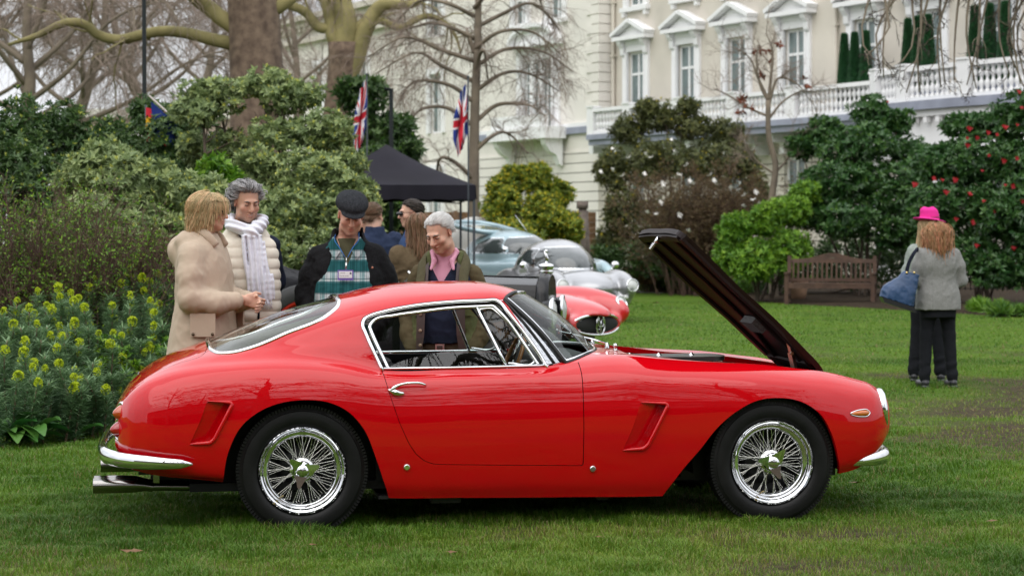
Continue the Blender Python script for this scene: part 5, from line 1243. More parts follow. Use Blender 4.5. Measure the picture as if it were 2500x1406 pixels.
# twiggy spring shrub, mostly brown stems with small fresh leaves
def twiggy(label, cat, x0, x1, y, h, n, seed, leafmat, lf=(.035, .016), density=1.0, bark=None, name="shrub", lean=.35, lk=5, lo=.2):
    rng = np.random.default_rng(seed); xc = (x0 + x1) / 2; root = empty(name, (xc, y, 0), 0, label, cat); w = (x1 - x0) / 2
    O = np.stack([rng.normal(0, w * .45, n), rng.normal(0, w * .3, n), 0 * rng.random(n)], 1); D = np.stack([O[:, 0] * lean / w + rng.normal(0, .12, n), rng.normal(0, .15, n), np.ones(n)], 1)
    P = sprays(rng, O, D, h * (.6 + .4 * rng.random(n)), 9, .09, .05); mb = MB(); tubes(mb, P, np.broadcast_to(np.linspace(.009, .003, 9), P.shape[:2]), 4)
    o, d, t = along(rng, P, int(9 * density), .25, 1); Q = sprays(rng, o, side_dirs(rng, d, .55), h * .30 * (1.2 - t), 6, .12, -.05); tubes(mb, Q, np.broadcast_to(np.linspace(.004, .0016, 6), Q.shape[:2]), 3)
    o2, d2, t2 = along(rng, Q, 5, .3, 1); Q2 = sprays(rng, o2, side_dirs(rng, d2, .6), h * .09, 4, .15, 0); tubes(mb, Q2, np.broadcast_to(np.linspace(.0022, .001, 4), Q2.shape[:2]), 3)
    mb.build("stem", bark or M_bark, root)
    o3, d3, t3 = along(rng, Q2, 2, lo, 1); V, F = leaf_arrays(rng, o3, d3, lk, lf[0], lf[1], .9); lm = MB(); lm.add(V, F)
    lm.build("foliage", leafmat, root, smooth=False, attr=np.repeat(rng.random(len(o3) * lk), 4)); return root
M_twig = mat("reddish brown twig", (0.10, 0.058, 0.040), rough=.85, noise=.25, nscale=10)
twiggy("brown twiggy shrub dotted with small fresh green leaves at the left edge", "shrub", -5.1, -3.2, 17.6, 1.95, 130, 21, L_lime, bark=M_twig, density=1.3, lk=1, lf=(.032, .016))
twiggy("thin leafless red brown shrub behind the yellow flowers", "shrub", -3.9, -2.9, 18.6, 1.55, 90, 22, L_brown, bark=M_twig, density=1.2, lk=2)

# --- spurges: blue-green bottlebrush stems topped by yellow-green flower heads
M_head = leafm("spurge flower", (0.52, 0.62, 0.03), tv=.35, tr=.3); M_stalk = mat("spurge stem", (0.16, 0.11, 0.07), rough=.8)
def head_mesh(seed):
    rng = np.random.default_rng(seed); mb = MB(); q = nrm(rng.normal(0, 1, (46, 3)) + [0, 0, .5]); c = q * np.array([.038, .038, .042]); V, F = leaf_arrays(rng, c, q, 5, .019, .017, .95); mb.add(V, F)
    P = np.stack([np.zeros((46, 3)), c], 1); tubes(mb, P, np.full((46, 2), .0012), 3); n = len(np.concatenate(mb.V)); return mb, rng.random(n)
_heads = []
def spurge(label, spots, seed):
    rng = np.random.default_rng(seed); x0, y0 = np.mean([s[0] for s in spots]), np.mean([s[1] for s in spots]); root = empty("spurge_plant", (x0, y0, 0), 0, label, "plant", "spurges in flower along the border"); mb = MB(); st = MB(); tint = []
    spots = list(spots) + [(x + rng.uniform(-.16, .16), y + rng.uniform(-.2, .2), h * rng.uniform(.74, .96), 1 if rng.random() < .7 else 0) for (x, y, h, fl) in spots]
    for (x, y, h, fl) in spots:
        b = np.array([x - x0 + rng.normal(0, .06), y - y0 + rng.normal(0, .06), 0]); t = np.array([x - x0, y - y0, h]); mid = (b + t) / 2 + rng.normal(0, .04, 3); P = curve([b, mid, t], 14); st.tube(P, np.linspace(.009, .005, 14), 5)
        m = int(300 * h); f = .03 + .95 * rng.random(m)**.85; i = np.minimum((f * 13).astype(int), 12); p = P[i] + (P[i + 1] - P[i]) * (f * 13 - i)[:, None]
        V, F = leaf_arrays(rng, p, np.tile([[0, 0, 1.0]], (m, 1)), 3, .085, .0105, 1.05, droop=.10, fold=.1, jit=.3); V = V.reshape(m, 3, 4, 3); mb.add(V.reshape(-1, 3), F); tint.append(np.repeat(np.clip(f[:, None] * .8 + rng.normal(0, .2, (m, 3)), 0, 1).ravel(), 4))
        if fl:
            for q, (dz, sc) in enumerate(((.03, 1.0), (-.06, .72)) if fl > 1 else ((.03, 1.0),)):
                if len(_heads) < 4:
                    hm, tt = head_mesh(100 + len(_heads)); o = hm.build("flower_head", M_head, root, smooth=False, attr=tt); _heads.append(o.data)
                else:
                    o = bpy.data.objects.new("flower_head", _heads[int(rng.integers(0, 4))]); COL.objects.link(o); o.parent = root
                o.location = tuple(t + [rng.normal(0, .008), 0, dz]); s = sc * (.50 + .28 * rng.random()); o.scale = (s, s, s * (1.0 + .3 * rng.random())); o.rotation_euler = (rng.normal(0, .15), rng.normal(0, .15), rng.random() * 6)
    mb.build("foliage", L_blue, root, smooth=False, attr=np.concatenate(tint)); st.build("stem", M_stalk, root)
def spots_from(lst):
    out = []
    for (px, py, d, fl) in lst:
        p = at(px, py, d); out.append((p[0], d, p[2], fl))
    return out
spurge("spurge clump at the left edge with ball shaped yellow green heads", spots_from([(5, 770, 15.4, 1), (40, 745, 15.8, 2), (72, 760, 15.6, 1), (50, 800, 15.2, 0), (18, 830, 15.0, 0), (10, 868, 14.8, 1), (90, 800, 15.3, 1), (55, 890, 14.7, 0), (-20, 800, 15.2, 1)]), 31)
spurge("spurge clump with several heads in front of the leafless brown shrub", spots_from([(95, 720, 16.6, 1), (142, 712, 16.6, 2), (112, 755, 16.2, 1), (150, 735, 16.4, 2), (85, 775, 16.0, 2), (126, 765, 15.9, 2), (178, 745, 16.3, 1), (160, 800, 15.7, 0), (195, 738, 16.5, 2), (70, 790, 15.9, 1)]), 32)
spurge("tallest spurge clump rising behind the others beside the beige coat", spots_from([(320, 662, 17.6, 2), (345, 690, 17.4, 2), (235, 690, 17.4, 2), (218, 710, 17.2, 2), (300, 700, 17.3, 1), (385, 680, 17.8, 1), (400, 700, 17.6, 0), (270, 720, 17.1, 0), (420, 690, 18.0, 0), (360, 730, 17.2, 0), (440, 720, 18.0, 0)]), 33)
spurge("spurge clump with stacked flower whorls left of the beige coat hem", spots_from([(320, 730, 16.7, 2), (318, 750, 16.6, 0), (370, 745, 16.7, 2), (378, 775, 16.5, 2), (275, 755, 16.5, 2), (322, 795, 16.2, 2), (375, 805, 16.3, 2), (300, 800, 16.2, 0), (345, 830, 16.0, 0), (395, 800, 16.4, 0), (410, 850, 16.0, 0), (365, 880, 15.9, 0)]), 34)
spurge("spurge clump with bright heads in the middle of the border", spots_from([(180, 800, 15.5, 2), (192, 845, 15.2, 2), (155, 830, 15.2, 2), (140, 860, 15.0, 1), (215, 800, 15.6, 0), (228, 885, 15.0, 0), (100, 830, 15.2, 0), (110, 870, 14.9, 0), (175, 900, 14.8, 0), (205, 760, 15.9, 1)]), 35)
spurge("lowest spurge clump nearest the lawn edge with few flowers", spots_from([(145, 900, 14.6, 1), (180, 930, 14.5, 1), (235, 900, 15.3, 1), (275, 850, 15.7, 1), (270, 915, 15.5, 0), (210, 925, 14.7, 0), (90, 915, 14.3, 0), (40, 930, 14.2, 1), (310, 910, 15.6, 0), (120, 935, 14.3, 0), (335, 940, 15.7, 0), (385, 930, 15.7, 0), (60, 870, 14.5, 1)]), 36)
shrub("bright green leafy shoots growing among the spurges", "shrub", [(np.array([-3.27, 16.0, .42]), (.26, .2, .36)), (np.array([-3.05, 15.9, .3]), (.22, .2, .28)), (np.array([-3.3, 15.5, .25]), (.22, .2, .25)), (np.array([-2.75, 16.2, .35]), (.2, .2, .3))], 900, (.05, .022), [L_lime], 41, k=6, stems=8, stem_r=.006, inner=.5)
def broad_plant(label, c, n, L, seed):
    rng = np.random.default_rng(seed); root = empty("broad_leaf_plant", (c[0], c[1], .03), 0, label, "plant", "broad leaved plants at the lawn edge")
    for q in range(n):
        a = rng.random() * 2 * PI; l = L * (.6 + .5 * rng.random()); w = l * .42; e = .35 + .75 * rng.random(); t = np.linspace(0, 1, 7)
        x = t * l * math.cos(e); z = .06 * rng.random() + l * (np.sin(e) * t - .62 * t**2 * (.6 + .6 * rng.random())) ; z = np.maximum(z, .012 + .0 * t); wd = w * np.sin(PI * np.clip(t * .93 + .05, 0, 1))**.8
        G = np.stack([np.stack([x, s * wd / 2, z + abs(s) * wd * .22], 1) for s in (-1, 0, 1)], 1); R = rotm(0, 0, a); m = MB(); m.grid(G @ R.T + rng.normal(0, .05, 3) * [1, 1, 0]); m.build("leaf", L_broad, root, attr=np.full(21, rng.random()))
    return root
broad_plant("broad leaved green plant flopping onto the lawn at the lower left corner", (-3.44, 14.2), 34, .40, 51)
broad_plant("smaller broad leaved plant at the lawn edge beneath the spurges", (-3.16, 14.7), 18, .24, 52)
broad_plant("broad leaved plant half hidden behind the lowest spurges", (-3.05, 16.3), 16, .22, 53)

# --- far beds, middle and right
shrub("dark holly like evergreen behind the left union flag", "shrub", [B(900, 240, 44, .45, .5), B(850, 230, 44, .35, .35), B(960, 310, 44, .5, .35), B(900, 330, 44, .6, .5), B(990, 370, 44, .5, .3), B(930, 420, 43.5, .9, .6), B(860, 420, 43.5, .9, .9), B(960, 520, 43, .8, .8), B(870, 560, 43, 1, .8)], 3600, (.15, .06), [L_dark, L_mid], 61, young=.2, k=6)
shrub("rounded golden variegated shrub right of the black gazebo", "shrub", [B(1240, 450, 47, .45, .42), B(1300, 435, 47, .5, .38), B(1350, 480, 47, .45, .4), B(1225, 510, 46.5, .5, .5), B(1310, 530, 46.5, .75, .5), B(1380, 560, 46.5, .5, .5), B(1270, 590, 46, .8, .5)], 3400, (.13, .055), [leafm("yellow green leaf", (0.19, 0.25, 0.03)), L_yel], 62, young=1.0, k=6)
shrub("tall dark shrub touched with small yellow flowers below the balcony", "shrub", [B(1530, 320, 52, .55, .42), B(1610, 290, 52, .55, .40), B(1690, 310, 52, .6, .42), B(1770, 330, 52, .55, .42), B(1500, 420, 51.5, .55, .6), B(1600, 400, 51.5, .9, .6), B(1740, 400, 51.5, .9, .6), B(1820, 400, 52, .4, .5), B(1520, 520, 51, .55, .6), B(1490, 600, 51, .5, .5), B(1620, 560, 51.5, 1.1, .8), B(1760, 560, 51.5, 1.0, .8), B(1580, 265, 52, .35, .25), B(1680, 262, 52, .35, .25), B(1840, 480, 51.5, .5, .7)], 8000, (.12, .04), [L_bron, L_yel], 63, young=.12, k=6)
root = twiggy("brown twiggy magnolia bush bearing white star shaped flowers", "shrub", 3.2, 6.0, 48.6, 3.1, 150, 64, L_brown, lf=(.05, .022), bark=M_twig, density=1.2, lk=4)
M_petal = mat("white magnolia petal", (0.82, 0.80, 0.76), rough=.6)
mag = []
for k, (px, py) in enumerate(((1498, 366), (1575, 378), (1590, 386), (1638, 345), (1645, 372), (1536, 386), (1466, 423), (1494, 416), (1521, 430), (1573, 428), (1657, 429), (1735, 428), (1684, 445), (1692, 450), (1677, 404), (1744, 444), (1785, 460), (1818, 477), (1846, 472), (1854, 500), (1636, 492), (1614, 497), (1815, 505), (1604, 525), (1660, 527), (1580, 520), (1840, 490), (1620, 450), (1680, 565))):
    p = at(px, py, 47.3) - np.array(root.location)
    if k < 3:
        rng = np.random.default_rng(k); m = MB(); V, F = leaf_arrays(rng, np.zeros((1, 3)), np.array([[0, -.5, .8]]), 12, .085, .034, 1.1); m.add(V, F); o = m.build("flower", M_petal, root, smooth=False); mag.append(o.data)
    else:
        o = bpy.data.objects.new("flower", mag[k % 3]); COL.objects.link(o); o.parent = root
    o.location = tuple(p); o.rotation_euler = (k * .7 % 1 - .5, k * 1.3 % 1 - .5, k * 2.1)
shrub("fresh bright green shrub behind the raised bonnet", "shrub", [B(1800, 560, 43.5, .45, .35), B(1870, 540, 43.8, .45, .4), B(1930, 520, 44, .45, .4), B(1830, 640, 43.2, .6, .5), B(1920, 620, 43.5, .55, .5), B(1770, 620, 43.4, .3, .3), B(1960, 470, 44.5, .35, .3)], 3000, (.12, .04), [L_lime, L_mid], 65, young=.3, k=6)
shrub("large glossy camellia with few buds behind the bench", "shrub", [B(2010, 330, 46, .45, .4), B(1960, 360, 46, .35, .35), B(2130, 280, 46, .5, .4), B(2190, 300, 46, .4, .35), B(2100, 360, 45.5, .9, .5), B(2220, 380, 46, .5, .4), B(2050, 450, 45, .9, .55), B(2180, 470, 45, .9, .6), B(2080, 540, 44.5, .9, .45), B(2200, 570, 44.5, .7, .4), B(1990, 520, 45, .5, .5), B(2240, 480, 45, .5, .5)], 5200, (.13, .058), [L_cam, L_mid], 66, young=.25, k=6)
cam_r = shrub("dense dark camellia covered in red flowers at the right edge", "shrub", [B(2360, 310, 42, .6, .32), B(2450, 300, 41.5, .5, .4), B(2520, 280, 41, .5, .6), B(2290, 400, 42, .6, .5), B(2400, 400, 41.5, .9, .6), B(2510, 420, 41, .8, .7), B(2300, 500, 41.5, .8, .6), B(2440, 520, 41, .9, .6), B(2530, 580, 40.5, .8, .8), B(2360, 620, 41, .9, .55), B(2460, 660, 40.5, .7, .4), B(2290, 620, 41.5, .6, .5)], 6200, (.13, .058), [L_cam, L_dark], 67, young=.2, k=6)
M_camf = mat("camellia petal", (0.34, 0.005, 0.012), rough=.5); cfm = []
for k, (px, py) in enumerate(((2168, 250), (2363, 355), (2385, 337), (2362, 338), (2367, 315), (2412, 325), (2435, 330), (2454, 312), (2487, 226), (2495, 265), (2398, 418), (2452, 393), (2483, 387), (2483, 305), (2333, 440), (2280, 437), (2300, 440), (2234, 452), (2368, 475), (2403, 492), (2455, 453), (2472, 455), (2335, 535), (2250, 510), (2374, 544), (2385, 600), (2425, 555), (2482, 650), (2475, 607), (2463, 673), (2457, 693), (2497, 492), (2427, 515), (2415, 380), (2310, 470))):
    dd = 40.3 if px > 2230 else 44.9
    p = at(px, py, dd) - np.array(cam_r.location)
    if k < 3:
        rng = np.random.default_rng(k + 9); m = MB(); ax = np.array([[-.1, -.9, .25]]); z = np.zeros((1, 3))
        for n_, l_, s_ in ((7, .10, 1.25), (6, .085, .9), (5, .06, .5), (3, .04, .2)):
            V, F = leaf_arrays(rng, z, ax, n_, l_, l_ * .8, s_, jit=.1); m.add(V, F)
        m.ellipsoid((0, -.02, .005), (.045, .03, .045), 8, 6)
        o = m.build("flower", M_camf, cam_r, smooth=False); cfm.append(o.data)
    else:
        o = bpy.data.objects.new("flower", cfm[k % 3]); COL.objects.link(o); o.parent = cam_r
    o.location = tuple(p); s = .36 + .34 * ((k * 37) % 10) / 10; o.scale = (s, s, s); o.rotation_euler = ((k * .9 % 1) - .5, 0, (k * .37 % 1) - .5)
shrub("dark shadowy evergreen filling the gap under the camellias", "shrub", [B(1900, 650, 47, 1.0, .7), B(2080, 640, 47.5, 1.2, .8), B(2230, 640, 46, .9, .8), B(1700, 620, 50, 1.2, .8), B(1600, 640, 50, 1.0, .6), B(1480, 640, 50.5, .5, .5)], 2600, (.14, .05), [L_dark], 68, k=6)
for k, (px, py, d, sc) in enumerate(((1580, 690, 51.5, 1), (1640, 680, 51, 1.2), (1700, 690, 50, 1.0), (1760, 705, 48, .8), (2390, 755, 37.5, .35), (2440, 775, 36, .35))):
    lab = ["low green herb tuft left of the leaning bonnet on the bed edge", "taller green herb clump in the middle of the bed edge", "low green clump right of the taller herb clump", "small green tuft at the right end of the herb row", "small leafy tuft under the red camellia left of its twin", "small leafy tuft under the red camellia at the lawn edge"][k]
    p = at(px, py, d); shrub(lab, "plant", [(np.array([p[0], d, .22 * sc]), (.45 * sc, .4, .26 * sc)), (np.array([p[0] + .4, d, .18 * sc]), (.4 * sc, .3, .22 * sc))], 420, (.16, .03), [[L_lime, L_mid][k % 2]], 70 + k, k=6, stems=3, stem_r=.006, spread=.7, group="low herbs along the far bed edge", name="herb_clump")
twiggy("tan dried hydrangea stems beside the silver coupe", "shrub", 3.0, 4.0, 50.8, .85, 46, 77, leafm("dry flower head", (0.30, 0.20, 0.10)), lf=(.06, .03), density=.7, bark=M_twig, lk=6)
# topiary cones on the balcony
M_top = leafm("clipped yew", (0.028, 0.105, 0.038), tv=.4, tr=.05); tops = None
FR = np.array(Matrix.Rotation(FAC_RZ, 3, 'Z'))
for k, (u, yv, gname) in enumerate([(14.6, -1.0, 'a'), (15.15, -1.0, 'a'), (15.75, -1.0, 'a'), (19.5, -2.35, 'b'), (20.2, -2.55, 'b'), (20.75, -2.6, 'b'), (23.3, -3.0, 'c'), (23.95, -3.0, 'c'), (24.6, -3.0, 'c')]):
    pos = FR @ np.array([u, yv, 5.45]) + np.array(FAC_P)
    grp = {'a': "farthest", 'b': "middle", 'c': "nearest"}[gname]; nth = ["left", "centre", "right"][k % 3]
    if tops is None:
        rng = np.random.default_rng(5); mb = MB(); n = 5200; t = rng.random(n)**.7; a = rng.random(n) * 2 * PI; rr = .25 * (1 - t * .80) + .015; p = np.stack([rr * np.cos(a), rr * np.sin(a), .42 + t * 2.35], 1); V, F = leaf_arrays(rng, p, np.stack([np.cos(a), np.sin(a), .5 + 0 * a], 1), 3, .07, .03, .9); mb.add(V, F); zz = np.linspace(0, 1, 12); core = MB(); core.lathe([(.01, .42)] + [(.24 * (1 - q * .80) + .01, .42 + q * 2.33) for q in zz] + [(.0, 2.78)], 14)
        tint = np.concatenate([np.repeat(rng.random(n * 3), 4), np.full(len(np.concatenate(core.V)), .2)]); mb.add(*[np.concatenate(core.V), core.F[0]])
        r0 = empty("topiary_cone", tuple(pos), 0); o1 = mb.build("foliage", M_top, r0, smooth=False, attr=tint); m = MB(); m.bx(-.3, .3, -.3, .3, 0, .42); o2 = m.build("planter", M_lead, r0, smooth=False); tops = r0; o = r0
    else:
        o = copy_tree(tops); o.location = tuple(pos); o.rotation_euler = (0, 0, k)
    tag(o, f"{nth} clipped yew cone of the {grp} trio on the white balcony", "topiary", "clipped yew cones on the balcony")
# leaning timber post
m = MB(); m.tube([(0, 0, 0), (-.06, 0, 1.2), (-.10, 0, 2.2)], [.10, .10, .10], 8); m.tube([(-.10, 0, 2.05), (-.10, 0, 2.22)], .14, 8); m.tube([(.1, .03, 0), (.0, .03, 2.0)], .04, 6)
o = m.build("timber_post", mat("weathered grey timber", (0.16, 0.13, 0.11), rough=.9, noise=.3, nscale=9)); o.location = (gx(1432, 49), 49, 0); tag(o, "leaning weathered timber post beside the golden shrub", "post")

# --- trees
M_plane = mat("plane tree bark", (0.135, 0.120, 0.045), rough=.9, var=(0.30, 0.26, 0.11), nscale=2.2, bump=.6, bscale=9)
M_trunk = mat("brown ridged bark", (0.085, 0.056, 0.040), rough=.95, var=(0.21, 0.15, 0.105), nscale=6.0, bump=1.0, bscale=16)
M_limb = mat("grey brown bark", (0.13, 0.105, 0.08), rough=.9, var=(0.22, 0.18, 0.13), nscale=2.5, bump=.5, bscale=12)
M_fine = mat("fine brown twigs", (0.26, 0.20, 0.16), rough=.9, noise=.3, nscale=2)
def limbs(mb, P, r, n=26, sides=10, wob=.0, rng=None):
    Q = curve(P, n); mb.tube(Q, np.interp(np.linspace(0, 1, n), np.linspace(0, 1, len(r)), r), sides); return Q
def twigs(rng, mains, lv, mb_b, mb_t, seedball=None):
    """sub-branches and hanging fine twigs grown from main limb paths; lv = list of (count, length, radius, droop, angle)"""
    P = mains
    for q, (n, L, r, g, a) in enumerate(lv):
        newP = []
        for Q in ([P] if isinstance(P, np.ndarray) else P):
            Q = Q[None] if Q.ndim == 2 else Q
            o, d, t = along(rng, Q, n, .15 if q else .3, 1.0); S_ = sprays(rng, o, side_dirs(rng, d, a), L * (.55 + .6 * rng.random(len(o))), 7 if q < 2 else 5, .22, g, 0.0); newP.append(S_)
        P = np.concatenate(newP); k = P.shape[1]; tubes(mb_b if q < 1 else mb_t, P, np.broadcast_to(np.linspace(r, r * .35, k), P.shape[:2]), 5 if q < 1 else 3)
    return P
def bare_tree(label, pos, trunk, mains, lv, seed, barks=(None, None, None), rmain=None, name="bare_tree", group=None):
    rng = np.random.default_rng(seed); root = empty(name, tuple(pos), 0, label, "tree", group); pos = np.array(pos, float)
    t = MB(); limbs(t, [np.array(p) - pos for p in trunk[0]], trunk[1], 24, 14); t.build("trunk", barks[0] or M_trunk, root)
    bm = MB(); tm = MB(); Qs = []
    for (P, r) in mains:
        b = MB(); Q = limbs(b, [np.array(p) - pos for p in P], r, 24, 9); b.build("branch", barks[1] or M_limb, root); Qs.append(Q)
    twigs(rng, Qs, lv, bm, tm); tag(bm.build("branchlet", barks[1] or M_limb, root), kind="stuff"); tag(tm.build("twigs", barks[2] or M_fine, root), kind="stuff"); return root
A_ = at
# the big plane with the brown trunk
d = 38.0
bare_tree("massive plane tree with thick brown trunk and mossy sideways limbs", (gx(628, d), d, 0), ([(gx(640, d), d, -.1), A_(632, 480, d), A_(627, 200, d), A_(618, 0, d), A_(612, -300, d), A_(600, -600, d)], [.72, .56, .505, .47, .44, .40]),
          [([A_(590, 112, d), A_(520, 98, d), A_(445, 80, d), A_(385, 78, d), A_(345, 86, d), A_(290, 98, d), A_(235, 84, d), A_(205, 58, d), A_(170, 55, d), A_(90, 88, d), A_(20, 110, d)], [.14, .125, .11, .10, .10, .095, .085, .075, .055, .03]),
           ([A_(585, 75, d), A_(540, 45, d), A_(490, 5, d), A_(420, -60, d - 1), A_(330, -160, d - 2)], [.16, .15, .14, .12, .08]),
           ([A_(660, 30, d), A_(700, 0, d), A_(780, -80, d + 1), A_(860, -200, d + 2)], [.15, .14, .12, .08]),
           ([A_(610, -250, d), A_(450, -420, d - 1), A_(250, -520, d - 2), A_(50, -480, d - 3)], [.2, .17, .12, .06])],
          [(9, 1.6, .022, .12, .8), (7, .9, .009, .35, .8), (6, .5, .0045, .4, .7)], 81, (M_trunk, M_plane, M_fine), name="plane_tree")
# the forked plane
d = 58.0
bare_tree("forked plane tree with olive mottled limbs left of the flags", (gx(822, d), d, 0), ([(gx(800, d), d, -.1), A_(815, 400, d), A_(826, 240, d), A_(838, 150, d), A_(838, 105, d)], [.55, .46, .42, .38, .44]),
          [([A_(838, 125, d), A_(815, 95, d), A_(808, 50, d), A_(795, 0, d), A_(775, -120, d)], [.24, .20, .18, .17, .12]),
           ([A_(838, 120, d), A_(845, 60, d), A_(832, 0, d), A_(810, -120, d + 1)], [.34, .30, .28, .2]),
           ([A_(842, 200, d), A_(872, 130, d), A_(893, 70, d), A_(930, 15, d), A_(1010, 10, d), A_(1060, -30, d)], [.30, .27, .24, .19, .12, .08]),
           ([A_(820, 68, d), A_(780, 68, d), A_(745, 30, d), A_(700, 12, d), A_(640, 15, d + 1)], [.17, .15, .13, .11, .06]),
           ([A_(858, 95, d), A_(880, 58, d), A_(920, 50, d), A_(985, 68, d), A_(1010, 52, d), A_(1040, 40, d), A_(1085, 55, d), A_(1110, 85, d), A_(1125, 130, d)], [.13, .12, .11, .105, .10, .09, .07, .05, .03])],
          [(7, 2.0, .03, .15, .8), (6, 1.2, .012, .4, .8), (5, .7, .006, .4, .7)], 82, (M_trunk, M_plane, M_fine), name="plane_tree")
# small tree in front of the wing, branches arching down
d = 50.0; rng = np.random.default_rng(9); mains = []
for k, (py, L, s) in enumerate(((440, .9, -1), (300, 1.5, 1), (310, 1.6, -1), (250, 1.7, -1), (225, 1.9, 1), (200, 2.1, -1), (165, 2.2, 1), (150, 2.3, -1), (120, 1.9, 1), (95, 2.0, -1), (70, 1.9, 1), (40, 1.8, -1), (20, 1.6, 1), (370, 1.2, 1), (180, 1.5, .2), (130, 1.6, -.2))):
    b = A_(1158, py, d); mains.append(([b, b + [s * L * .35, rng.normal(0, .5), .25 + .2 * rng.random()], b + [s * L * .75, rng.normal(0, .8), .35 + .2 * rng.random()], b + [s * L * 1.1, rng.normal(0, 1), .1 - .35 * rng.random()]], [.06, .045, .03, .015]))
bare_tree("slender bare tree with arching twigs beside the right union flag", (gx(1155, d), d, 0), ([(gx(1155, d), d, -.1), A_(1157, 400, d), A_(1160, 250, d), A_(1165, 130, d), A_(1168, 0, d), A_(1170, -200, d)], [.17, .15, .125, .10, .08, .05]), mains,
          [(9, 1.0, .014, .22, .7), (7, .62, .0065, .4, .8), (5, .38, .0034, .45, .7)], 83, (M_limb, M_limb, M_fine))
# young open tree before the balcony
d = 46.0
bare_tree("young open tree holding a few rust leaves before the balcony", (gx(1890, d), d, 0), ([(gx(1890, d), d, -.1), A_(1885, 480, d), A_(1893, 400, d), A_(1878, 340, d), A_(1875, 245, d)], [.11, .095, .08, .065, .055]),
          [([A_(1876, 245, d), A_(1850, 190, d), A_(1828, 140, d), A_(1800, 120, d)], [.04, .03, .02, .01]), ([A_(1876, 245, d), A_(1882, 190, d), A_(1885, 120, d), A_(1870, 80, d)], [.04, .032, .025, .01]), ([A_(1876, 250, d), A_(1858, 215, d), A_(1848, 170, d), A_(1850, 110, d)], [.03, .025, .02, .01]),
           ([A_(1878, 290, d), A_(1910, 250, d), A_(1950, 225, d), A_(1990, 210, d)], [.03, .025, .018, .008]), ([A_(1876, 260, d), A_(1905, 190, d), A_(1945, 205, d), A_(1968, 230, d)], [.035, .03, .022, .01]), ([A_(1876, 285, d), A_(1830, 265, d), A_(1780, 235, d), A_(1740, 215, d)], [.03, .025, .018, .008]), ([A_(1890, 425, d), A_(1850, 395, d), A_(1820, 360, d)], [.03, .02, .01]), ([A_(1895, 420, d), A_(1925, 385, d), A_(1945, 340, d)], [.03, .02, .01])],
          [(9, .7, .009, .0, .8), (7, .38, .0045, .05, .8), (4, .2, .0026, .0, .7)], 84, (M_limb, M_limb, M_fine))
M_rust = mat("rust leaf", (0.16, 0.045, 0.02), rough=.8); tr84 = [o for o in COL.objects if o.get("label", "").startswith("young open")][0]
for k, (px, py) in enumerate(((1860, 182), (1855, 125), (1822, 255), (1818, 268), (1966, 205), (1905, 110), (1875, 130), (1815, 240))):
    rng = np.random.default_rng(k); m = MB(); V, F = leaf_arrays(rng, np.zeros((3, 3)) + rng.normal(0, .05, (3, 3)), nrm(rng.normal(0, 1, (3, 3))), 4, .14, .08, 1.0); m.add(V, F); o = m.build("leaf", M_rust, tr84, smooth=False); o.location = tuple(at(px, py, d) - np.array(tr84.location))
# the mass of bare trees beyond the border
for k, (px, d, top, n, lab) in enumerate(((180, 52, -350, 8, "tall bare tree in the hazy twig screen at left"), (60, 47, -300, 9, "bare tree with drooping twigs at the far left"), (380, 60, -260, 8, "bare tree behind the lamp post"), (480, 66, -200, 7, "bare tree just left of the massive trunk"), (-120, 56, -300, 10, "bare tree leaning in from beyond the left edge"), (725, 75, -80, 7, "small distant bare tree right of the massive trunk"))):
    rng = np.random.default_rng(90 + k); mains = []; b0 = A_(px, 330, d); tp = A_(px + rng.normal(0, 40), 80, d); H = tp[2] - b0[2]
    for q in range(n):
        f = .1 + .9 * q / n; b = b0 + (tp - b0) * f; a = q * 2.4 + k; L = (2.6 + 1.2 * rng.random()) * (1.1 - .35 * f); e = np.array([math.cos(a), .5 * math.sin(a), 0]); z1 = 1.0 + .8 * f
        mains.append(([b, b + e * L * .4 + [0, 0, z1 * .6], b + e * L * .8 + [0, 0, z1 * 1.5], b + e * L * 1.25 + [0, 0, z1 * 1.9]], [.075, .055, .035, .015]))
    bare_tree(lab, (b0[0], d, 0), ([(b0[0], d, -.1), b0, (b0 + tp) / 2 + [rng.normal(0, .15), 0, 0], tp, tp + [rng.normal(0, .3), 0, 2.0]], [.24, .20, .16, .11, .06]), mains, [(8, 1.9, .020, .22, .75), (7, 1.1, .010, .5, .8), (7, .75, .0055, .6, .7)], 190 + k, (M_limb, M_limb, M_fine), group="bare trees beyond the border")
# overhanging twigs at the upper right: a tree that stands outside the frame
d = 31.0; rng = np.random.default_rng(12); mains = []
for k in range(19):
    x0 = 2110 + k * 24; mains.append(([A_(2720, -520, d + 1), A_(2600 - 8 * k, -420 + 10 * k, d), A_(x0 + 60, -150 - 8 * (k % 3) * 9, d - .5), A_(x0 + 20, -30, d - .8 + .1 * k), A_(x0 + rng.normal(0, 22), 60 + 60 * rng.random(), d - .9 + .1 * k), A_(x0 + rng.normal(0, 35), 130 + 110 * rng.random(), d - 1 + .1 * k)], [.09, .06, .034, .026, .020, .010]))
rt = bare_tree("overhanging bare tree trailing knotty twigs across the upper right", (gx(2760, d + 1), d + 1, 0), ([(gx(2760, d + 1), d + 1, -.1), A_(2750, 200, d + 1), A_(2730, -200, d + 1), A_(2720, -520, d + 1), A_(2700, -900, d + 1)], [.4, .34, .3, .26, .2]), mains, [(9, .42, .009, .3, .8), (5, .20, .006, .2, .8), (3, .08, .005, .0, .7)], 86, (M_limb, M_limb, mat("dark twig", (0.045, 0.033, 0.028), rough=.9)), name="overhanging_tree")
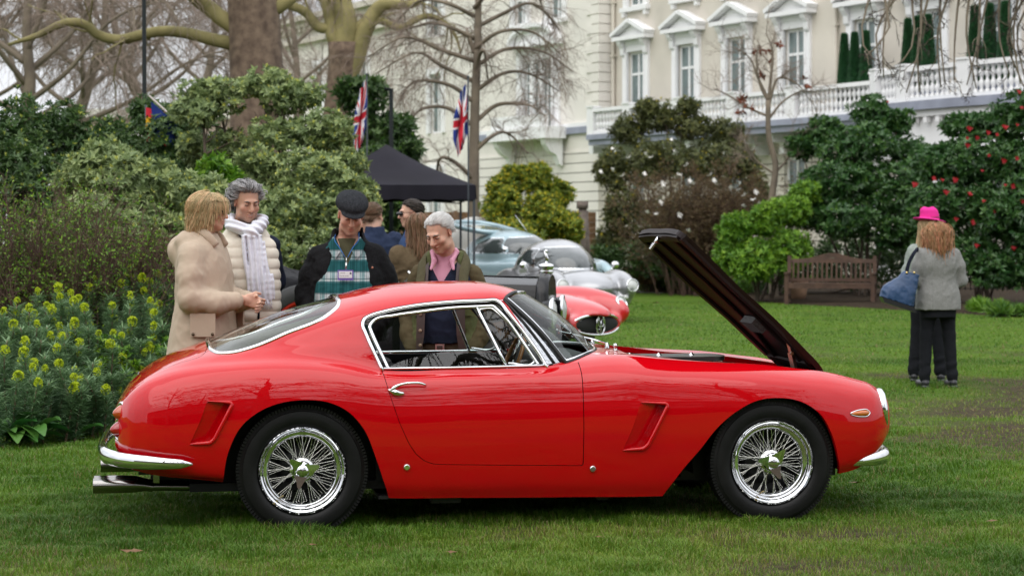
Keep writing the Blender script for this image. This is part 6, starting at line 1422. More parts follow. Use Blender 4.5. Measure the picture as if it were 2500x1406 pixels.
# trees on the other side of the garden, behind the camera: they show in the paint and the glass
for k, (x, y, lab) in enumerate(((-8, -6, "bare garden tree mirrored in the coupe's rear flank"), (1.5, -8, "bare garden tree mirrored in the coupe's door"), (9, -5.5, "bare garden tree mirrored in the coupe's front wing"), (-4, -24, "tall bare tree farther back across the garden"), (17, -20, "bare tree far back to one side of the garden"))):
    rng = np.random.default_rng(300 + k); mains = []; H = 13.0
    for q in range(18):
        f = .15 + .85 * q / 18; b = np.array([x, y, 2 + H * f]); a = q * 2.4 + k; L = 6.5 * (1.1 - .5 * f); e = np.array([math.cos(a), math.sin(a), 0]); mains.append(([b, b + e * L * .5 + [0, 0, 1.2], b + e * L + [0, 0, 2.2], b + e * L * 1.35 + [0, 0, 2.3]], [.14, .1, .06, .02]))
    bare_tree(lab, (x, y, 0), ([(x, y, -.1), (x + .1, y, 3), (x, y, 8), (x + .2, y, 14), (x, y, 18)], [.42, .36, .3, .2, .08]), mains, [(9, 2.2, .045, .1, .8), (7, 1.4, .022, .3, .8)], 310 + k, (M_limb, M_limb, M_limb), group="bare trees across the garden")
for k in range(6):  # unseen hedge behind the camera, added to darken the paint's lower reflections
    x = -22 + k * 9; shrub(["unseen evergreen hedge bush added for the reflections, west end", "unseen evergreen hedge bush added for the reflections, next to the west end", "evergreen hedge bush opposite the coupe's tail", "evergreen hedge bush opposite the coupe's nose", "unseen evergreen hedge bush added for the reflections, towards the east", "unseen evergreen hedge bush added for the reflections, east end"][k], "shrub", [(np.array([x, -24, 1.6]), (3.2, 1.5, 1.9)), (np.array([x + 4, -25, 1.3]), (3.0, 1.5, 1.6))], 1500, (.5, .22), [L_dark], 330 + k, k=5, group="unseen hedge bushes added for the reflections", stems=3)
# ---------------------------------------------------------------- people
def skin(name, c, red=(0.50, 0.19, 0.13)):
    m = mat(name, c, rough=.5, spec=.35, sub=.12); t = m.node_tree; b = t.nodes["Principled BSDF"]
    a = t.nodes.new("ShaderNodeAttribute"); a.attribute_name = "tint"; x = t.nodes.new("ShaderNodeMix"); x.data_type = 'RGBA'; x.inputs[6].default_value = (*c, 1); x.inputs[7].default_value = (*red, 1)
    t.links.new(a.outputs["Fac"], x.inputs[0]); t.links.new(x.outputs[2], b.inputs["Base Color"]); return m
M_skinA = skin("fair skin", (0.60, 0.36, 0.26), (0.54, 0.21, 0.155)); M_skinB = skin("ruddy skin", (0.60, 0.33, 0.235), (0.54, 0.19, 0.14)); M_skinC = skin("tanned skin", (0.48, 0.275, 0.19), (0.43, 0.165, 0.12))
M_eye = mat("eye", (0.02, 0.016, 0.014), rough=.15); M_glassf = mat("spectacle frame", (0.012, 0.012, 0.013), rough=.25)
def hairm(name, c, tv=.35): return mat(name, c, rough=.45, spec=.35, tintvar=tv)
H_blond = hairm("blond hair", (0.60, 0.45, 0.25), .45); H_grey = hairm("salt and pepper hair", (0.30, 0.29, 0.29), .75); H_white = hairm("white hair", (0.62, 0.61, 0.59), .25)
H_auburn = hairm("auburn hair", (0.36, 0.19, 0.085), .5); H_midb = hairm("mid brown hair", (0.17, 0.095, 0.048)); H_brown = hairm("brown hair", (0.11, 0.06, 0.03)); H_dark = hairm("dark hair", (0.035, 0.026, 0.02)); H_fair = hairm("fair hair", (0.46, 0.33, 0.18))
def cloth(name, c, rough=.85, noise=.10, nscale=40, bump=.38, bscale=20, sheen=.25): return mat(name, c, rough=rough, noise=noise, nscale=nscale, bump=bump, bscale=bscale, sheen=0.0, spec=.12)
C_beige = cloth("beige coat cloth", (0.47, 0.375, 0.285), .7, .02, 40, .14, 16); C_cream = cloth("cream quilting", (0.70, 0.64, 0.54), .6, .03, 40, .15, 16); C_black = cloth("black fleece", (0.010, 0.010, 0.011), .95, .4, 150, .7, 30)
C_navy = cloth("navy knit", (0.014, 0.018, 0.035), .9); C_olive = cloth("olive green cloth", (0.095, 0.105, 0.045), .85, .15, 14); C_oliveB = cloth("brown olive cloth", (0.085, 0.068, 0.036), .85, .15, 14); C_rib = cloth("ribbed olive knit", (0.085, 0.078, 0.045), .95); C_leather = mat("brown leather", (0.045, 0.024, 0.020), rough=.5, noise=.2, nscale=20)
C_pink = cloth("pink shirt cotton", (0.62, 0.30, 0.40), .8, .03); C_trou = cloth("brown cord", (0.075, 0.052, 0.034)); C_darkt = cloth("dark trousers", (0.012, 0.013, 0.016)); C_white = cloth("white scarf cotton", (0.70, 0.71, 0.78), .9, .04)
C_blazer = cloth("grey tweed", (0.235, 0.235, 0.225), .95, .30, 190); C_blue = cloth("blue quilted cloth", (0.030, 0.055, 0.125)); C_nv2 = cloth("navy gilet", (0.022, 0.032, 0.065)); C_brownc = cloth("brown wool", (0.105, 0.075, 0.042)); C_bag = mat("navy leather", (0.016, 0.050, 0.125), rough=.4, noise=.15, nscale=10)
C_hat = cloth("pink felt", (0.68, 0.035, 0.27), .9, .04); C_shoe = mat("black shoe leather", (0.018, 0.018, 0.021), rough=.35); C_grn = cloth("green t-shirt", (0.095, 0.090, 0.05))
def plaid():
    m = bpy.data.materials.new("teal plaid"); m.use_nodes = True; t = m.node_tree; b = t.nodes["Principled BSDF"]; b.inputs["Roughness"].default_value = .85; b.inputs["Specular IOR Level"].default_value = .2
    tc = t.nodes.new("ShaderNodeTexCoord"); sp = t.nodes.new("ShaderNodeSeparateXYZ"); t.links.new(tc.outputs["Object"], sp.inputs[0])
    def ramp(sock, per, off, stops):
        a = t.nodes.new("ShaderNodeMath"); a.operation = 'MULTIPLY_ADD'; a.inputs[1].default_value = 1 / per; a.inputs[2].default_value = off; t.links.new(sock, a.inputs[0])
        f = t.nodes.new("ShaderNodeMath"); f.operation = 'FRACT'; t.links.new(a.outputs[0], f.inputs[0]); r = t.nodes.new("ShaderNodeValToRGB"); r.color_ramp.interpolation = 'CONSTANT'; e = r.color_ramp.elements
        e[0].position = 0; e[0].color = (*stops[0][1], 1); e[1].position = stops[1][0]; e[1].color = (*stops[1][1], 1)
        for p, c in stops[2:]: q = e.new(p); q.color = (*c, 1)
        t.links.new(f.outputs[0], r.inputs[0]); return r.outputs[0]
    teal, wh, gr = (0.012, 0.085, 0.09), (0.42, 0.45, 0.46), (0.17, 0.21, 0.22)
    H = ramp(sp.outputs[2], .135, .30, [(0, wh), (.08, gr), (.14, wh), (.40, gr), (.46, teal), (.92, (0.05, .14, .15))])
    Vv = ramp(sp.outputs[0], .062, .1, [(0, (1.0, 1.0, 1.0)), (.12, (.55, .62, .62)), (.2, (1.0, 1.0, 1.0)), (.5, (.42, .62, .62)), (.62, (.95, 1.0, 1.0)), (.68, (.42, .62, .62))])
    x = t.nodes.new("ShaderNodeMix"); x.data_type = 'RGBA'; x.blend_type = 'MULTIPLY'; x.inputs[0].default_value = 1; t.links.new(H, x.inputs[6]); t.links.new(Vv, x.inputs[7]); t.links.new(x.outputs[2], b.inputs["Base Color"]); return m
C_plaid = plaid()

def head_frame(yaw=0, pitch=0, roll=0): return rotm(math.radians(pitch), math.radians(roll), math.radians(yaw))
FACE = []
def add_head(s, c, R, nose=1.0, jaw=1.0, smile=0.0, sc=1.0):
    """a head looking along -y of its frame R about centre c"""
    c = np.array(c, float); P = lambda x, y, z: c + R @ (np.array([x, y, z]) * sc); E = lambda p, r, op='u', k=.012: s.ell(P(*p), np.array(r) * sc, R, op, k * sc)
    E((0, .018, .042), (.077, .097, .083), k=0); E((0, -.022, -.030), (.063 * jaw, .074, .088), k=.03); E((0, -.064, -.098), (.026 * jaw, .022, .020), k=.03)
    for q in (-1, 1):
        E((q * .046 * jaw, -.02, -.075), (.018, .035, .022), k=.03); E((q * .043, -.064, -.022), (.022, .020, .018), k=.025)
    E((0, -.086, .030), (.046, .012, .010), k=.018)
    for q in (-1, 1): E((q * .031, -.096, .012), (.017, .013, .010), 's', .012)
    for q in (-1, 1): E((q * .031, -.083, .010), (.0135, .010, .0085), k=.006)
    s.cone(P(0, -.094, .018), P(0, -.113 * (1 + .04 * (nose - 1)), -.026), .0075 * sc, .0125 * nose * sc, 'u', .010 * sc)
    for q in (-1, 1): E((q * .011, -.101, -.031), (.0085, .010, .007), k=.006)
    E((0, -.092, -.056 + .002), (.025 + .004 * smile, .010, .0052), k=.006); E((0, -.089, -.068), (.020 + .004 * smile, .010, .0062), k=.006)
    E((0, -.101, -.0615 + .001), (.024 + .006 * smile, .008, .0016 + .002 * smile), 's', .004)
    for q in (-1, 1):
        E((q * .078, .006, .002), (.009, .021, .031), rot_none, .006) if False else s.ell(P(q * .078, .006, .002), np.array((.009, .021, .031)) * sc, R @ rotm(.15, 0, q * .35), 'u', .006)
        s.ell(P(q * .086, -.002, .004), np.array((.006, .011, .018)) * sc, R, 's', .004)
    FACE.append((c, R, sc)); return P
def face_tint(c, R, sc=1.0):
    def f(V):
        q = ((V - c) @ R) / sc; g = lambda p, r: np.exp(-np.sum(((q - np.array(p)) / np.array(r))**2, 1))
        return np.clip(.95 * g((0, -.095, -.062), (.023, .02, .0085)) + .55 * g((.043, -.07, -.022), (.024, .03, .02)) + .55 * g((-.043, -.07, -.022), (.024, .03, .02)) + .5 * g((0, -.11, -.028), (.016, .02, .014)) + .6 * g((.08, 0, 0), (.02, .03, .04)) + .6 * g((-.08, 0, 0), (.02, .03, .04)) + .25 * noise3(V[:, 0] * 60, V[:, 1] * 60, V[:, 2] * 60) - .1, 0, 1)
    return f
def add_eyes(root, P, R, closed=True, brow=(0.06, 0.05, 0.045), sc=1.0, mouth_open=False):
    for q in (-1, 1):
        m = MB()
        if closed: m.tube([P(q * (.031 + x), -.0935 + abs(x) * .25, .0065 + abs(x) * .08) for x in np.linspace(-.014, .014, 7)], .0017, 6)
        else: m.ellipsoid(P(q * .031, -.0875, .011), np.array((.010, .006, .0045)) * sc, 12, 8, R=R)
        m.build("eye", M_eye, root)
        m = MB(); k = [P(q * x, y, z) for x, y, z in ((.014, -.098, .026), (.026, -.098, .031), (.038, -.091, .031), (.049, -.078, .025))]
        m.tube(curve(k, 8), [.0018, .0034, .0038, .0036, .003, .0025, .002, .001], 6); m.build("eyebrow", mat_brow(brow), root)
    if mouth_open:
        m = MB(); m.tube([P(x, -.0965 + abs(x) * .35, -.0605 + abs(x) * .22) for x in np.linspace(-.020, .020, 9)], 1, 8, flat=(.0030, .003)); m.build("teeth", mat_brow((0.55, 0.50, 0.42)), root)
_bm = {}
def mat_brow(c):
    if c not in _bm: _bm[c] = mat("brow hair", c, rough=.7)
    return _bm[c]
def hair(root, c, R, m, n, L, mask, flow, puff=.012, lift=.3, g=.25, wave=0.0, r=.0024, seed=0, sc=1.0, steps=9, capmask=None, flare=.02):
    """locks combed over the skull: they follow flow, are kept off the head and fall with g"""
    rng = np.random.default_rng(seed); ctr = np.array([0, .018, .042]); rad = np.array([.077, .097, .083]) + .004
    q = nrm(rng.normal(0, 1, (n * 4, 3))); p = ctr + q * rad; k = mask(p); p = p[k][:n]; q = q[k][:n]; n = len(p); d = flow(p); d = nrm(nrm(d - q * np.sum(d * q, 1, keepdims=True)) + q * lift * .3 + rng.normal(0, .12, p.shape)); P = [p - q * .004]; ds = L * (.7 + .5 * rng.random((n, 1))) / steps; big = rad + puff * np.array([1, 1, .5]) * (.30 + .75 * rng.random((n, 1)) + .5 * (rng.random((n, 1)) < .07)); ph = rng.random((n, 1)) * 6
    for i in range(steps):
        p = p + d * ds; f = np.sqrt(np.sum(((p - ctr) / big)**2, 1, keepdims=True)); on = p[:, 2:3] > .0
        p = np.where(on, ctr + (p - ctr) / np.maximum(f, 1e-6) * np.clip(f, .97, 1.03), np.where(f < 1, ctr + (p - ctr) / np.maximum(f, 1e-6), p))
        xy = np.sqrt(np.sum(((p - ctr)[:, :2] / big[:, :2])**2, 1, keepdims=True)); p[:, :2] = ctr[:2] + (p[:, :2] - ctr[:2]) / np.maximum(xy, 1e-6) * np.minimum(xy, 1.0 + flare)
        P.append(p); t = flow(p); u_ = nrm((p - ctr) / rad**2); d = d * .55 + t * .45 + np.array([0, 0, -g]) * (1.0 - .6 * on) + wave * np.sin(i * 1.5 + ph) * np.cross(d, u_) + rng.normal(0, .05, p.shape); d = nrm(d - np.where(on, 1.0, .3) * u_ * np.sum(d * u_, 1, keepdims=True))
    P = np.stack(P, 1) * sc; P = P @ R.T + np.array(c); mb = MB(); tubes(mb, P, np.broadcast_to(np.concatenate([[r * .8], np.full(steps - 1, r), [r * .35]]) * sc, P.shape[:2]), 4); tint = np.repeat(np.clip(rng.normal(.5, .33, n), 0, 1), P.shape[1] * 4)
    t_ = np.linspace(0, PI, 26); a = np.linspace(0, 2 * PI, 40); S_ = np.stack([np.sin(t_)[:, None] * np.cos(a), np.sin(t_)[:, None] * np.sin(a), np.cos(t_)[:, None] + 0 * a], -1); Q = ctr + S_ * (rad + puff * .30); ok = (capmask or mask)(Q.reshape(-1, 3) - np.array([0, .012, .022])).reshape(26, 40)
    V = (Q.reshape(-1, 3) * sc) @ R.T + np.array(c); F = [(i * 40 + j, (i + 1) * 40 + j, (i + 1) * 40 + j + 1, i * 40 + j + 1) for i in range(25) for j in range(39) if ok[i, j] and ok[i + 1, j] and ok[i, j + 1] and ok[i + 1, j + 1]]
    if F: mb.add(V, F); tint = np.concatenate([tint, np.full(len(V), .12)])
    return mb.build("hair", m, root, attr=tint)
def add_hand(s, w, fd, pn, thumb, curl=.6, sc=1.0):
    """hand from wrist w: fingers along fd, palm facing pn, thumb towards thumb side"""
    w = np.array(w, float); fd = nrm(np.array(fd, float)); pn = nrm(np.array(pn, float) - fd * np.dot(pn, fd)); sd = nrm(np.cross(fd, pn)); sd = sd if np.dot(sd, thumb) > 0 else -sd
    R = np.stack([fd, sd, pn], 1); c = w + fd * .055 * sc; s.box(c, np.array((.05, .040, .014)) * sc, .012 * sc, R, 'u', .012); s.cone(w - fd * .03, w + fd * .02, .024 * sc, .022 * sc, 'u', .02)
    for i, (o, l) in enumerate(((.030, .070), (.010, .078), (-.011, .072), (-.031, .056))):
        p = w + fd * .098 * sc + sd * o * sc; d = fd.copy(); r = .0092 * sc; a0 = curl * (.5 + .1 * i)
        for q, f in enumerate((.46, .30, .24)):
            d = nrm(d * math.cos(a0) + pn * math.sin(a0)); p2 = p + d * l * f * sc; s.cone(p, p2, r, r * .92, 'u', .004); p = p2; r *= .92; a0 = curl * .9
    p = w + fd * .03 * sc + sd * .034 * sc; d = nrm(fd * .75 + sd * .55 + pn * .25); p2 = p + d * .045 * sc; s.cone(p, p2, .013 * sc, .011 * sc, 'u', .01); d = nrm(fd * .95 + sd * .1 + pn * .3); s.cone(p2, p2 + d * .035 * sc, .011 * sc, .009 * sc, 'u', .004)
def person(label, loc, yaw, group=None):
    r = empty("person", loc, math.radians(yaw), label, "person", group); return r
def legs(root, m, hip=.94, w=.10, r0=.095, r1=.075, r2=.058, stance=.11, shoes=True, crotch=.82, seat=(.165, .125), h=.008, shoe_m=None, flare=0.0, bulge=0.0):
    s = SDF((-.36, -.36, .02), (.36, .32, 1.1), h); 
    s.column([(crotch - .03, 0, 0, seat[0] * .95, seat[1]), (hip, 0, 0, seat[0], seat[1]), (1.06, 0, -.01, seat[0] * .93, seat[1] * .95 + bulge)], 2.3)
    for q in (-1, 1): s.chain([(q * w * .85, 0, hip - .06), (q * (w + .01), -.01, .50), (q * stance, .02, .09)], [r0, r1, r2 + flare], .03)
    s.sub_floor = None; s.warp(lambda x, y, z: .006 * (noise3(x * 9, y * 9, z * 22) - .5) + .004 * np.sin(z * 60 + x * 20) * (z < .25))
    s.box((0, 0, -.02), (1, 1, .075), op='s'); o = sdf_obj(s, "trousers", m, root)
    for q in (-1, 1):
        s = SDF((q * stance - .09, -.26, -.01), (q * stance + .09, .14, .16), .006); s.ell((q * stance * 1.05, -.09, .035), (.045, .13, .038)); s.ell((q * stance, .035, .045), (.040, .055, .045), k=.02); s.box((q * stance * 1.03, -.045, .01), (.034, .135, .010), .008, k=.006); s.box((0, 0, -.05), (2, 2, .051), op='s'); sdf_obj(s, "shoe", shoe_m or C_shoe, root)
def folds(ax, az, amp, seed=0):
    def f(x, y, z): return -amp * .62 * ((noise3(x * ax + seed, y * ax + 7, z * az) - .5) * 1.2 + .9 * (.5 - np.abs(2 * noise3(x * ax * 1.9 + z * 3, y * ax * 1.9 + seed, z * az * 2.2 + x * 4) - 1)) + .45 * (.5 - np.abs(2 * noise3(x * ax * 4 + z * 9, y * ax * 4 + seed, z * az * 4 - x * 8) - 1)))
    return f
def body_mesh(root, m, top, hc, R, arms, h=.0045, stance=.11, neck=None, sc=1.0, hands=(), fat=1.0, smile=0.0, nose=1.0, jaw=1.0, box=None):
    """one continuous body: head, neck, trunk, arms with hands and legs"""
    lo, hi = box or ((-.42, -.42, .05), (.42, .34, top + .03)); s = SDF(lo, hi, h); nb = np.array(neck if neck is not None else (0, .02, top - .29))
    s.column([(.86, 0, 0, .13, .09), (1.0, 0, 0, .125, .09), (nb[2] - .22, nb[0] * .4, nb[1] * .4, .145, .10), (nb[2] - .06, nb[0] * .8, nb[1] * .8, .13, .085), (nb[2] + .0, nb[0], nb[1], .06, .06)], 2.2)
    P = add_head(s, hc, R, nose, jaw, smile, sc); s.chain([nb - [0, 0, .05], nb + (P(0, .03, -.07) - nb) * .6, P(0, .025, -.05)], [.062, .054, .052], .025)
    for A in arms: s.chain(A, [.050, .042, .036, .028][:len(A)] if len(A) == 4 else [.050, .040, .028], .02)
    for H in hands: add_hand(s, *H)
    for q in (-1, 1): s.chain([(q * .085, 0, .90), (q * (.085 + stance) / 2, -.01, .50), (q * stance, .02, .10)], [.07, .045, .032], .03)
    sdf_obj(s, "body", m, root, 1, face_tint(np.array(hc), R, sc)); return P
def glasses(root, P, dark=False):
    m = MB()
    for q in (-1, 1):
        a = np.linspace(0, 2 * PI, 20, endpoint=False); m.tube([P(q * (.034 + .025 * math.cos(t)), -.104 + .006 * abs(math.cos(t)), .008 + .019 * math.sin(t)) for t in a], .0022, 6, closed=True); m.tube([P(q * .059, -.100, .014), P(q * .076, -.05, .016), P(q * .083, .004, .014)], .0022, 6)
    m.tube([P(-.01, -.107, .012), P(.01, -.107, .012)], .0022, 6); o = m.build("spectacles", M_glassf, root)
    if dark:
        for q in (-1, 1):
            m = MB(); m.ellipsoid(P(q * .034, -.103, .008), (.024, .024, .018), 12, 8); m.build("dark_lens", M_glassf, o)
    return o
ALL = lambda p: np.ones(len(p), bool)
crown = lambda ext: (lambda p: (p[:, 2] > ext[0] + ext[1] * (-p[:, 1])) )

# 1. the woman in the beige coat, side on, talking
def woman_beige():
    r = person("woman with blond bob and glasses in a long beige hooded coat", (-1.86, 12.45, 0), 74); R = head_frame(10, 2); hc = (0.0, -.03, 1.60); sc = .90
    arm = lambda q: [(q * .17, .02, 1.36), (q * .235, -.02, 1.10), (q * .085, -.24, 1.075)]
    P = body_mesh(r, M_skinA, 1.72, hc, R, [arm(-1), arm(1)], hands=[((-.055, -.275, 1.08), (.55, -.65, -.25), (.75, .6, 0), (0, 0, 1), .75, .95), ((.055, -.275, 1.06), (-.55, -.7, -.2), (-.75, .6, 0), (0, 0, 1), .7, .95)], sc=sc, smile=.6, jaw=.93)
    add_eyes(r, P, R, False, (0.25, 0.17, 0.10)); glasses(r, P)
    hair(r, hc, R, H_blond, 3400, .150, lambda p: (p[:, 2] > .045 - .55 * (p[:, 1] + .075)) & ((p[:, 1] > -.035) | (p[:, 2] > .090)), lambda p: nrm(np.stack([p[:, 0] * 1.2, (p[:, 1] + .01) * 1.4, -.015 - np.maximum(0, .10 - p[:, 2]) * 1.6], 1)), puff=.040, lift=.75, g=.12, wave=.22, seed=1, sc=sc, r=.0016, flare=.0)
    s = SDF((-.42, -.42, .52), (.42, .36, 1.56), .0055)
    s.column([(.62, 0, .03, .265, .215), (.80, 0, .02, .245, .195), (1.0, 0, .01, .22, .172), (1.15, 0, .015, .205, .160), (1.30, 0, .02, .195, .150), (1.40, 0, .03, .165, .125), (1.47, 0, .03, .09, .09)], 2.2)
    for q in (-1, 1): s.chain([(q * .160, .02, 1.345), (q * .205, .01, 1.22), (q * .235, -.01, 1.08), (q * .17, -.14, 1.06), (q * .095, -.225, 1.07)], [.080, .080, .076, .066, .056], .03)
    s.ell((0, .10, 1.43), (.150, .095, .075), rotm(-.45), k=.03); s.ell((0, .165, 1.36), (.125, .065, .095), rotm(-.2), k=.03); s.ell((0, .07, 1.515), (.085, .06, .05), op='s', k=.03)
    s.warp(folds(7, 3.2, .015, 1)); s.warp(lambda x, y, z: .0008 * np.sin(z * 95 + y * 60 + x * 30) * (np.abs(x) > .17) * (z > 1.0) * (z < 1.3)); s.warp(lambda x, y, z: .0035 * (np.abs(np.abs(x) - .10 - .0 * z) < .006) * (y > .0))
    sdf_obj(s, "coat", C_beige, r)
    for q in (-1, 1):
        m = MB(); m.box((q * .232, -.085, .93), (.014, .15, .14), rz=q * -.30); o = m.build("pocket_flap", C_beige, r, smooth=False)
        for y in (-.165, -.055): mm = MB(); mm.lathe([(0, .006), (.009, .004), (.010, 0)], 10, 'x', (q * (.243 + (y + .11) * .3), y + .02, .875), R=np.diag([q, 1, 1.0])); mm.build("stud", M_brass, r)
    for (x, y, z) in ((.235, .10, .84), (.243, .115, .70), (.239, .11, .76)):
        mm = MB(); mm.ellipsoid((x, y, z), (.009, .009, .009), 8, 6); mm.build("stud", M_brass, r)
    m = MB(); m.tube(curve([(-.07, -.10, 1.40), (-.085, -.04, 1.47), (-.05, .04, 1.51), (.05, .04, 1.51), (.085, -.04, 1.47), (.07, -.10, 1.40)], 24), 1, 8, flat=(.026, .010)); m.build("collar", C_beige, r)
    legs(r, C_darkt, hip=.90)
M_brass = mat("dull brass stud", (0.10, 0.07, 0.045), rough=.4, metal=.8)
woman_beige()

# 2. the grey-haired man in the cream quilted gilet
def man_vest():
    r = person("grey haired smiling man in a cream quilted gilet and white scarf", (gx(600, 12.95), 12.95, 0), 8); R = head_frame(20, 14); hc = (0.005, -.045, 1.665)
    arm = lambda q: [(q * .13, .03, 1.38), (q * .185, .11, 1.16), (q * .09, .21, .98)]
    P = body_mesh(r, M_skinC, 1.80, hc, R, [arm(-1), arm(1)], hands=[((-.08, .22, .97), (.5, 0, -.8), (0, -1, 0), (1, 0, 0), .5), ((.08, .22, .97), (-.5, 0, -.8), (0, -1, 0), (-1, 0, 0), .5)], smile=1.0, nose=1.15, sc=.95, box=((-.42, -.36, .05), (.42, .38, 1.83)))
    add_eyes(r, P, R, True, (0.06, 0.055, 0.05), mouth_open=True)
    hair(r, hc, R, H_grey, 2600, .13, lambda p: (p[:, 2] > .075 - .75 * (p[:, 1] + .075)) & ((p[:, 1] > -.03) | (p[:, 2] > .083)), lambda p: nrm(np.stack([p[:, 0] * .9, .09 + 0 * p[:, 0], .02 - np.maximum(0, .05 - p[:, 2]) * 1.2], 1)), puff=.046, lift=1.0, g=.06, wave=.42, seed=2, r=.0017, sc=.95)
    bo = [o for o in r.children if o.name.startswith("body")][0]; Vb = np.array([v.co[:] for v in bo.data.vertices]); Nb = np.array([v.normal[:] for v in bo.data.vertices]); q = (Vb - np.array(hc)) @ R / .95
    k = (q[:, 2] < -.038 - .0 * q[:, 0]) & (q[:, 2] > -.120) & (q[:, 1] < -.02) & (np.abs(q[:, 0]) < .062) & ((np.abs(q[:, 2] + .061) > .014) | (np.abs(q[:, 0]) > .034)) & ((q[:, 2] < -.05) | (np.abs(q[:, 0]) < .03))
    m = MB(); rng = np.random.default_rng(3); W_ = np.repeat(Vb[k], 2, 0) + rng.normal(0, .0015, (2 * k.sum(), 3)); d = nrm(np.repeat(Nb[k], 2, 0) + R @ np.array([0, 0, -1.2])); tubes(m, np.stack([W_, W_ + d * .0042], 1), np.full((len(W_), 2), .0005), 3); m.build("beard", H_grey, r, attr=np.repeat(rng.random(len(W_)), 6))
    s = SDF((-.40, -.36, .80), (.40, .36, 1.62), .0055)
    s.column([(.885, 0, -.01, .205, .175), (.95, 0, -.02, .218, .19), (1.10, 0, -.025, .218, .19), (1.30, 0, -.01, .208, .17), (1.42, 0, .01, .182, .14), (1.49, 0, .02, .13, .105), (1.56, 0, .015, .10, .09)], 2.4)
    s.box((0, -.03, 1.57), (.05, .12, .10), .02, rotm(.2), 's', .02); s.warp(lambda x, y, z: -.010 * np.abs(np.sin(PI * (z + .02 * np.abs(x)) / .066))**.5 + .006 + .004 * (noise3(x * 25, y * 25, z * 25) - .5), .06)
    s.warp(lambda x, y, z: .012 * (np.abs(x - .075) < .004) * (y < 0)); sdf_obj(s, "gilet", C_cream, r)
    m = MB(); m.tube([(.075, -.195, .90), (.078, -.222, 1.0), (.075, -.222, 1.15), (.065, -.20, 1.3)], .006, 6); m.build("zip", C_navy, r)
    s = SDF((-.40, -.3, .85), (.40, .38, 1.56), .0075); s.column([(.9, 0, 0, .18, .14), (1.2, 0, 0, .185, .15), (1.40, 0, .02, .16, .12), (1.50, 0, .02, .10, .095)], 2.3)
    for q in (-1, 1): s.chain([(q * .155, .03, 1.40), (q * .198, .11, 1.16), (q * .10, .215, 1.0)], [.062, .052, .045], .03)
    s.warp(folds(10, 9, .012)); sdf_obj(s, "jumper", C_navy, r)
    s = SDF((-.2, -.34, 1.0), (.25, .2, 1.62), .0055)
    for q, (a, b) in enumerate(((0, 1),)): pass
    ring = curve([(0, -.125, 1.49), (-.085, -.09, 1.53), (-.105, .0, 1.555), (-.06, .085, 1.565), (.06, .085, 1.565), (.105, .0, 1.555), (.085, -.09, 1.525), (.03, -.14, 1.48)], 24); s.chain(ring, np.interp(np.linspace(0, 1, 24), [0, .2, .8, 1], [.042, .034, .034, .045]), .015)
    s.ell((.03, -.175, 1.47), (.045, .04, .05), k=.02)
    for (x0, x1, z1, y1, w) in ((.02, .065, 1.10, -.232, .036), (.055, .118, 1.07, -.225, .034)):
        p = curve([(x0, -.18, 1.45), ((x0 + x1) / 2 - .01, -.215, 1.30), (x1, y1 - .005, 1.18), (x1 + .004, y1, z1)], 12)
        for i in range(11): s.cone(p[i] - [w, 0, 0], p[i + 1] - [w, 0, 0], .017, .017, 'u', .014).cone(p[i], p[i + 1], .019, .019, 'u', .014).cone(p[i] + [w, 0, 0], p[i + 1] + [w, 0, 0], .016, .016, 'u', .014)
    s.warp(lambda x, y, z: .007 * np.sin(x * 190 + z * 14) * (z < 1.46) + .006 * np.sin(z * 130 + x * 50 + y * 40) * (z > 1.46)); sc_ = sdf_obj(s, "scarf", C_white, r, 1)
    m = MB(); rng = np.random.default_rng(4)
    for x in np.linspace(.03, .155, 26):
        z = 1.085 - .02 * ((x - .03) / .125); m.tube([(x, -.232, z), (x + rng.normal(0, .004), -.236, z - .025), (x + rng.normal(0, .008), -.232, z - .05 - .02 * rng.random())], .0022, 4)
    m.build("fringe", C_white, sc_); legs(r, C_darkt, hip=.95, bulge=.02)
man_vest()

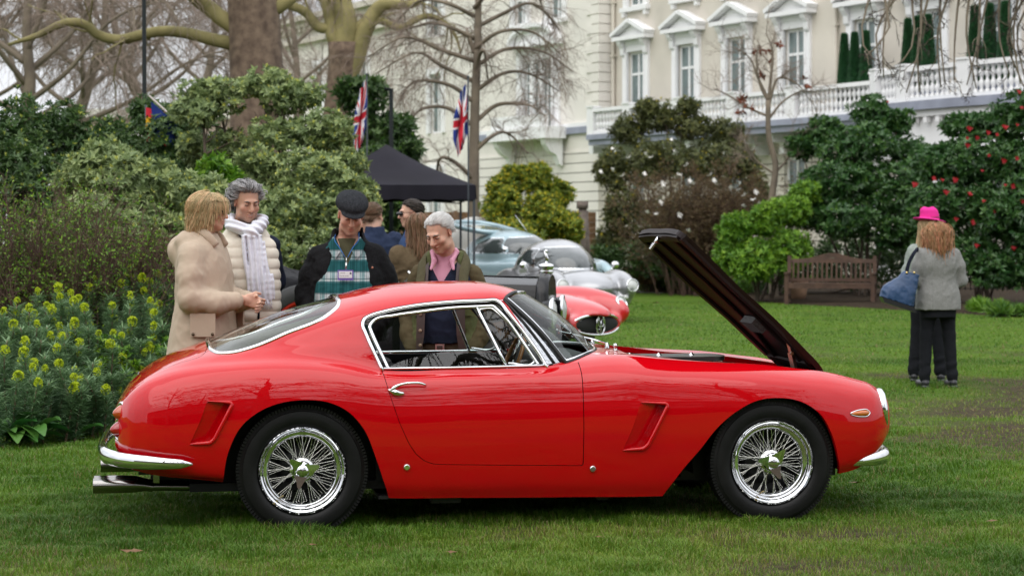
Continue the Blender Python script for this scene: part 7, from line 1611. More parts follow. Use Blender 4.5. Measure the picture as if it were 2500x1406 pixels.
# 3. the man in the flat cap
def man_cap():
    r = person("man in a dark flat cap, black fleece and teal plaid shirt with a blue lanyard", (gx(848, 13.05), 13.05, 0), 2); R = head_frame(10, 22, 3); hc = (.025, -.095, 1.585); nk = (0, .01, 1.46)
    arm = lambda q: [(q * .185, .02, 1.34), (q * .24, .03, 1.07), (q * .17, -.12, .90)]
    P = body_mesh(r, M_skinB, 1.74, hc, R, [arm(-1), arm(1)], hands=[((-.17, -.12, .90), (.25, .1, -1), (1, 0, 0), (0, -1, 0), .3), ((.17, -.12, .90), (-.25, .1, -1), (-1, 0, 0), (0, -1, 0), .3)], neck=nk, nose=1.2, jaw=1.06, smile=.3, sc=.95)
    add_eyes(r, P, R, True, (0.16, 0.12, 0.10)); hair(r, hc, R, H_white, 260, .03, lambda p: (p[:, 2] < .055) & (p[:, 2] > -.02) & (p[:, 1] > .02), lambda p: np.tile([[0, .3, -1.0]], (len(p), 1)), puff=.006, lift=.2, seed=3, sc=.95)
    s = SDF((-.20, -.28, 1.50), (.24, .16, 1.80), .0045); Rc = R @ rotm(-.10); C = np.array(hc); Q = lambda x, y, z: C + R @ np.array([x, y, z])
    s.ell(Q(0, .012, .088), (.101, .128, .060), R @ rotm(.12)); s.ell(Q(0, -.02, .100), (.096, .105, .042), R @ rotm(.25), k=.03); s.ell(Q(0, .05, .060), (.088, .085, .048), R, k=.03); s.ell(Q(0, -.095, .058), (.078, .062, .012), R @ rotm(.32), k=.012)
    s.ell(Q(0, .018, .010), (.078, .098, .075), R, 's', .005); s.warp(lambda x, y, z: .004 * (noise3(x * 40, y * 40, z * 40) - .5)); sdf_obj(s, "flat_cap", cloth("charcoal tweed", (0.026, 0.028, 0.032), .95, .8, 170, .4, 250), r)
    # shirt over a belly, fleece hanging open either side
    s = SDF((-.34, -.40, .80), (.34, .26, 1.50), .006); s.column([(.82, 0, -.03, .205, .185), (.95, 0, -.055, .215, .225), (1.08, 0, -.05, .208, .215), (1.25, 0, -.02, .19, .165), (1.36, 0, .0, .17, .12), (1.44, 0, .0, .085, .085)], 2.3); s.warp(folds(9, 6, .012, 3)); s.warp(lambda x, y, z: .005 * (np.abs(x + .008) < .014) * (y < 0)); sl, X, Y, Z = s.win((-.1, -.3, 1.24), (.1, .05, 1.5), 0); s.put((sl, np.maximum(np.abs(X - .005) - np.clip((Z - 1.27) * .42, -.02, .2), Y + .02)), 's', .006); sdf_obj(s, "plaid_shirt", C_plaid, r)
    m = MB()
    for q in (-1, 1):
        m = MB(); m.grid(np.array([[(q * .03, -.135, 1.37), (q * .055, -.125, 1.41), (q * .085, -.06, 1.455)], [(q * .062, -.170, 1.325), (q * .088, -.15, 1.35), (q * .115, -.09, 1.415)], [(q * .068, -.165, 1.315), (q * .095, -.145, 1.345), (q * .118, -.085, 1.41)]]), flip=q > 0); m.build("shirt_collar", C_plaid, r)
    s = SDF((-.14, -.2, 1.2), (.14, .14, 1.48), .006); s.column([(1.22, 0, -.01, .13, .13), (1.33, 0, .0, .11, .105), (1.41, 0, .0, .078, .082), (1.445, 0, 0, .070, .074)], 2.2); sdf_obj(s, "tshirt", C_grn, r)
    s = SDF((-.46, -.38, .78), (.46, .30, 1.56), .006); s.column([(.80, 0, -.0, .250, .20), (.95, 0, -.01, .250, .205), (1.10, 0, -.01, .240, .20), (1.26, 0, .0, .222, .170), (1.36, 0, .015, .185, .130), (1.44, 0, .02, .115, .10), (1.51, 0, .02, .098, .093)], 2.3)
    for q in (-1, 1): s.chain([(q * .175, .02, 1.325), (q * .220, .03, 1.20), (q * .250, .03, 1.07), (q * .225, -.06, .96), (q * .185, -.13, .90)], [.075, .076, .074, .070, .066], .05)
    # front opening, widening downwards
    sl, X, Y, Z = s.win((-.3, -.4, .78), (.3, .12, 1.56), 0); wdt = np.interp(Z, [.80, .95, 1.2, 1.40, 1.47, 1.56], [.165, .16, .14, .098, .082, .072]); s.put((sl, np.maximum(np.abs(X - .01) - wdt, Y - .03 * (Z > 1.40) + .055 * (Z < 1.36))), 's', .008)
    s.warp(folds(7, 7, .020, 5)); s.warp(lambda x, y, z: .003 * np.sin(z * 70 + np.abs(x) * 60) * (np.abs(x) > .24) * (z < 1.15)); sdf_obj(s, "fleece_jacket", C_black, r)
    m = MB(); ly = mat("blue lanyard", (0.02, 0.16, 0.50), rough=.6)
    for q in (-1, 1): m.tube(curve([(q * .075, -.02, 1.475), (q * .070, -.12, 1.42), (q * .045, -.165, 1.39), (.004 + q * .008, -.215, 1.325)], 14), 1, 6, flat=(.0075, .0022), up=(0, -1, .2))
    la = m.build("lanyard", ly, r); m = MB(); m.tube([(.004, -.222, 1.325), (.004, -.232, 1.29)], .0035, 6); m.tube([(.004, -.234, 1.295), (.002, -.245, 1.25)], .006, 8); m.build("clip", mat("steel clip", (.6, .6, .58), rough=.25, metal=1), la)
    by = -.257; m = MB(); m.box((.0, by, 1.215), (.098, .003, .062)); bd = m.build("name_badge", mat("purple badge card", (0.17, 0.10, 0.42), rough=.5), r, smooth=False)
    m = MB(); m.box((.0, by - .0025, 1.218), (.084, .002, .042)); m.build("badge_paper", mat("white paper", (0.8, 0.8, 0.82), rough=.6), bd, smooth=False)
    ink = mat("badge ink", (0.05, 0.05, 0.09), rough=.6)
    for txt, sz, x0, z0 in (("OWNER", .0085, -.034, 1.226), ("David Smith", .0105, -.036, 1.206)):
        mm = MB()
        for V, F, cx in text_mesh(txt, sz): mm.add(np.stack([x0 + V[:, 0], np.full(len(V), by - .0045), z0 + V[:, 1]], 1), F)
        mm.build("badge_writing", ink, bd, smooth=False)
    mm = MB(); mm.box((.032, by - .0042, 1.226), (.010, .001, .012)); mm.build("badge_emblem", ink, bd, smooth=False)
    mm = MB(); mm.lathe([(0, .004), (.006, .003), (.007, 0)], 10, 'y', (.165, -.155, 1.26), R=np.diag([1, -1, 1.0])); mm.build("pin_badge", mat("enamel pin", (0.5, 0.2, 0.12), rough=.3), r); legs(r, cloth("blue jeans", (0.03, 0.06, 0.11)), hip=.93, seat=(.185, .15), bulge=.04)
man_cap()

# 4. the white-haired man in olive green, stooping to look in
def man_green():
    r = person("elderly white haired man in an olive green jacket and pink shirt looking into the coupe", (gx(1088, 12.75), 12.75, 0), -7); R = head_frame(-24, 27, -3); hc = (-.02, -.115, 1.475); nk = (0, .0, 1.335)
    arm = lambda q: [(q * .155, .02, 1.21), (q * .215, .04, .96), (q * .17, -.09, .78)]
    P = body_mesh(r, M_skinA, 1.62, hc, R, [arm(-1), arm(1)], hands=[((-.175, -.10, .76), (.15, -.1, -1), (1, 0, 0), (0, -1, 0), .4), ((.175, -.10, .76), (-.15, -.1, -1), (-1, 0, 0), (0, -1, 0), .4)], neck=nk, nose=1.3, jaw=1.03, sc=.95)
    add_eyes(r, P, R, True, (0.16, 0.15, 0.14)); hair(r, hc, R, H_white, 2400, .065, lambda p: (p[:, 2] > .085 - .85 * (p[:, 1] + .070)) & ((p[:, 1] > -.045) | (p[:, 2] > .085)), lambda p: nrm(np.stack([p[:, 0] * .5, .10 + 0 * p[:, 0], .01 - np.maximum(0, .06 - p[:, 2]) * 1.0], 1)), puff=.013, lift=.7, g=.05, seed=4, r=.0015, sc=.95)
    s = SDF((-.30, -.32, .72), (.30, .24, 1.36), .006); s.column([(.80, 0, -.01, .185, .15), (.95, 0, -.015, .195, .165), (1.10, 0, -.005, .19, .15), (1.22, 0, .0, .165, .12), (1.30, 0, .0, .095, .085)], 2.3); s.warp(folds(9, 6, .012, 3))
    sl, X, Y, Z = s.win((-.1, -.3, 1.12), (.1, .05, 1.36), 0); s.put((sl, np.maximum(np.abs(X + .01) - np.clip((Z - 1.15) * .55, -.02, .2), Y + .03)), 's', .006); sdf_obj(s, "navy_jumper", C_navy, r)
    s = SDF((-.20, -.26, 1.08), (.20, .16, 1.43), .0045); s.column([(1.10, 0, .0, .15, .125), (1.22, 0, .0, .15, .105), (1.30, 0, -.005, .082, .078), (1.355, 0, -.01, .068, .066)], 2.2); s.cone((-.02, -.12, 1.33), (-.02, -.15, 1.20), .010, .018, 's', .01)
    for q in (-1, 1): s.chain([(q * .058, .03, 1.375), (q * .075, -.04, 1.36), (q * .055, -.105, 1.305), (q * .070, -.135, 1.255)], [.013, .016, .016, .009], .008)
    sdf_obj(s, "pink_shirt", C_pink, r, 1)
    s = SDF((-.42, -.36, .60), (.42, .30, 1.46), .006); s.column([(.62, 0, .0, .235, .195), (.80, 0, .0, .225, .19), (.95, 0, .005, .212, .180), (1.10, 0, .01, .200, .160), (1.21, 0, .02, .17, .125), (1.31, 0, .025, .13, .10), (1.36, 0, .025, .105, .095)], 2.3)
    sl, X, Y, Z = s.win((-.3, -.4, .6), (.3, .12, 1.46), 0); wdt = np.interp(Z, [.60, .80, 1.05, 1.20, 1.28, 1.46], [.145, .140, .115, .098, .082, .082]); s.put((sl, np.maximum(np.abs(X - .005) - wdt, Y + .045 - .06 * (Z > 1.27))), 's', .008); s.warp(folds(7, 7, .018, 9)); sdf_obj(s, "olive_jacket", [C_olive], r)
    for q in (-1, 1):                                               # brown sleeves, patch pockets and ribbed collar
        s = SDF((q * .2 - .2, -.26, .66), (q * .2 + .2, .2, 1.34), .006); s.chain([(q * .150, .025, 1.205), (q * .200, .04, 1.08), (q * .222, .045, .96), (q * .210, -.03, .85), (q * .175, -.10, .77)], [.078, .076, .072, .064, .058], .03); s.warp(folds(9, 12, .016, 4)); sdf_obj(s, "sleeve", C_oliveB, r)
        m = MB(); m.box((q * .158, -.150, 1.03), (.085, .012, .12), R=rotm(0, 0, q * .45)); m.build("chest_pocket", C_olive, r, smooth=False)
        m = MB(); g = []
        for t in np.linspace(0, 1, 14):
            a = curve([(0, .115, 1.385), (q * .085, .075, 1.375), (q * .115, -.02, 1.34), (q * .105, -.115, 1.26), (q * .108, -.175, 1.16)], 14)[int(t * 13)]; o = np.array([q * .055, -.02, -.05]) * (.55 + .6 * t); g.append([a, a + o * .5 + [0, -.012, .014], a + o, a + o * 1.02 + [0, .012, -.006]])
        m.grid(np.array(g), flip=q < 0); m.build("collar", C_rib, r)
        m = MB(); g = [[(q * .088, -.105, 1.30), (q * .118, -.10, 1.27)], [(q * .085, -.170, 1.15), (q * .135, -.165, 1.15)], [(q * .095, -.205, 1.0), (q * .150, -.19, 1.0)], [(q * .10, -.21, .86), (q * .152, -.195, .86)], [(q * .115, -.205, .74), (q * .155, -.19, .72)]]; m.grid(np.array(g), flip=q > 0); m.build("leather_lining", C_leather, r)
        for z in (.98, .88, .79):
            if q < 0: m = MB(); m.lathe([(0, .004), (.010, .004), (.011, 0)], 12, 'y', (q * .125, -.208, z), R=np.diag([1, -1, 1.0])); m.build("button", mat_brow((0.25, 0.18, 0.12)), r)
    m = MB(); m.box((-.01, -.165, .775), (.055, .012, .042)); m.box((-.01, -.172, .775), (.035, .012, .022), m=1); m.build("belt_buckle", [mat("buckle steel", (.55, .53, .5), rough=.3, metal=1), C_leather], r, smooth=False); legs(r, C_trou, hip=.80, crotch=.70, seat=(.175, .145))
man_green()

# 5. the woman in the grey blazer, seen from behind, and her friend in the pink hat
def woman_blazer():
    r = person("auburn haired woman in a grey tweed blazer and black trousers seen from behind", (gx(2290, 19.6), 19.6, 0), 184); R = head_frame(0, 8); hc = (0, -.035, 1.425)
    arm = lambda q: [(q * .15, .02, 1.27), (q * .22, .0, 1.02), (q * .12, -.20, 1.0)]
    P = body_mesh(r, M_skinA, 1.62, hc, R, [arm(-1), arm(1)], hands=[((-.11, -.23, 1.0), (.6, -.6, 0), (0, 0, -1), (0, -1, 0), .5, .9), ((.11, -.23, 1.0), (-.6, -.6, 0), (0, 0, -1), (0, -1, 0), .5, .9)], neck=(0, .015, 1.34), h=.006, sc=.95, stance=.135)
    hair(r, hc, R, H_auburn, 2200, .29, lambda p: (p[:, 2] > .03 - .5 * (p[:, 1] + .07)), lambda p: nrm(np.stack([p[:, 0] * .9, (p[:, 1] + .02) * .9, -.05 - np.maximum(0, .10 - p[:, 2]) * 2.0], 1)), puff=.07, lift=.7, g=.20, wave=.5, seed=5, r=.0032, sc=.95, flare=.35)
    s = SDF((-.40, -.34, .70), (.40, .28, 1.44), .006); s.column([(.745, 0, .0, .212, .165), (.88, 0, .0, .205, .16), (1.04, 0, .005, .168, .135), (1.20, 0, .015, .178, .14), (1.28, 0, .02, .155, .12), (1.36, 0, .02, .09, .085), (1.40, 0, .02, .075, .075)], 2.4)
    for q in (-1, 1): s.chain([(q * .148, .02, 1.265), (q * .190, .015, 1.16), (q * .222, .0, 1.02), (q * .18, -.12, 1.0), (q * .12, -.20, 1.01)], [.066, .064, .060, .052, .046], .03)
    s.warp(folds(8, 6, .010, 6)); s.warp(lambda x, y, z: .004 * (np.abs(x) < .003) * (y > 0) + .004 * (np.abs(np.abs(x) - .10) < .003) * (y > 0)); sdf_obj(s, "blazer", C_blazer, r); legs(r, C_darkt, hip=.84, crotch=.70, w=.10, seat=(.168, .14), stance=.135, flare=-.004, r1=.060, r0=.086)
    return r
woman_blazer()
def woman_hat():
    r = person("woman in a bright pink fedora, mostly hidden behind the grey blazer", (gx(2264, 20.45), 20.45, 0), 170); hc = (-.02, -.02, 1.535); R = head_frame(0, 6)
    P = body_mesh(r, M_skinA, 1.67, hc, R, [[(-.13, .02, 1.29), (-.18, .0, 1.08), (-.17, -.10, .92)], [(.13, .02, 1.29), (.18, .0, 1.08), (.17, -.10, .92)]], hands=[((-.17, -.11, .91), (0, -.3, -1), (1, 0, 0), (0, -1, 0), .4, .9), ((.17, -.11, .91), (0, -.3, -1), (-1, 0, 0), (0, -1, 0), .4, .9)], h=.007)
    hair(r, hc, R, H_fair, 1300, .36, lambda p: (p[:, 2] > .0) & (p[:, 2] < .075) & (p[:, 1] > -.05), lambda p: nrm(np.stack([p[:, 0] * .8, p[:, 1] * .5, -.12 + 0 * p[:, 0]], 1)), puff=.03, lift=.3, g=.35, wave=.2, seed=6, r=.004, flare=.7)
    s = SDF((-.26, -.28, 1.50), (.26, .28, 1.78), .005); Rh = rotm(math.radians(4), math.radians(-7), 0); C = np.array(hc) + [0, .005, .070]; s.ell(C, (.165, .180, .014), Rh); s.column([(C[2], C[0], C[1], .098, .112), (C[2] + .06, C[0], C[1], .092, .106), (C[2] + .115, C[0] + .008, C[1], .075, .085), (C[2] + .135, C[0] + .01, C[1], .05, .06)], 2.2, k=.015); s.ell(C + [.01, 0, .145], (.020, .075, .022), op='s', k=.03); h_ = sdf_obj(s, "fedora", C_hat, r)
    m = MB(); a = np.linspace(0, 2 * PI, 40, endpoint=False); m.tube([C + [.099 * math.cos(t), .113 * math.sin(t), .018 - .012 * math.cos(t)] for t in a], 1, 6, closed=True, flat=(.009, .003)); m.build("hat_band", mat_brow((0.20, 0.015, 0.06)), h_)
    s = SDF((-.36, -.30, .80), (.36, .26, 1.50), .008); s.column([(.85, 0, 0, .18, .15), (1.05, 0, 0, .155, .13), (1.22, 0, .01, .165, .13), (1.31, 0, .02, .14, .10), (1.39, 0, .02, .075, .075)], 2.3)
    for q in (-1, 1): s.chain([(q * .135, .02, 1.30), (q * .19, .0, 1.08), (q * .17, -.10, .93)], [.062, .056, .046], .03)
    s.warp(folds(8, 7, .02, 2)); sdf_obj(s, "knitted_top", cloth("pale green grey knit", (0.30, 0.34, 0.31), .95), r); legs(r, C_darkt, hip=.90, crotch=.78, w=.09, seat=(.165, .13), stance=.13, flare=.006, r1=.06)
woman_hat()
# navy shoulder bag carried by the woman in the blazer
bagp = (gx(2212, 19.45), 19.45, 0.0); bg_ = empty("shoulder_bag", bagp, 0, "large navy shoulder bag hanging from the grey blazer's shoulder", "bag")
s = SDF((-.26, -.16, .72), (.24, .16, 1.16), .006); s.column([(.80, -.0, 0, .165, .10), (.90, -.005, 0, .155, .09), (1.02, .035, 0, .10, .055), (1.10, .05, 0, .07, .03)], 3.0); s.warp(folds(9, 7, .012, 3)); 
V, F = s.mesh(); Rb = rotm(0, math.radians(18), 0); c0 = np.array([.04, 0, 1.10]); V = (V - c0) @ Rb.T + c0; mb = MB(); mb.add(V, F); mb.build("bag_body", C_bag, bg_)
m = MB(); q = (np.array([[-.16, -.105, .80], [.16, -.105, .80], [.155, .105, .80], [-.155, .105, .80]]) - c0) @ Rb.T + c0; m.add(np.concatenate([q + [0, 0, -.004], q + [.02, 0, -.055]]), [(0, 1, 2, 3), (7, 6, 5, 4), (0, 4, 5, 1), (1, 5, 6, 2), (2, 6, 7, 3), (3, 7, 4, 0)]); m.build("bag_base", C_shoe, bg_, smooth=False)
m = MB()
for y in (-.035, .035): m.tube(curve([(-.0, y, 1.085), (.03, y, 1.20), (.085, y * .8, 1.30), (.125, .06, 1.335), (.13, .12, 1.29)], 14), 1, 6, flat=(.011, .004))
m.build("strap", cloth("dark strap", (.015, .018, .03)), bg_)
for x in (.0, .07):
    m = MB(); m.lathe([(0, .006), (.010, .005), (.012, 0)], 10, 'y', (x, -.04, 1.10), R=np.diag([1, -1, 1.0])); m.build("ring", mat("brass ring", (.6, .45, .2), rough=.25, metal=1), bg_)

# 6. figures among the other cars
def simple_person(label, px, d, top, yaw, hairm_, hstyle, coat, trous, collar=None, headyaw=0, pitch=5, specs=False, fair=M_skinA, wide=1.0, extra=None):
    k = top / 1.75; r = person(label, (gx(px, d), d, 0), yaw); R = head_frame(headyaw, pitch); hc = (0, -.02, top - .125); sh = top - .34
    P = body_mesh(r, fair, top, hc, R, [[(q * .18 * wide, .02, sh), (q * .24 * wide, .02, sh - .28), (q * .16, -.14, sh - .42)] for q in (-1, 1)], hands=[((q * .15, -.17, sh - .43), (-q * .4, -.6, 0), (0, 0, -1), (0, -1, 0), .6) for q in (-1, 1)], neck=(0, .02, top - .28), h=.007); add_eyes(r, P, R, False)
    if hstyle == 'short': hair(r, hc, R, hairm_, 800, .05, lambda p: (p[:, 2] > .085 - .85 * (p[:, 1] + .07)), lambda p: nrm(np.stack([p[:, 0] * .5, .1 + 0 * p[:, 0], -np.maximum(0, .07 - p[:, 2])], 1)), puff=.012, lift=.6, g=.1, seed=int(px), r=.0035)
    elif hstyle == 'bob': hair(r, hc, R, hairm_, 900, .26, lambda p: (p[:, 2] > .03 - .5 * (p[:, 1] + .07)), lambda p: nrm(np.stack([p[:, 0] * .7, p[:, 1] * .6, -.09 + 0 * p[:, 0]], 1)), puff=.03, lift=.4, g=.3, wave=.06, seed=int(px), r=.004)
    if specs: glasses(r, P, True)
    s = SDF((-.44, -.36, .60), (.44, .30, top - .14), .008); s.column([(.66, 0, 0, .23 * wide, .175), (.9, 0, 0, .225 * wide, .17), (sh - .22, 0, 0, .21 * wide, .15), (sh - .04, 0, .015, .195 * wide, .13), (sh + .06, 0, .02, .10, .09), (sh + .12, 0, .02, .085, .08)], 2.3)
    for q in (-1, 1): s.chain([(q * .18 * wide, .02, sh - .01), (q * .245 * wide, .02, sh - .28), (q * .165, -.14, sh - .41)], [.085, .078, .055], .03)
    s.warp(folds(8, 7, .018, int(px))); sdf_obj(s, "jacket", coat, r); legs(r, trous, h=.011); return r, P
simple_person("dark haired man in a navy gilet, back turned, beside the gazebo", 914, 19.2, 1.755, 205, H_brown, 'short', C_nv2, C_darkt, headyaw=-50, wide=1.05)
simple_person("man in sunglasses and blue quilted jacket standing in profile", 1008, 18.5, 1.775, -80, H_dark, 'short', C_blue, C_darkt, specs=True, headyaw=8)
simple_person("woman with straight brown bob in a brown coat seen from behind", 1024, 17.5, 1.635, 190, H_midb, 'bob', C_brownc, C_darkt)
r_, P_ = simple_person("man in a teal cap peeping out behind the flat capped man", 890, 19.9, 1.70, 15, H_dark, 'short', C_nv2, C_darkt)
s = SDF((-.14, -.24, 1.55), (.14, .16, 1.78), .006); s.ell((0, .0, 1.625), (.088, .108, .085)); s.box((0, 0, 1.53), (.3, .3, .075), op='s'); s.ell((0, -.13, 1.612), (.07, .08, .010), rotm(.15), k=.01); sdf_obj(s, "cap", cloth("teal cotton", (0.03, 0.12, 0.15)), r_)
# ---------------------------------------------------------------- the other show cars, gazebo, flags and garden furniture
M_tint = mat("dark car glass", (0.045, 0.055, 0.055), rough=.03, coat=1.0, spec=.6); M_chr2 = mat("polished chrome", (0.78, 0.79, 0.80), rough=.08, metal=1.0); M_tyr2 = mat("old tyre rubber", (0.014, 0.014, 0.014), rough=.6); M_blk2 = mat("shadow black", (0.006, 0.006, 0.006), rough=.8)
M_lens2 = mat("headlamp glass", (0.55, 0.56, 0.55), rough=.08, coat=1.0)
def region(V, N, poly, axes, cond):
    """signed field, negative inside a window outline on the side chosen by cond"""
    d = sd_poly(V[:, axes], np.asarray(poly, float)); return np.where(cond(V, N), d, np.maximum(d, .06))
def car_from_sdf(root, s, paint, wins, smooth=3):
    V, F = s.mesh(); E = np.concatenate([F[:, [0, 1]], F[:, [1, 2]], F[:, [2, 3]], F[:, [3, 0]]])
    for _ in range(smooth):
        A = np.zeros_like(V); np.add.at(A, E[:, 0], V[E[:, 1]]); np.add.at(A, E[:, 1], V[E[:, 0]]); c = np.bincount(E.ravel(), minlength=len(V))[:, None]; V = V * .5 + .5 * A / np.maximum(c, 1)
    N = np.zeros_like(V); fn = np.cross(V[F[:, 2]] - V[F[:, 0]], V[F[:, 3]] - V[F[:, 1]])
    for k in range(4): np.add.at(N, F[:, k], fn)
    N = nrm(N); faces = F
    for (nm, poly, axes, cond, mt, trim) in wins:
        def fields(Vx):
            n = len(N); NN = np.concatenate([N, np.zeros((len(Vx) - n, 3))]) if len(Vx) > n else N
            return region(Vx, NN, poly, axes, lambda a, b: cond(a))
        q4 = np.array([f for f in faces if len(f) == 4]); rest = [list(f) for f in faces if len(f) != 4]
        V2, I, O, _ = clip_mesh(V, q4, fields(V)); 
        Vg, Fg = compact(V2, I)
        if len(Fg):
            m = MB(); m.add(Vg, Fg); m.build(nm, mt, root)
        if trim:
            d2 = fields(V2); qO = [f for f in O if len(f) == 4]; V3, I3, O3, _ = clip_mesh(V2, np.array(qO), np.where(np.abs(d2) < 1e-7, -1e-3, d2) - trim); Vt, Ft = compact(V3, I3)
            if len(Ft): m = MB(); m.add(Vt, Ft); m.build("window_trim", M_chr2, root)
            faces = O3 + [f for f in O if len(f) != 4] + rest; V = V3
        else: faces = O + rest; V = V2
    Vb, Fb = compact(V, [list(f) for f in faces]); m = MB(); m.add(Vb, Fb); return m.build("body", paint, root)
def road_wheel(root, x, y, R, w, hub=None, spokes=0, rim=None):
    o = bpy.data.objects.new("wheel", None); COL.objects.link(o); o.parent = root; o.location = (x, y, R)
    t = MB(); t.lathe([(R * .66, -w / 2), (R * .8, -w / 2 - .008), (R * .95, -w * .42), (R, -w * .25), (R, w * .25), (R * .95, w * .42), (R * .8, w / 2 + .008), (R * .66, w / 2)], 40, 'y'); t.build("tyre", M_tyr2, o)
    r = MB(); r.lathe([(R * .66, -w * .4), (R * .6, -w * .45), (R * .56, -w * .2)], 36, 'y'); r.lathe([(R * .66, w * .4), (R * .6, w * .45), (R * .56, w * .2)], 36, 'y')
    if spokes:
        for k in range(spokes): a = 2 * PI * k / spokes; r.tube([(.06 * math.cos(a + .4), -.03, .06 * math.sin(a + .4)), (R * .6 * math.cos(a), -w * .1 * (-1)**k, R * .6 * math.sin(a))], .003, 4)
    else: r.lathe([(R * .6, -w * .25), (R * .3, -w * .12), (0, -w * .2)], 30, 'y'); r.lathe([(R * .6, w * .25), (R * .3, w * .12), (0, w * .2)], 30, 'y')
    r.lathe([(.0, -w * .5), (.05, -w * .48), (.07, -w * .3), (.07, w * .3), (.05, w * .48), (0, w * .5)], 20, 'y'); r.build("rim", rim or M_chr2, o); return o
def lamp(root, c, R, dr, name="headlight"):
    o = bpy.data.objects.new(name, None); COL.objects.link(o); o.parent = root; o.location = c; o.rotation_euler = Vector(dr).to_track_quat('Z', 'Y').to_euler()
    m = MB(); m.lathe([(R * .98, -.03), (R * 1.1, .0), (R * 1.08, .02), (R * .95, .025), (R * .93, .01)], 28); m.build("bezel", M_chr2, o)
    m = MB(); m.lathe([(0, .035), (R * .5, .030), (R * .95, .012)], 24); m.build("lens", M_lens2, o); return o

# silver coupe
def silver_coupe():
    r = empty("silver_coupe", (.87, 35.3, 0), math.atan2(-.96, .28), "rounded silver grey vintage coupe parked beyond the red sports car", "car"); pt = mat("silver paint", (0.33, 0.335, 0.345), rough=.28, metal=.65, coat=.8)
    s = SDF((-2.15, -.95, .08), (2.1, .95, 1.5), .02)
    s.box((-.1, 0, .50), (1.72, .74, .27), .26); s.ell((1.05, 0, .56), (.98, .56, .29), k=.12); s.ell((-1.15, 0, .56), (.95, .74, .40), k=.15)
    for q in (-1, 1): s.ell((1.12, q * .585, .56), (.82, .215, .30), k=.07); s.ell((-1.15, q * .60, .52), (.8, .23, .32), k=.1)
    s.ell((-.42, 0, .83), (1.22, .645, .53), k=.07); s.ell((-.30, 0, .92), (.75, .60, .43), k=.06); s.box((1.7, 0, .36), (.12, .62, .10), .09, k=.08)
    for x in (-1.05, 1.13):
        for q in (-1, 1): s.cone((x, q * .60, .31), (x, q * 1.1, .31), .35, .35, 's', .02)
    s.box((0, 0, .0), (3, 2, .17), op='s')
    side = lambda p: [(-.78, .92), (-.70, 1.13), (-.45, 1.22), (-.05, 1.21), (.16, 1.12), (.36, .92)]
    front = curve([(-.56, .90), (-.50, 1.14), (-.38, 1.22), (0, 1.245), (.38, 1.22), (.50, 1.14), (.56, .90), (.3, .875), (0, .87), (-.3, .875)], 60, closed=True)[:, :2] if False else np.array([(-.555, .90), (-.52, 1.10), (-.46, 1.18), (-.36, 1.215), (0, 1.235), (.36, 1.215), (.46, 1.18), (.52, 1.10), (.555, .90), (.3, .885), (0, .88), (-.3, .885)])
    car_from_sdf(r, s, pt, [("windscreen", front, [1, 2], lambda V: (V[:, 0] > .05), M_tint, .022)] + [("side_window", [(-.72, .93), (-.66, 1.12), (-.45, 1.20), (-.02, 1.195), (.12, 1.11), (.26, .93)], [0, 2], lambda V, q=q: (q * V[:, 1] > .36), M_tint, .02) for q in (-1, 1)])
    for q in (-1, 1):
        lamp(r, (1.895, q * .60, .615), .10, (1, q * .05, .16)); m = MB(); m.ellipsoid((1.86, q * .50, .42), (.035, .05, .04), 12, 8); m.build("indicator", M_lens2, r)
        m = MB(); m.tube([(.36, q * .72, .80), (.40, q * .80, .90)], .012, 8); m.ellipsoid((.40, q * .82, .93), (.055, .075, .06), 14, 10); m.build("wing_mirror", M_chr2, r)
        m = MB(); m.box((1.88, q * .33, .42), (.03, .22, .035)); m.build("air_grille", M_blk2, r, smooth=False)
    m = MB(); m.tube(curve([(.2, -.70, .80), (.75, -.42, .865), (1.3, -.34, .78), (1.70, -.28, .60)], 20), .006, 5); m.tube(curve([(.2, .70, .80), (.75, .42, .865), (1.3, .34, .78), (1.70, .28, .60)], 20), .006, 5); m.build("bonnet_gap", M_blk2, r)
    for q in (-.28, .18): m = MB(); m.tube([(.62, q, .895), (.45, q + .22, .965), (.35, q + .38, 1.0)], .007, 6); m.build("wiper", M_chr2, r)
    for x in (-1.05, 1.13):
        for q in (-1, 1): road_wheel(r, x, q * .62, .315, .17)
    m = MB(); m.bx(-1.7, 1.6, -.58, .58, .17, .22); m.build("underside", M_blk2, r, smooth=False)
silver_coupe()

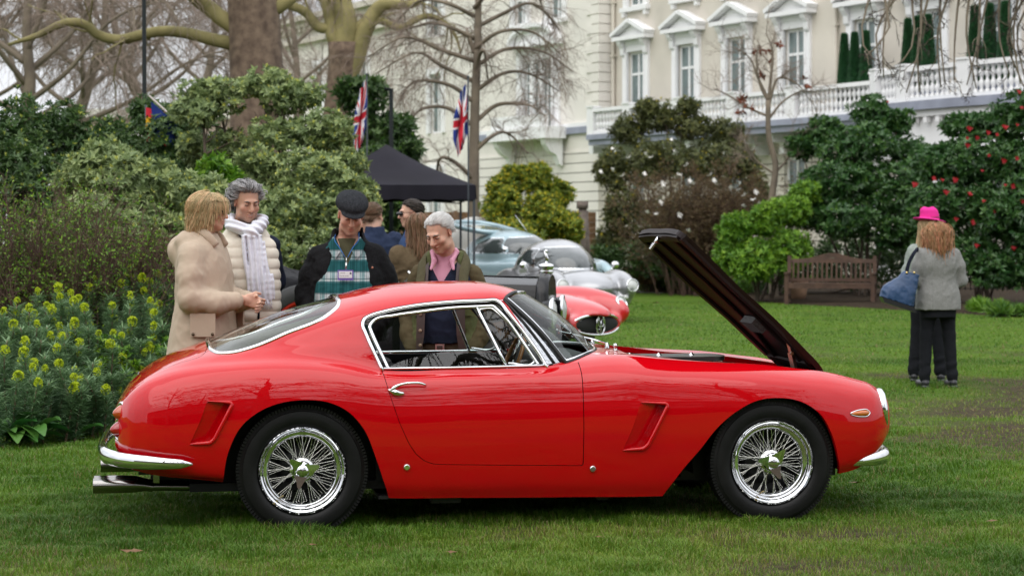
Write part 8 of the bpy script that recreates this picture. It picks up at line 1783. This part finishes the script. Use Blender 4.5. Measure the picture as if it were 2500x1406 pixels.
# blue fastback with its rear window lid lifted
def blue_coupe():
    r = empty("blue_coupe", (.22, 43.2, 0), math.atan2(-.76, .65), "pale metallic blue coupe with its rear lid lifted under the golden shrub", "car"); pt = mat("pale blue paint", (0.30, 0.42, 0.46), rough=.3, metal=.35, coat=.9)
    s = SDF((-2.3, -.95, .08), (2.3, .95, 1.75), .022); s.box((0, 0, .58), (2.05, .78, .34), .28); s.ell((1.2, 0, .72), (1.0, .62, .27), k=.12)
    for q in (-1, 1): s.ell((1.3, q * .6, .66), (.85, .22, .30), k=.08)
    s.ell((-.45, 0, .98), (1.25, .66, .56), k=.06); s.ell((-.35, 0, 1.08), (.80, .61, .44), k=.05)
    for x in (-1.25, 1.3):
        for q in (-1, 1): s.cone((x, q * .62, .33), (x, q * 1.1, .33), .37, .37, 's', .02)
    s.box((0, 0, 0), (3, 2, .2), op='s')
    front = np.array([(-.57, 1.06), (-.53, 1.28), (-.45, 1.36), (0, 1.40), (.45, 1.36), (.53, 1.28), (.57, 1.06), (0, 1.02)])
    car_from_sdf(r, s, pt, [("windscreen", front, [1, 2], lambda V: V[:, 0] > .0, M_tint, .02)] + [("side_window", [(-.95, 1.06), (-.80, 1.25), (-.5, 1.36), (-.10, 1.36), (.05, 1.27), (.18, 1.06)], [0, 2], lambda V, q=q: q * V[:, 1] > .36, M_tint, .018) for q in (-1, 1)])
    lid = bpy.data.objects.new("rear_lid", None); COL.objects.link(lid); lid.parent = r; lid.location = (-.75, 0, 1.50); lid.rotation_euler = (0, math.radians(8), 0)
    ol = curve([(-1.15, 0, .05), (-1.1, .35, .04), (-.85, .55, .02), (-.3, .58, 0), (0, .5, 0), (0, -.5, 0), (-.3, -.58, 0), (-.85, -.55, .02), (-1.1, -.35, .04)], 50, closed=True); m = MB(); m.tube(ol, .055, 10, closed=True); m.build("lid_frame", pt, lid)
    m = MB(); m.add(ol * [1, .97, 1], [tuple(range(50))]); m.build("rear_window", mat("pale reflecting glass", (0.30, 0.33, 0.33), rough=.05, coat=1.0), lid, smooth=False)
    m = MB(); m.tube([(.38, -.70, 1.0), (.40, -.78, 1.10)], .012, 8); m.ellipsoid((.40, -.80, 1.13), (.05, .08, .06), 14, 10); m.build("wing_mirror", M_chr2, r)
    m = MB(); m.tube([(.02, .1, 1.52), (-.35, .1, 1.85)], .006, 6); m.build("aerial", M_chr2, r); m = MB(); m.tube([(.72, -.45, 1.05), (.70, 0, 1.07), (.72, .45, 1.05)], .012, 6); m.build("scuttle_trim", M_chr2, r)
    for x in (-1.25, 1.3):
        for q in (-1, 1): road_wheel(r, x, q * .66, .33, .17)
blue_coupe()
# cream rounded body panel standing behind the blue car
r = empty("cream_coupe", (-.85, 46.6, 0), math.radians(-60), "cream rounded car with its boot raised behind the blue coupe", "car"); pt = mat("cream grey paint", (0.50, 0.49, 0.46), rough=.35, coat=.6)
s = SDF((-1.2, -.9, .2), (2.2, .9, 1.95), .03); s.box((.6, 0, .7), (1.4, .72, .36), .3); s.ell((-.15, 0, 1.25), (.34, .62, .62), rotm(0, .35, 0), k=.05); s.ell((.9, 0, 1.0), (.8, .6, .45), k=.05); s.box((0, 0, .1), (3, 2, .22), op='s'); car_from_sdf(r, s, pt, [])
for x in (.1, 1.5):
    for q in (-1, 1): road_wheel(r, x, q * .62, .32, .16)

# low red open sports car
def red_racer():
    r = empty("red_sports_car", (-.50, 25.1, 0), math.atan2(-.66, .75), "low red open sports racer with an oval grille behind the windscreen of the coupe", "car"); pt = mat("racing red paint", (0.50, 0.010, 0.014), rough=.3, coat=1.0); s = SDF((-2.1, -.9, .08), (2.15, .9, 1.25), .018)
    s.box((-.1, 0, .46), (1.75, .60, .24), .22); s.ell((1.0, 0, .52), (1.15, .42, .25), k=.10)
    for q in (-1, 1): s.ell((1.12, q * .545, .545), (.90, .205, .295), k=.05); s.ell((-1.15, q * .55, .55), (.85, .23, .33), k=.07)
    s.ell((.45, 0, .72), (.6, .55, .14), k=.10); s.ell((-.15, 0, .78), (.40, .60, .10), k=.08); s.ell((-1.0, -.3, .88), (.55, .20, .27), k=.05); s.ell((1.90, 0, .42), (.18, .50, .15), k=.08)
    s.ell((-.42, 0, .92), (.38, .50, .30), op='s', k=.04); s.ell((2.05, 0, .415), (.15, .43, .11), op='s', k=.02)
    for x in (-1.15, 1.12):
        for q in (-1, 1): s.cone((x, q * .52, .32), (x, q * 1.1, .32), .36, .36, 's', .02)
    s.box((0, 0, 0), (3, 2, .16), op='s'); car_from_sdf(r, s, pt, [])
    for q in (-1, 1): lamp(r, (1.895, q * .565, .645), .085, (1, q * .08, .55))
    m = MB(); a = np.linspace(0, 2 * PI, 40, endpoint=False); m.tube([(2.03 - .07 * math.cos(t)**2, .44 * math.cos(t), .415 + .12 * math.sin(t)) for t in a], .016, 8, closed=True); m.build("grille_surround", M_chr2, r)
    g = MB()
    for z in (.36, .415, .47): g.tube([(1.98, -.36, z), (2.01, 0, z), (1.98, .36, z)], .007, 5)
    g.build("grille_bar", M_chr2, r)
    m = MB(); m.tube([(2.035, .075 * math.cos(t), .415 + .115 * math.sin(t)) for t in a], .009, 6, closed=True); m.tube([(2.04, 0, .31), (2.04, 0, .52)], .009, 6)
    for q in (-1, 1): m.tube(curve([(2.04, 0, .39), (2.04, q * .042, .40), (2.04, q * .046, .45), (2.04, q * .034, .51)], 10), .008, 6)
    m.build("trident_emblem", M_chr2, r)
    m = MB(); m.ellipsoid((1.97, 0, .415), (.05, .42, .11), 20, 10); m.build("grille_void", M_blk2, r)
    gl = MB(); P = np.array([[(.10 - .32 * abs(y)**1.6, y * .52, .80), (-.02 - .30 * abs(y)**1.6, y * .47, 1.06)] for y in np.linspace(-1, 1, 17)]); gl.grid(P); gl.build("windscreen", mat("clear screen", (0.8, .86, .86), rough=.02, trans=.9, ior=1.1), r); m = MB(); m.tube(P[:, 1], .012, 6); m.tube(P[:, 0], .012, 6); m.build("screen_frame", M_chr2, r)
    m = MB(); m.ellipsoid((1.35, -.02, .725), (.03, .025, .008), 10, 6); m.build("nose_badge", M_chr2, r); m = MB(); m.tube(curve([(.95, -.42, .74), (1.1, -.1, .77), (1.1, .1, .77), (.95, .42, .74)], 14), .005, 5); m.build("bonnet_gap", M_blk2, r)
    m = MB(); m.tube([(-.35, -.66, .80), (-.38, -.72, .92)], .012, 6); m.ellipsoid((-.38, -.73, .96), (.04, .075, .055), 12, 8); m.build("mirror", M_chr2, r)
    m = MB(); m.ellipsoid((-.42, 0, .62), (.34, .46, .16), 18, 10); m.build("cockpit_trim", M_blk2, r)
    for x in (-1.15, 1.12):
        for q in (-1, 1): road_wheel(r, x, q * .60, .325, .16, spokes=36)
red_racer()

# black vintage tourer side on behind the coupe
def vintage():
    r = empty("vintage_tourer", (-.90, 16.55, 0), math.radians(-8), "black vintage tourer with upright radiator and mascot standing behind the red coupe", "car"); pt = mat("black coachwork", (0.006, 0.006, 0.007), rough=.25, coat=.25, spec=.25); dk = mat("black hood cloth", (0.010, 0.010, 0.012), rough=.8, spec=.2, noise=.3, nscale=6, bump=.4, bscale=20)
    m = MB(); sec = lambda x, w, z0, z1: np.array([(x, -w, z0), (x, -w, z1 - .16), (x, -w * .82, z1 - .05), (x, -w * .4, z1 - .006), (x, 0, z1), (x, w * .4, z1 - .006), (x, w * .82, z1 - .05), (x, w, z1 - .16), (x, w, z0)])
    m.grid(np.array([sec(.10, .38, .52, 1.14), sec(.45, .35, .52, 1.135), sec(1.13, .26, .52, 1.115)]), flip=True); m.build("bonnet", pt, r, smooth=40)
    m = MB(); m.tube([(.1, 0, 1.147), (1.13, 0, 1.123)], .007, 6)
    for q in (-1, 1): m.tube([(.1, q * .385, .93), (1.13, q * .265, .92)], .006, 6)
    m.build("bonnet_hinge", pt, r)
    m = MB(); m.grid(np.array([sec(1.135, .27, .45, 1.13), sec(1.15, .285, .42, 1.155), sec(1.22, .285, .42, 1.155), sec(1.235, .27, .44, 1.14)]), flip=True); m.add(sec(1.233, .27, .44, 1.14), [tuple(range(9))]); m.build("radiator_shell", pt, r, smooth=50)
    m = MB(); m.lathe([(.055, 0), (.06, .02), (.05, .035), (.062, .045), (.062, .07), (.03, .08), (0, .082)], 20, 'z', (1.185, 0, 1.155)); m.build("radiator_cap", M_chr2, r)
    m = MB(); m.tube([(1.185, 0, 1.23), (1.19, 0, 1.275), (1.18, 0, 1.31), (1.17, 0, 1.335)], [.012, .016, .013, .004], 10); m.ellipsoid((1.185, 0, 1.33), (.014, .012, .016), 10, 8); m.build("mascot", M_chr2, r)
    m = MB(); m.grid(np.array([sec(-1.35, .50, .50, 1.02), sec(-1.0, .56, .45, 1.05), (sec(-.4, .57, .45, 1.02)), sec(.02, .44, .48, 1.06), sec(.105, .385, .5, 1.142)])[:, [0, 1, 2]], flip=True); m.grid(np.array([sec(-1.35, .50, .50, 1.02), sec(-1.0, .56, .45, 1.05), (sec(-.4, .57, .45, 1.02)), sec(.02, .44, .48, 1.06), sec(.105, .385, .5, 1.142)])[:, [6, 7, 8]], flip=True)
    m.grid(np.array([sec(.02, .44, .48, 1.06), sec(.105, .385, .5, 1.142)]), flip=True); m.bx(-1.36, -1.34, -.5, .5, .5, 1.0); m.bx(-1.3, .1, -.5, .5, .42, .5); m.build("tub", pt, r, smooth=40)
    s = SDF((-1.75, -.7, .7), (-.5, .7, 1.3), .014); s.box((-.98, 0, 1.03), (.32, .58, .13), .08, rotm(0, .22, 0)); s.box((-1.15, 0, .92), (.3, .55, .14), .08, k=.08); s.warp(folds(6, 9, .05, 2)); sdf_obj(s, "folded_hood", dk, r)
    m = MB(); m.tube(curve([(-1.55, -.56, .86), (-1.57, -.3, .90), (-1.57, .3, .90), (-1.55, .56, .86)], 12), .014, 6); m.build("luggage_rail", M_chr2, r)
    for x, w in ((-.75, .5), (-.15, .45)): m = MB(); m.box((x - .1, 0, .82), (.14, w * 1.8, .42), R=rotm(0, -.15, 0)); m.box((x + .15, 0, .62), (.45, w * 1.8, .14)); m.build("seat", dk, r, smooth=False)
    m = MB(); m.tube([(.06, -.42, 1.08), (-.02, -.42, 1.16)], .012, 6); m.tube([(.06, .42, 1.08), (-.02, .42, 1.16)], .012, 6); m.build("screen_bracket", M_chr2, r)
    for q in (-1, 1):
        lm = MB(); lm.lathe([(0, -.15), (.05, -.14), (.10, -.06), (.115, 0)], 24, 'x', (1.27, q * .34, .85)); o = lm.build("headlight", pt, r); m = MB(); m.lathe([(.115, -.01), (.124, .0), (.122, .02), (.11, .022)], 28, 'x', (1.27, q * .34, .85)); m.build("bezel", M_chr2, o); m = MB(); m.lathe([(.112, .015), (.07, .035), (0, .045)], 24, 'x', (1.27, q * .34, .85)); m.build("lens", M_lens2, o)
        a = np.linspace(-.35, 2.2, 18); P = np.stack([1.03 + .43 * np.cos(a), np.full(18, q * .58), .36 + .43 * np.sin(a)], 1); P = np.concatenate([P, [[.62, q * .58, .52], [.50, q * .58, .42], [.40, q * .58, .34]]]); mg = MB(); mg.grid(np.stack([P + [0, -.11, -.02], P + [0, -.06, .012], P + [0, .06, .012], P + [0, .11, -.02]], 1)); mg.build("mudguard", pt, r, smooth=50)
        a = np.linspace(.3, 2.9, 18); P = np.stack([-1.15 + .45 * np.cos(a), np.full(18, q * .66), .36 + .45 * np.sin(a)], 1); mg = MB(); mg.grid(np.stack([P + [0, -.13, -.02], P + [0, -.06, .012], P + [0, .06, .012], P + [0, .13, -.02]], 1)); mg.build("mudguard", pt, r, smooth=50)
        m = MB(); m.bx(-.8, .45, q * .50, q * .70, .32, .345); m.build("running_board", pt, r, smooth=False)
        for x in (-1.15, 1.03): road_wheel(r, x, q * .60, .36, .12, spokes=40, rim=mat("red wheel enamel", (0.45, 0.02, 0.012), rough=.35) if "red wheel enamel" not in bpy.data.materials else bpy.data.materials["red wheel enamel"])
    m = MB(); m.tube([(1.25, -.30, .40), (-1.5, -.35, .42)], .03, 6); m.tube([(1.25, .30, .40), (-1.5, .35, .42)], .03, 6); m.tube([(1.03, -.55, .36), (1.03, .55, .36)], .03, 8); m.tube([(-1.15, -.55, .36), (-1.15, .55, .36)], .04, 8); m.build("chassis", M_blk2, r)
    sp = road_wheel(r, -.42, -.70, .36, .12, spokes=40, rim=bpy.data.materials["red wheel enamel"]); sp.name = "spare_wheel"; sp.location = (-.62, -.70, .72)
vintage()

# gazebo
g = empty("gazebo", (-2.36, 38.5, 0), math.radians(6), "black pop up gazebo with a peaked roof behind the men", "gazebo"); C_can = mat("black canopy cloth", (0.012, 0.011, 0.017), rough=.8, spec=.2, noise=.2, nscale=2, bump=.15, bscale=5); M_leg = mat("grey painted steel", (0.06, 0.07, 0.08), rough=.5, spec=.2)
h = 1.55; n = 15; t = np.linspace(-1, 1, n); X, Y = np.meshgrid(t, t, indexing='ij'); rr = np.maximum(np.abs(X), np.abs(Y)); Z = 2.34 + .80 * (1 - rr)**1.08 - .05 * (1 - np.abs(X * Y)) * np.sin(rr * PI) ; m = MB(); m.grid(np.stack([X * h, Y * h, Z], -1), flip=True); m.build("canopy", C_can, g)
for k in range(4):
    R = rotm(0, 0, k * PI / 2); u = np.linspace(-1, 1, 30); P = np.stack([u * h, np.full(30, -h - .004), np.full(30, 2.335)], 1); Q = np.stack([u * h, -h - .01 + .012 * np.sin(u * 20), 2.08 + .012 * np.sin(u * 8 * PI)], 1); m = MB(); m.grid(np.stack([Q @ R.T, P @ R.T])); m.build("valance", C_can, g)
    c = R @ np.array([-h + .03, -h + .03, 0]); m = MB(); m.bx(-.022, .022, -.022, .022, 0, 2.3); m.bx(-.06, .06, -.06, .06, 0, .012); o = m.build("leg", M_leg, g, smooth=False); o.location = tuple(c)
    a = R @ np.array([-h + .03, -h + .03, 2.05]); b = R @ np.array([h - .03, -h + .03, 2.27]); a2 = R @ np.array([-h + .03, -h + .03, 2.27]); b2 = R @ np.array([h - .03, -h + .03, 2.05]); m = MB(); m.tube([a, b], .012, 6); m.tube([a2, b2], .012, 6); m.build("strut", M_leg, g)
# union flags hanging limp from poles on the gazebo
M_fb, M_fw, M_fr = mat("flag blue", (0.012, 0.035, 0.22), rough=.85), mat("flag white", (0.72, 0.72, 0.74), rough=.85), mat("flag red", (0.55, 0.012, 0.03), rough=.85)
def jack(u, v):
    """union flag colours: u 0..2 along the fly, v 0..1 up the hoist"""
    x, y = u - 1, v - .5; c = 0
    d1, d2 = abs(y - x * .5), abs(y + x * .5)
    if min(d1, d2) < .112: c = 1
    off = (y - x * .5) if d1 < d2 else (y + x * .5); sgn = 1 if (x > 0) else -1
    if d1 < .075 and 0 < (y - x * .5) * (1 if x < 0 else -1): c = 2
    if d2 < .075 and 0 < (y + x * .5) * (1 if x < 0 else -1): c = 2
    if abs(x) < .167 or abs(y) < .167: c = 1
    if abs(x) < .1 or abs(y) < .1: c = 2
    return c
def flag(label, px, d, ztop, seed, pole_top):
    x0 = gx(px, d); r = empty("union_flag", (x0, d, 0), 0, label, "flag", "union flags on the gazebo"); nu, nv = 96, 48; u = np.linspace(0, 2, nu + 1); v = np.linspace(0, 1, nv + 1); U, V = np.meshgrid(u, v, indexing='ij')
    w = .26 * np.clip(.35 + U * .9, 0, 1) * np.clip((2.25 - U) / .8, .35, 1); X = -.10 + (V - .5) * w + .018 * np.sin(V * 14 + U * 3 + seed) - .03 * (U - 1); Yv = .07 * np.sin(V * 11 + U * 2.2 + seed) + .02 * np.sin(U * 7); Z = ztop - .18 * (1 - V) - U * .60 - .10 * np.sin(V * PI) * (2 - U) * .3
    ii = np.arange(nu)[:, None]; jj = np.arange(nv)[None]; F = np.stack([ii * (nv + 1) + jj, ii * (nv + 1) + jj + 1, (ii + 1) * (nv + 1) + jj + 1, (ii + 1) * (nv + 1) + jj], -1).reshape(-1, 4); col = np.array([jack((i + .5) / nu * 2, (j + .5) / nv) for i in range(nu) for j in range(nv)])
    m = MB(); P = np.stack([X, Yv, Z], -1).reshape(-1, 3); m.V = [P]; m.n = len(P)
    for c in range(3): m.F.append(F[col == c]); m.M.append(c)
    m.build("cloth", [M_fb, M_fw, M_fr], r); m = MB(); m.tube([(.03, 0, 0), (.02, 0, pole_top)], .014, 8); m.ellipsoid((.02, 0, pole_top), (.025, .025, .03), 10, 8); m.build("pole", M_leg, r)
flag("limp union flag against the dark holly left of centre", 893, 38.6, 4.36, 0.0, 4.45); flag("limp union flag beside the slender bare tree", 1140, 36.9, 4.20, 1.7, 4.28)
# two more flags half hidden in the shrubs by the lamp post
r = empty("blue_flag", (gx(414, 26.75), 26.75, -.17), 0, "blue flag on a slanting pole half hidden by shrubs", "flag"); m = MB(); m.tube([(-.25, .02, 2.2), (-.25, .02, 2.2)], .01, 4) if False else None
u = np.linspace(0, 1, 20); V = np.array([[(-.24 + .42 * a, .03 * math.sin(a * 9), 3.36 - .36 * a - .10 * b - .28 * b), ] for a in u for b in (0, .5, 1.0)]).reshape(20, 3, 3); V[:, 1, 1] += .03; m = MB(); m.grid(V); m.build("cloth", M_fb, r); m = MB(); m.tube([(-.27, 0, 3.44), (.25, 0, 2.96), (1.2, 0, 2.1), (2.2, 0, 1.2), (3.4, 0, 0.0)], .012, 6); m.build("pole", mat("pale pole", (0.45, .4, .36), rough=.5), r)
r = empty("yellow_red_flag", (gx(376, 26.8), 26.8, -.05), 0, "small red and yellow flag glimpsed beside the lamp post", "flag"); m = MB()
for k, (z0, z1) in enumerate(((3.02, 3.14), (2.82, 3.02), (2.70, 2.82))):
    P = np.array([[(x, .04 * math.sin(x * 22), z - .25 * x) for z in (z0, z1)] for x in np.linspace(-.10, .16, 16)]); m.grid(P, m=k % 2)
m.build("cloth", [M_fr, mat("flag yellow", (0.75, 0.42, 0.01), rough=.8)], r); m = MB(); m.tube([(-.11, .01, 0), (-.11, .01, 3.2)], .012, 6); m.build("pole", M_leg, r)
# lamp posts
M_post = mat("black green post paint", (0.008, 0.011, 0.011), rough=.6, spec=.15)
r = empty("lamp_post", (gx(354, 28), 28, 0), 0, "tall thin black lamp post rising from the shrubs at left", "lamp post"); m = MB(); m.tube([(0.01, 0, 0), (0.01, 0, 1.0), (.0, 0, 1.02), (-.02, 0, 6.4)], [.06, .05, .033, .027], 12); m.build("post", M_post, r); m = MB(); m.lathe([(.03, 6.4), (.16, 6.5), (.2, 6.9), (.05, 7.05), (0, 7.1)], 8, 'z', (-.02, 0, 0)); m.build("lantern", M_post, r)
r = empty("lamp_post", (gx(955, 42), 42, 0), 0, "short dark green post with a stub arm beside the holly", "lamp post"); m = MB(); m.tube([(0, 0, 0), (0, 0, 4.40)], .042, 10); m.tube([(.04, 0, 4.40), (-.14, 0, 4.43)], .03, 8); m.build("post", M_post, r)
# park bench
b = empty("park_bench", (gx(2028, 42.3), 42.3, 0), math.radians(-14), "weathered brown wooden bench with an arched back rail", "bench"); M_bw = mat("weathered bench wood", (0.075, 0.040, 0.025), rough=.75, noise=.3, nscale=6, bump=.3, bscale=25)
def bp(name, *a, **k): m = MB(); m.box(*a, **k); return m.build(name, M_bw, b, smooth=False)
for x in (-.80, .80):
    bp("leg", (x, -.30, .31), (.07, .07, .62)); bp("leg", (x, .24, .50), (.07, .07, 1.0), R=rotm(-.12)); bp("armrest", (x, -.06, .645), (.075, .60, .04)); bp("stretcher", (x, -.03, .18), (.04, .5, .05))
for k in range(5): bp("seat_slat", (0, -.28 + k * .115, .43 + (k == 0) * .0), (1.66, .085, .025))
bp("front_rail", (0, -.30, .375), (1.55, .04, .08)); bp("bottom_rail", (0, .20, .50), (1.55, .035, .07)); xs_ = np.linspace(-.78, .78, 25); m = MB(); zt = .93 + .13 * np.exp(-(xs_ / .34)**2); A = np.stack([np.stack([xs_, np.full(25, .27), np.full(25, .85)], 1), np.stack([xs_, np.full(25, .285), zt], 1), np.stack([xs_, np.full(25, .325), zt], 1), np.stack([xs_, np.full(25, .31), np.full(25, .85)], 1)]); m.grid(np.concatenate([A, A[:1]])); m.build("top_rail", M_bw, b, smooth=30)
for k in range(17): bp("back_slat", (-.72 + k * .09, .245, .69), (.035, .018, .36), R=rotm(-.12))
m = MB(); m.box((0, .283, .98), (.09, .006, .06), R=rotm(-.1)); m.build("plaque", mat("weathered brass plaque", (0.16, 0.17, 0.12), rough=.5, metal=.5), b, smooth=False)
r = empty("plant_pot", (gx(1947, 44), 44, .05), 0, "tan weathered pot standing behind the bench's left end", "pot"); m = MB(); m.lathe([(0, 0), (.17, 0), (.21, .2), (.24, .42), (.25, .45), (.22, .45), (.2, .38), (0, .36)], 20); m.build("pot", mat("terracotta", (0.36, 0.22, 0.14), rough=.9, noise=.2, nscale=6), r)
b.scale = (1.1, 1, 1)
# iron railings with a pale pavement beyond
r = empty("iron_railing", (gx(2060, 50.5), 50.5, 0), math.radians(-12), "black iron railings behind the bench and camellias", "railing"); ms = None
for k in range(70):
    if ms is None:
        m = MB(); m.tube([(0, 0, 0), (0, 0, 1.18), (0, 0, 1.25)], [.011, .011, .002], 6); o = m.build("bar", M_post, r); ms = o.data
    else: o = bpy.data.objects.new("bar", ms); COL.objects.link(o); o.parent = r
    o.location = (-4.2 + k * .125, 0, 0)
for z in (.12, 1.08): m = MB(); m.box((.1, 0, z), (8.8, .03, .02)); m.build("rail", M_post, r, smooth=False)
m = MB(); q = np.array([(-6, 54, .004), (30, 40, .004), (40, 52, .004), (-2, 72, .004)]); m.add(q, [(0, 1, 2, 3)]); tag(m.build("pavement", mat("pale paving", (0.30, 0.29, 0.28), rough=.9, noise=.15, nscale=1)), kind="structure")
# cloth-covered table among the visitors
r = empty("folding_table", (gx(970, 20.2), 20.2, 0), .2, "small table under a pale cloth among the visitors", "table"); m = MB(); m.bx(-.45, .45, -.3, .3, .70, .73); m.build("tabletop", M_leg, r, smooth=False); u = np.linspace(-.46, .46, 24); m = MB(); m.grid(np.stack([np.stack([u, -.31 + .02 * np.sin(u * 40), np.full(24, .35)], 1), np.stack([u, np.full(24, -.305), np.full(24, .735)], 1), np.stack([u, np.full(24, .305), np.full(24, .735)], 1)]), flip=True); m.build("tablecloth", mat("pale cloth", (0.45, 0.46, 0.5), rough=.9), r)
for x in (-.4, .4):
    for y in (-.25, .25): m = MB(); m.tube([(x, y, 0), (x, y, .7)], .014, 6); m.build("leg", M_leg, r)
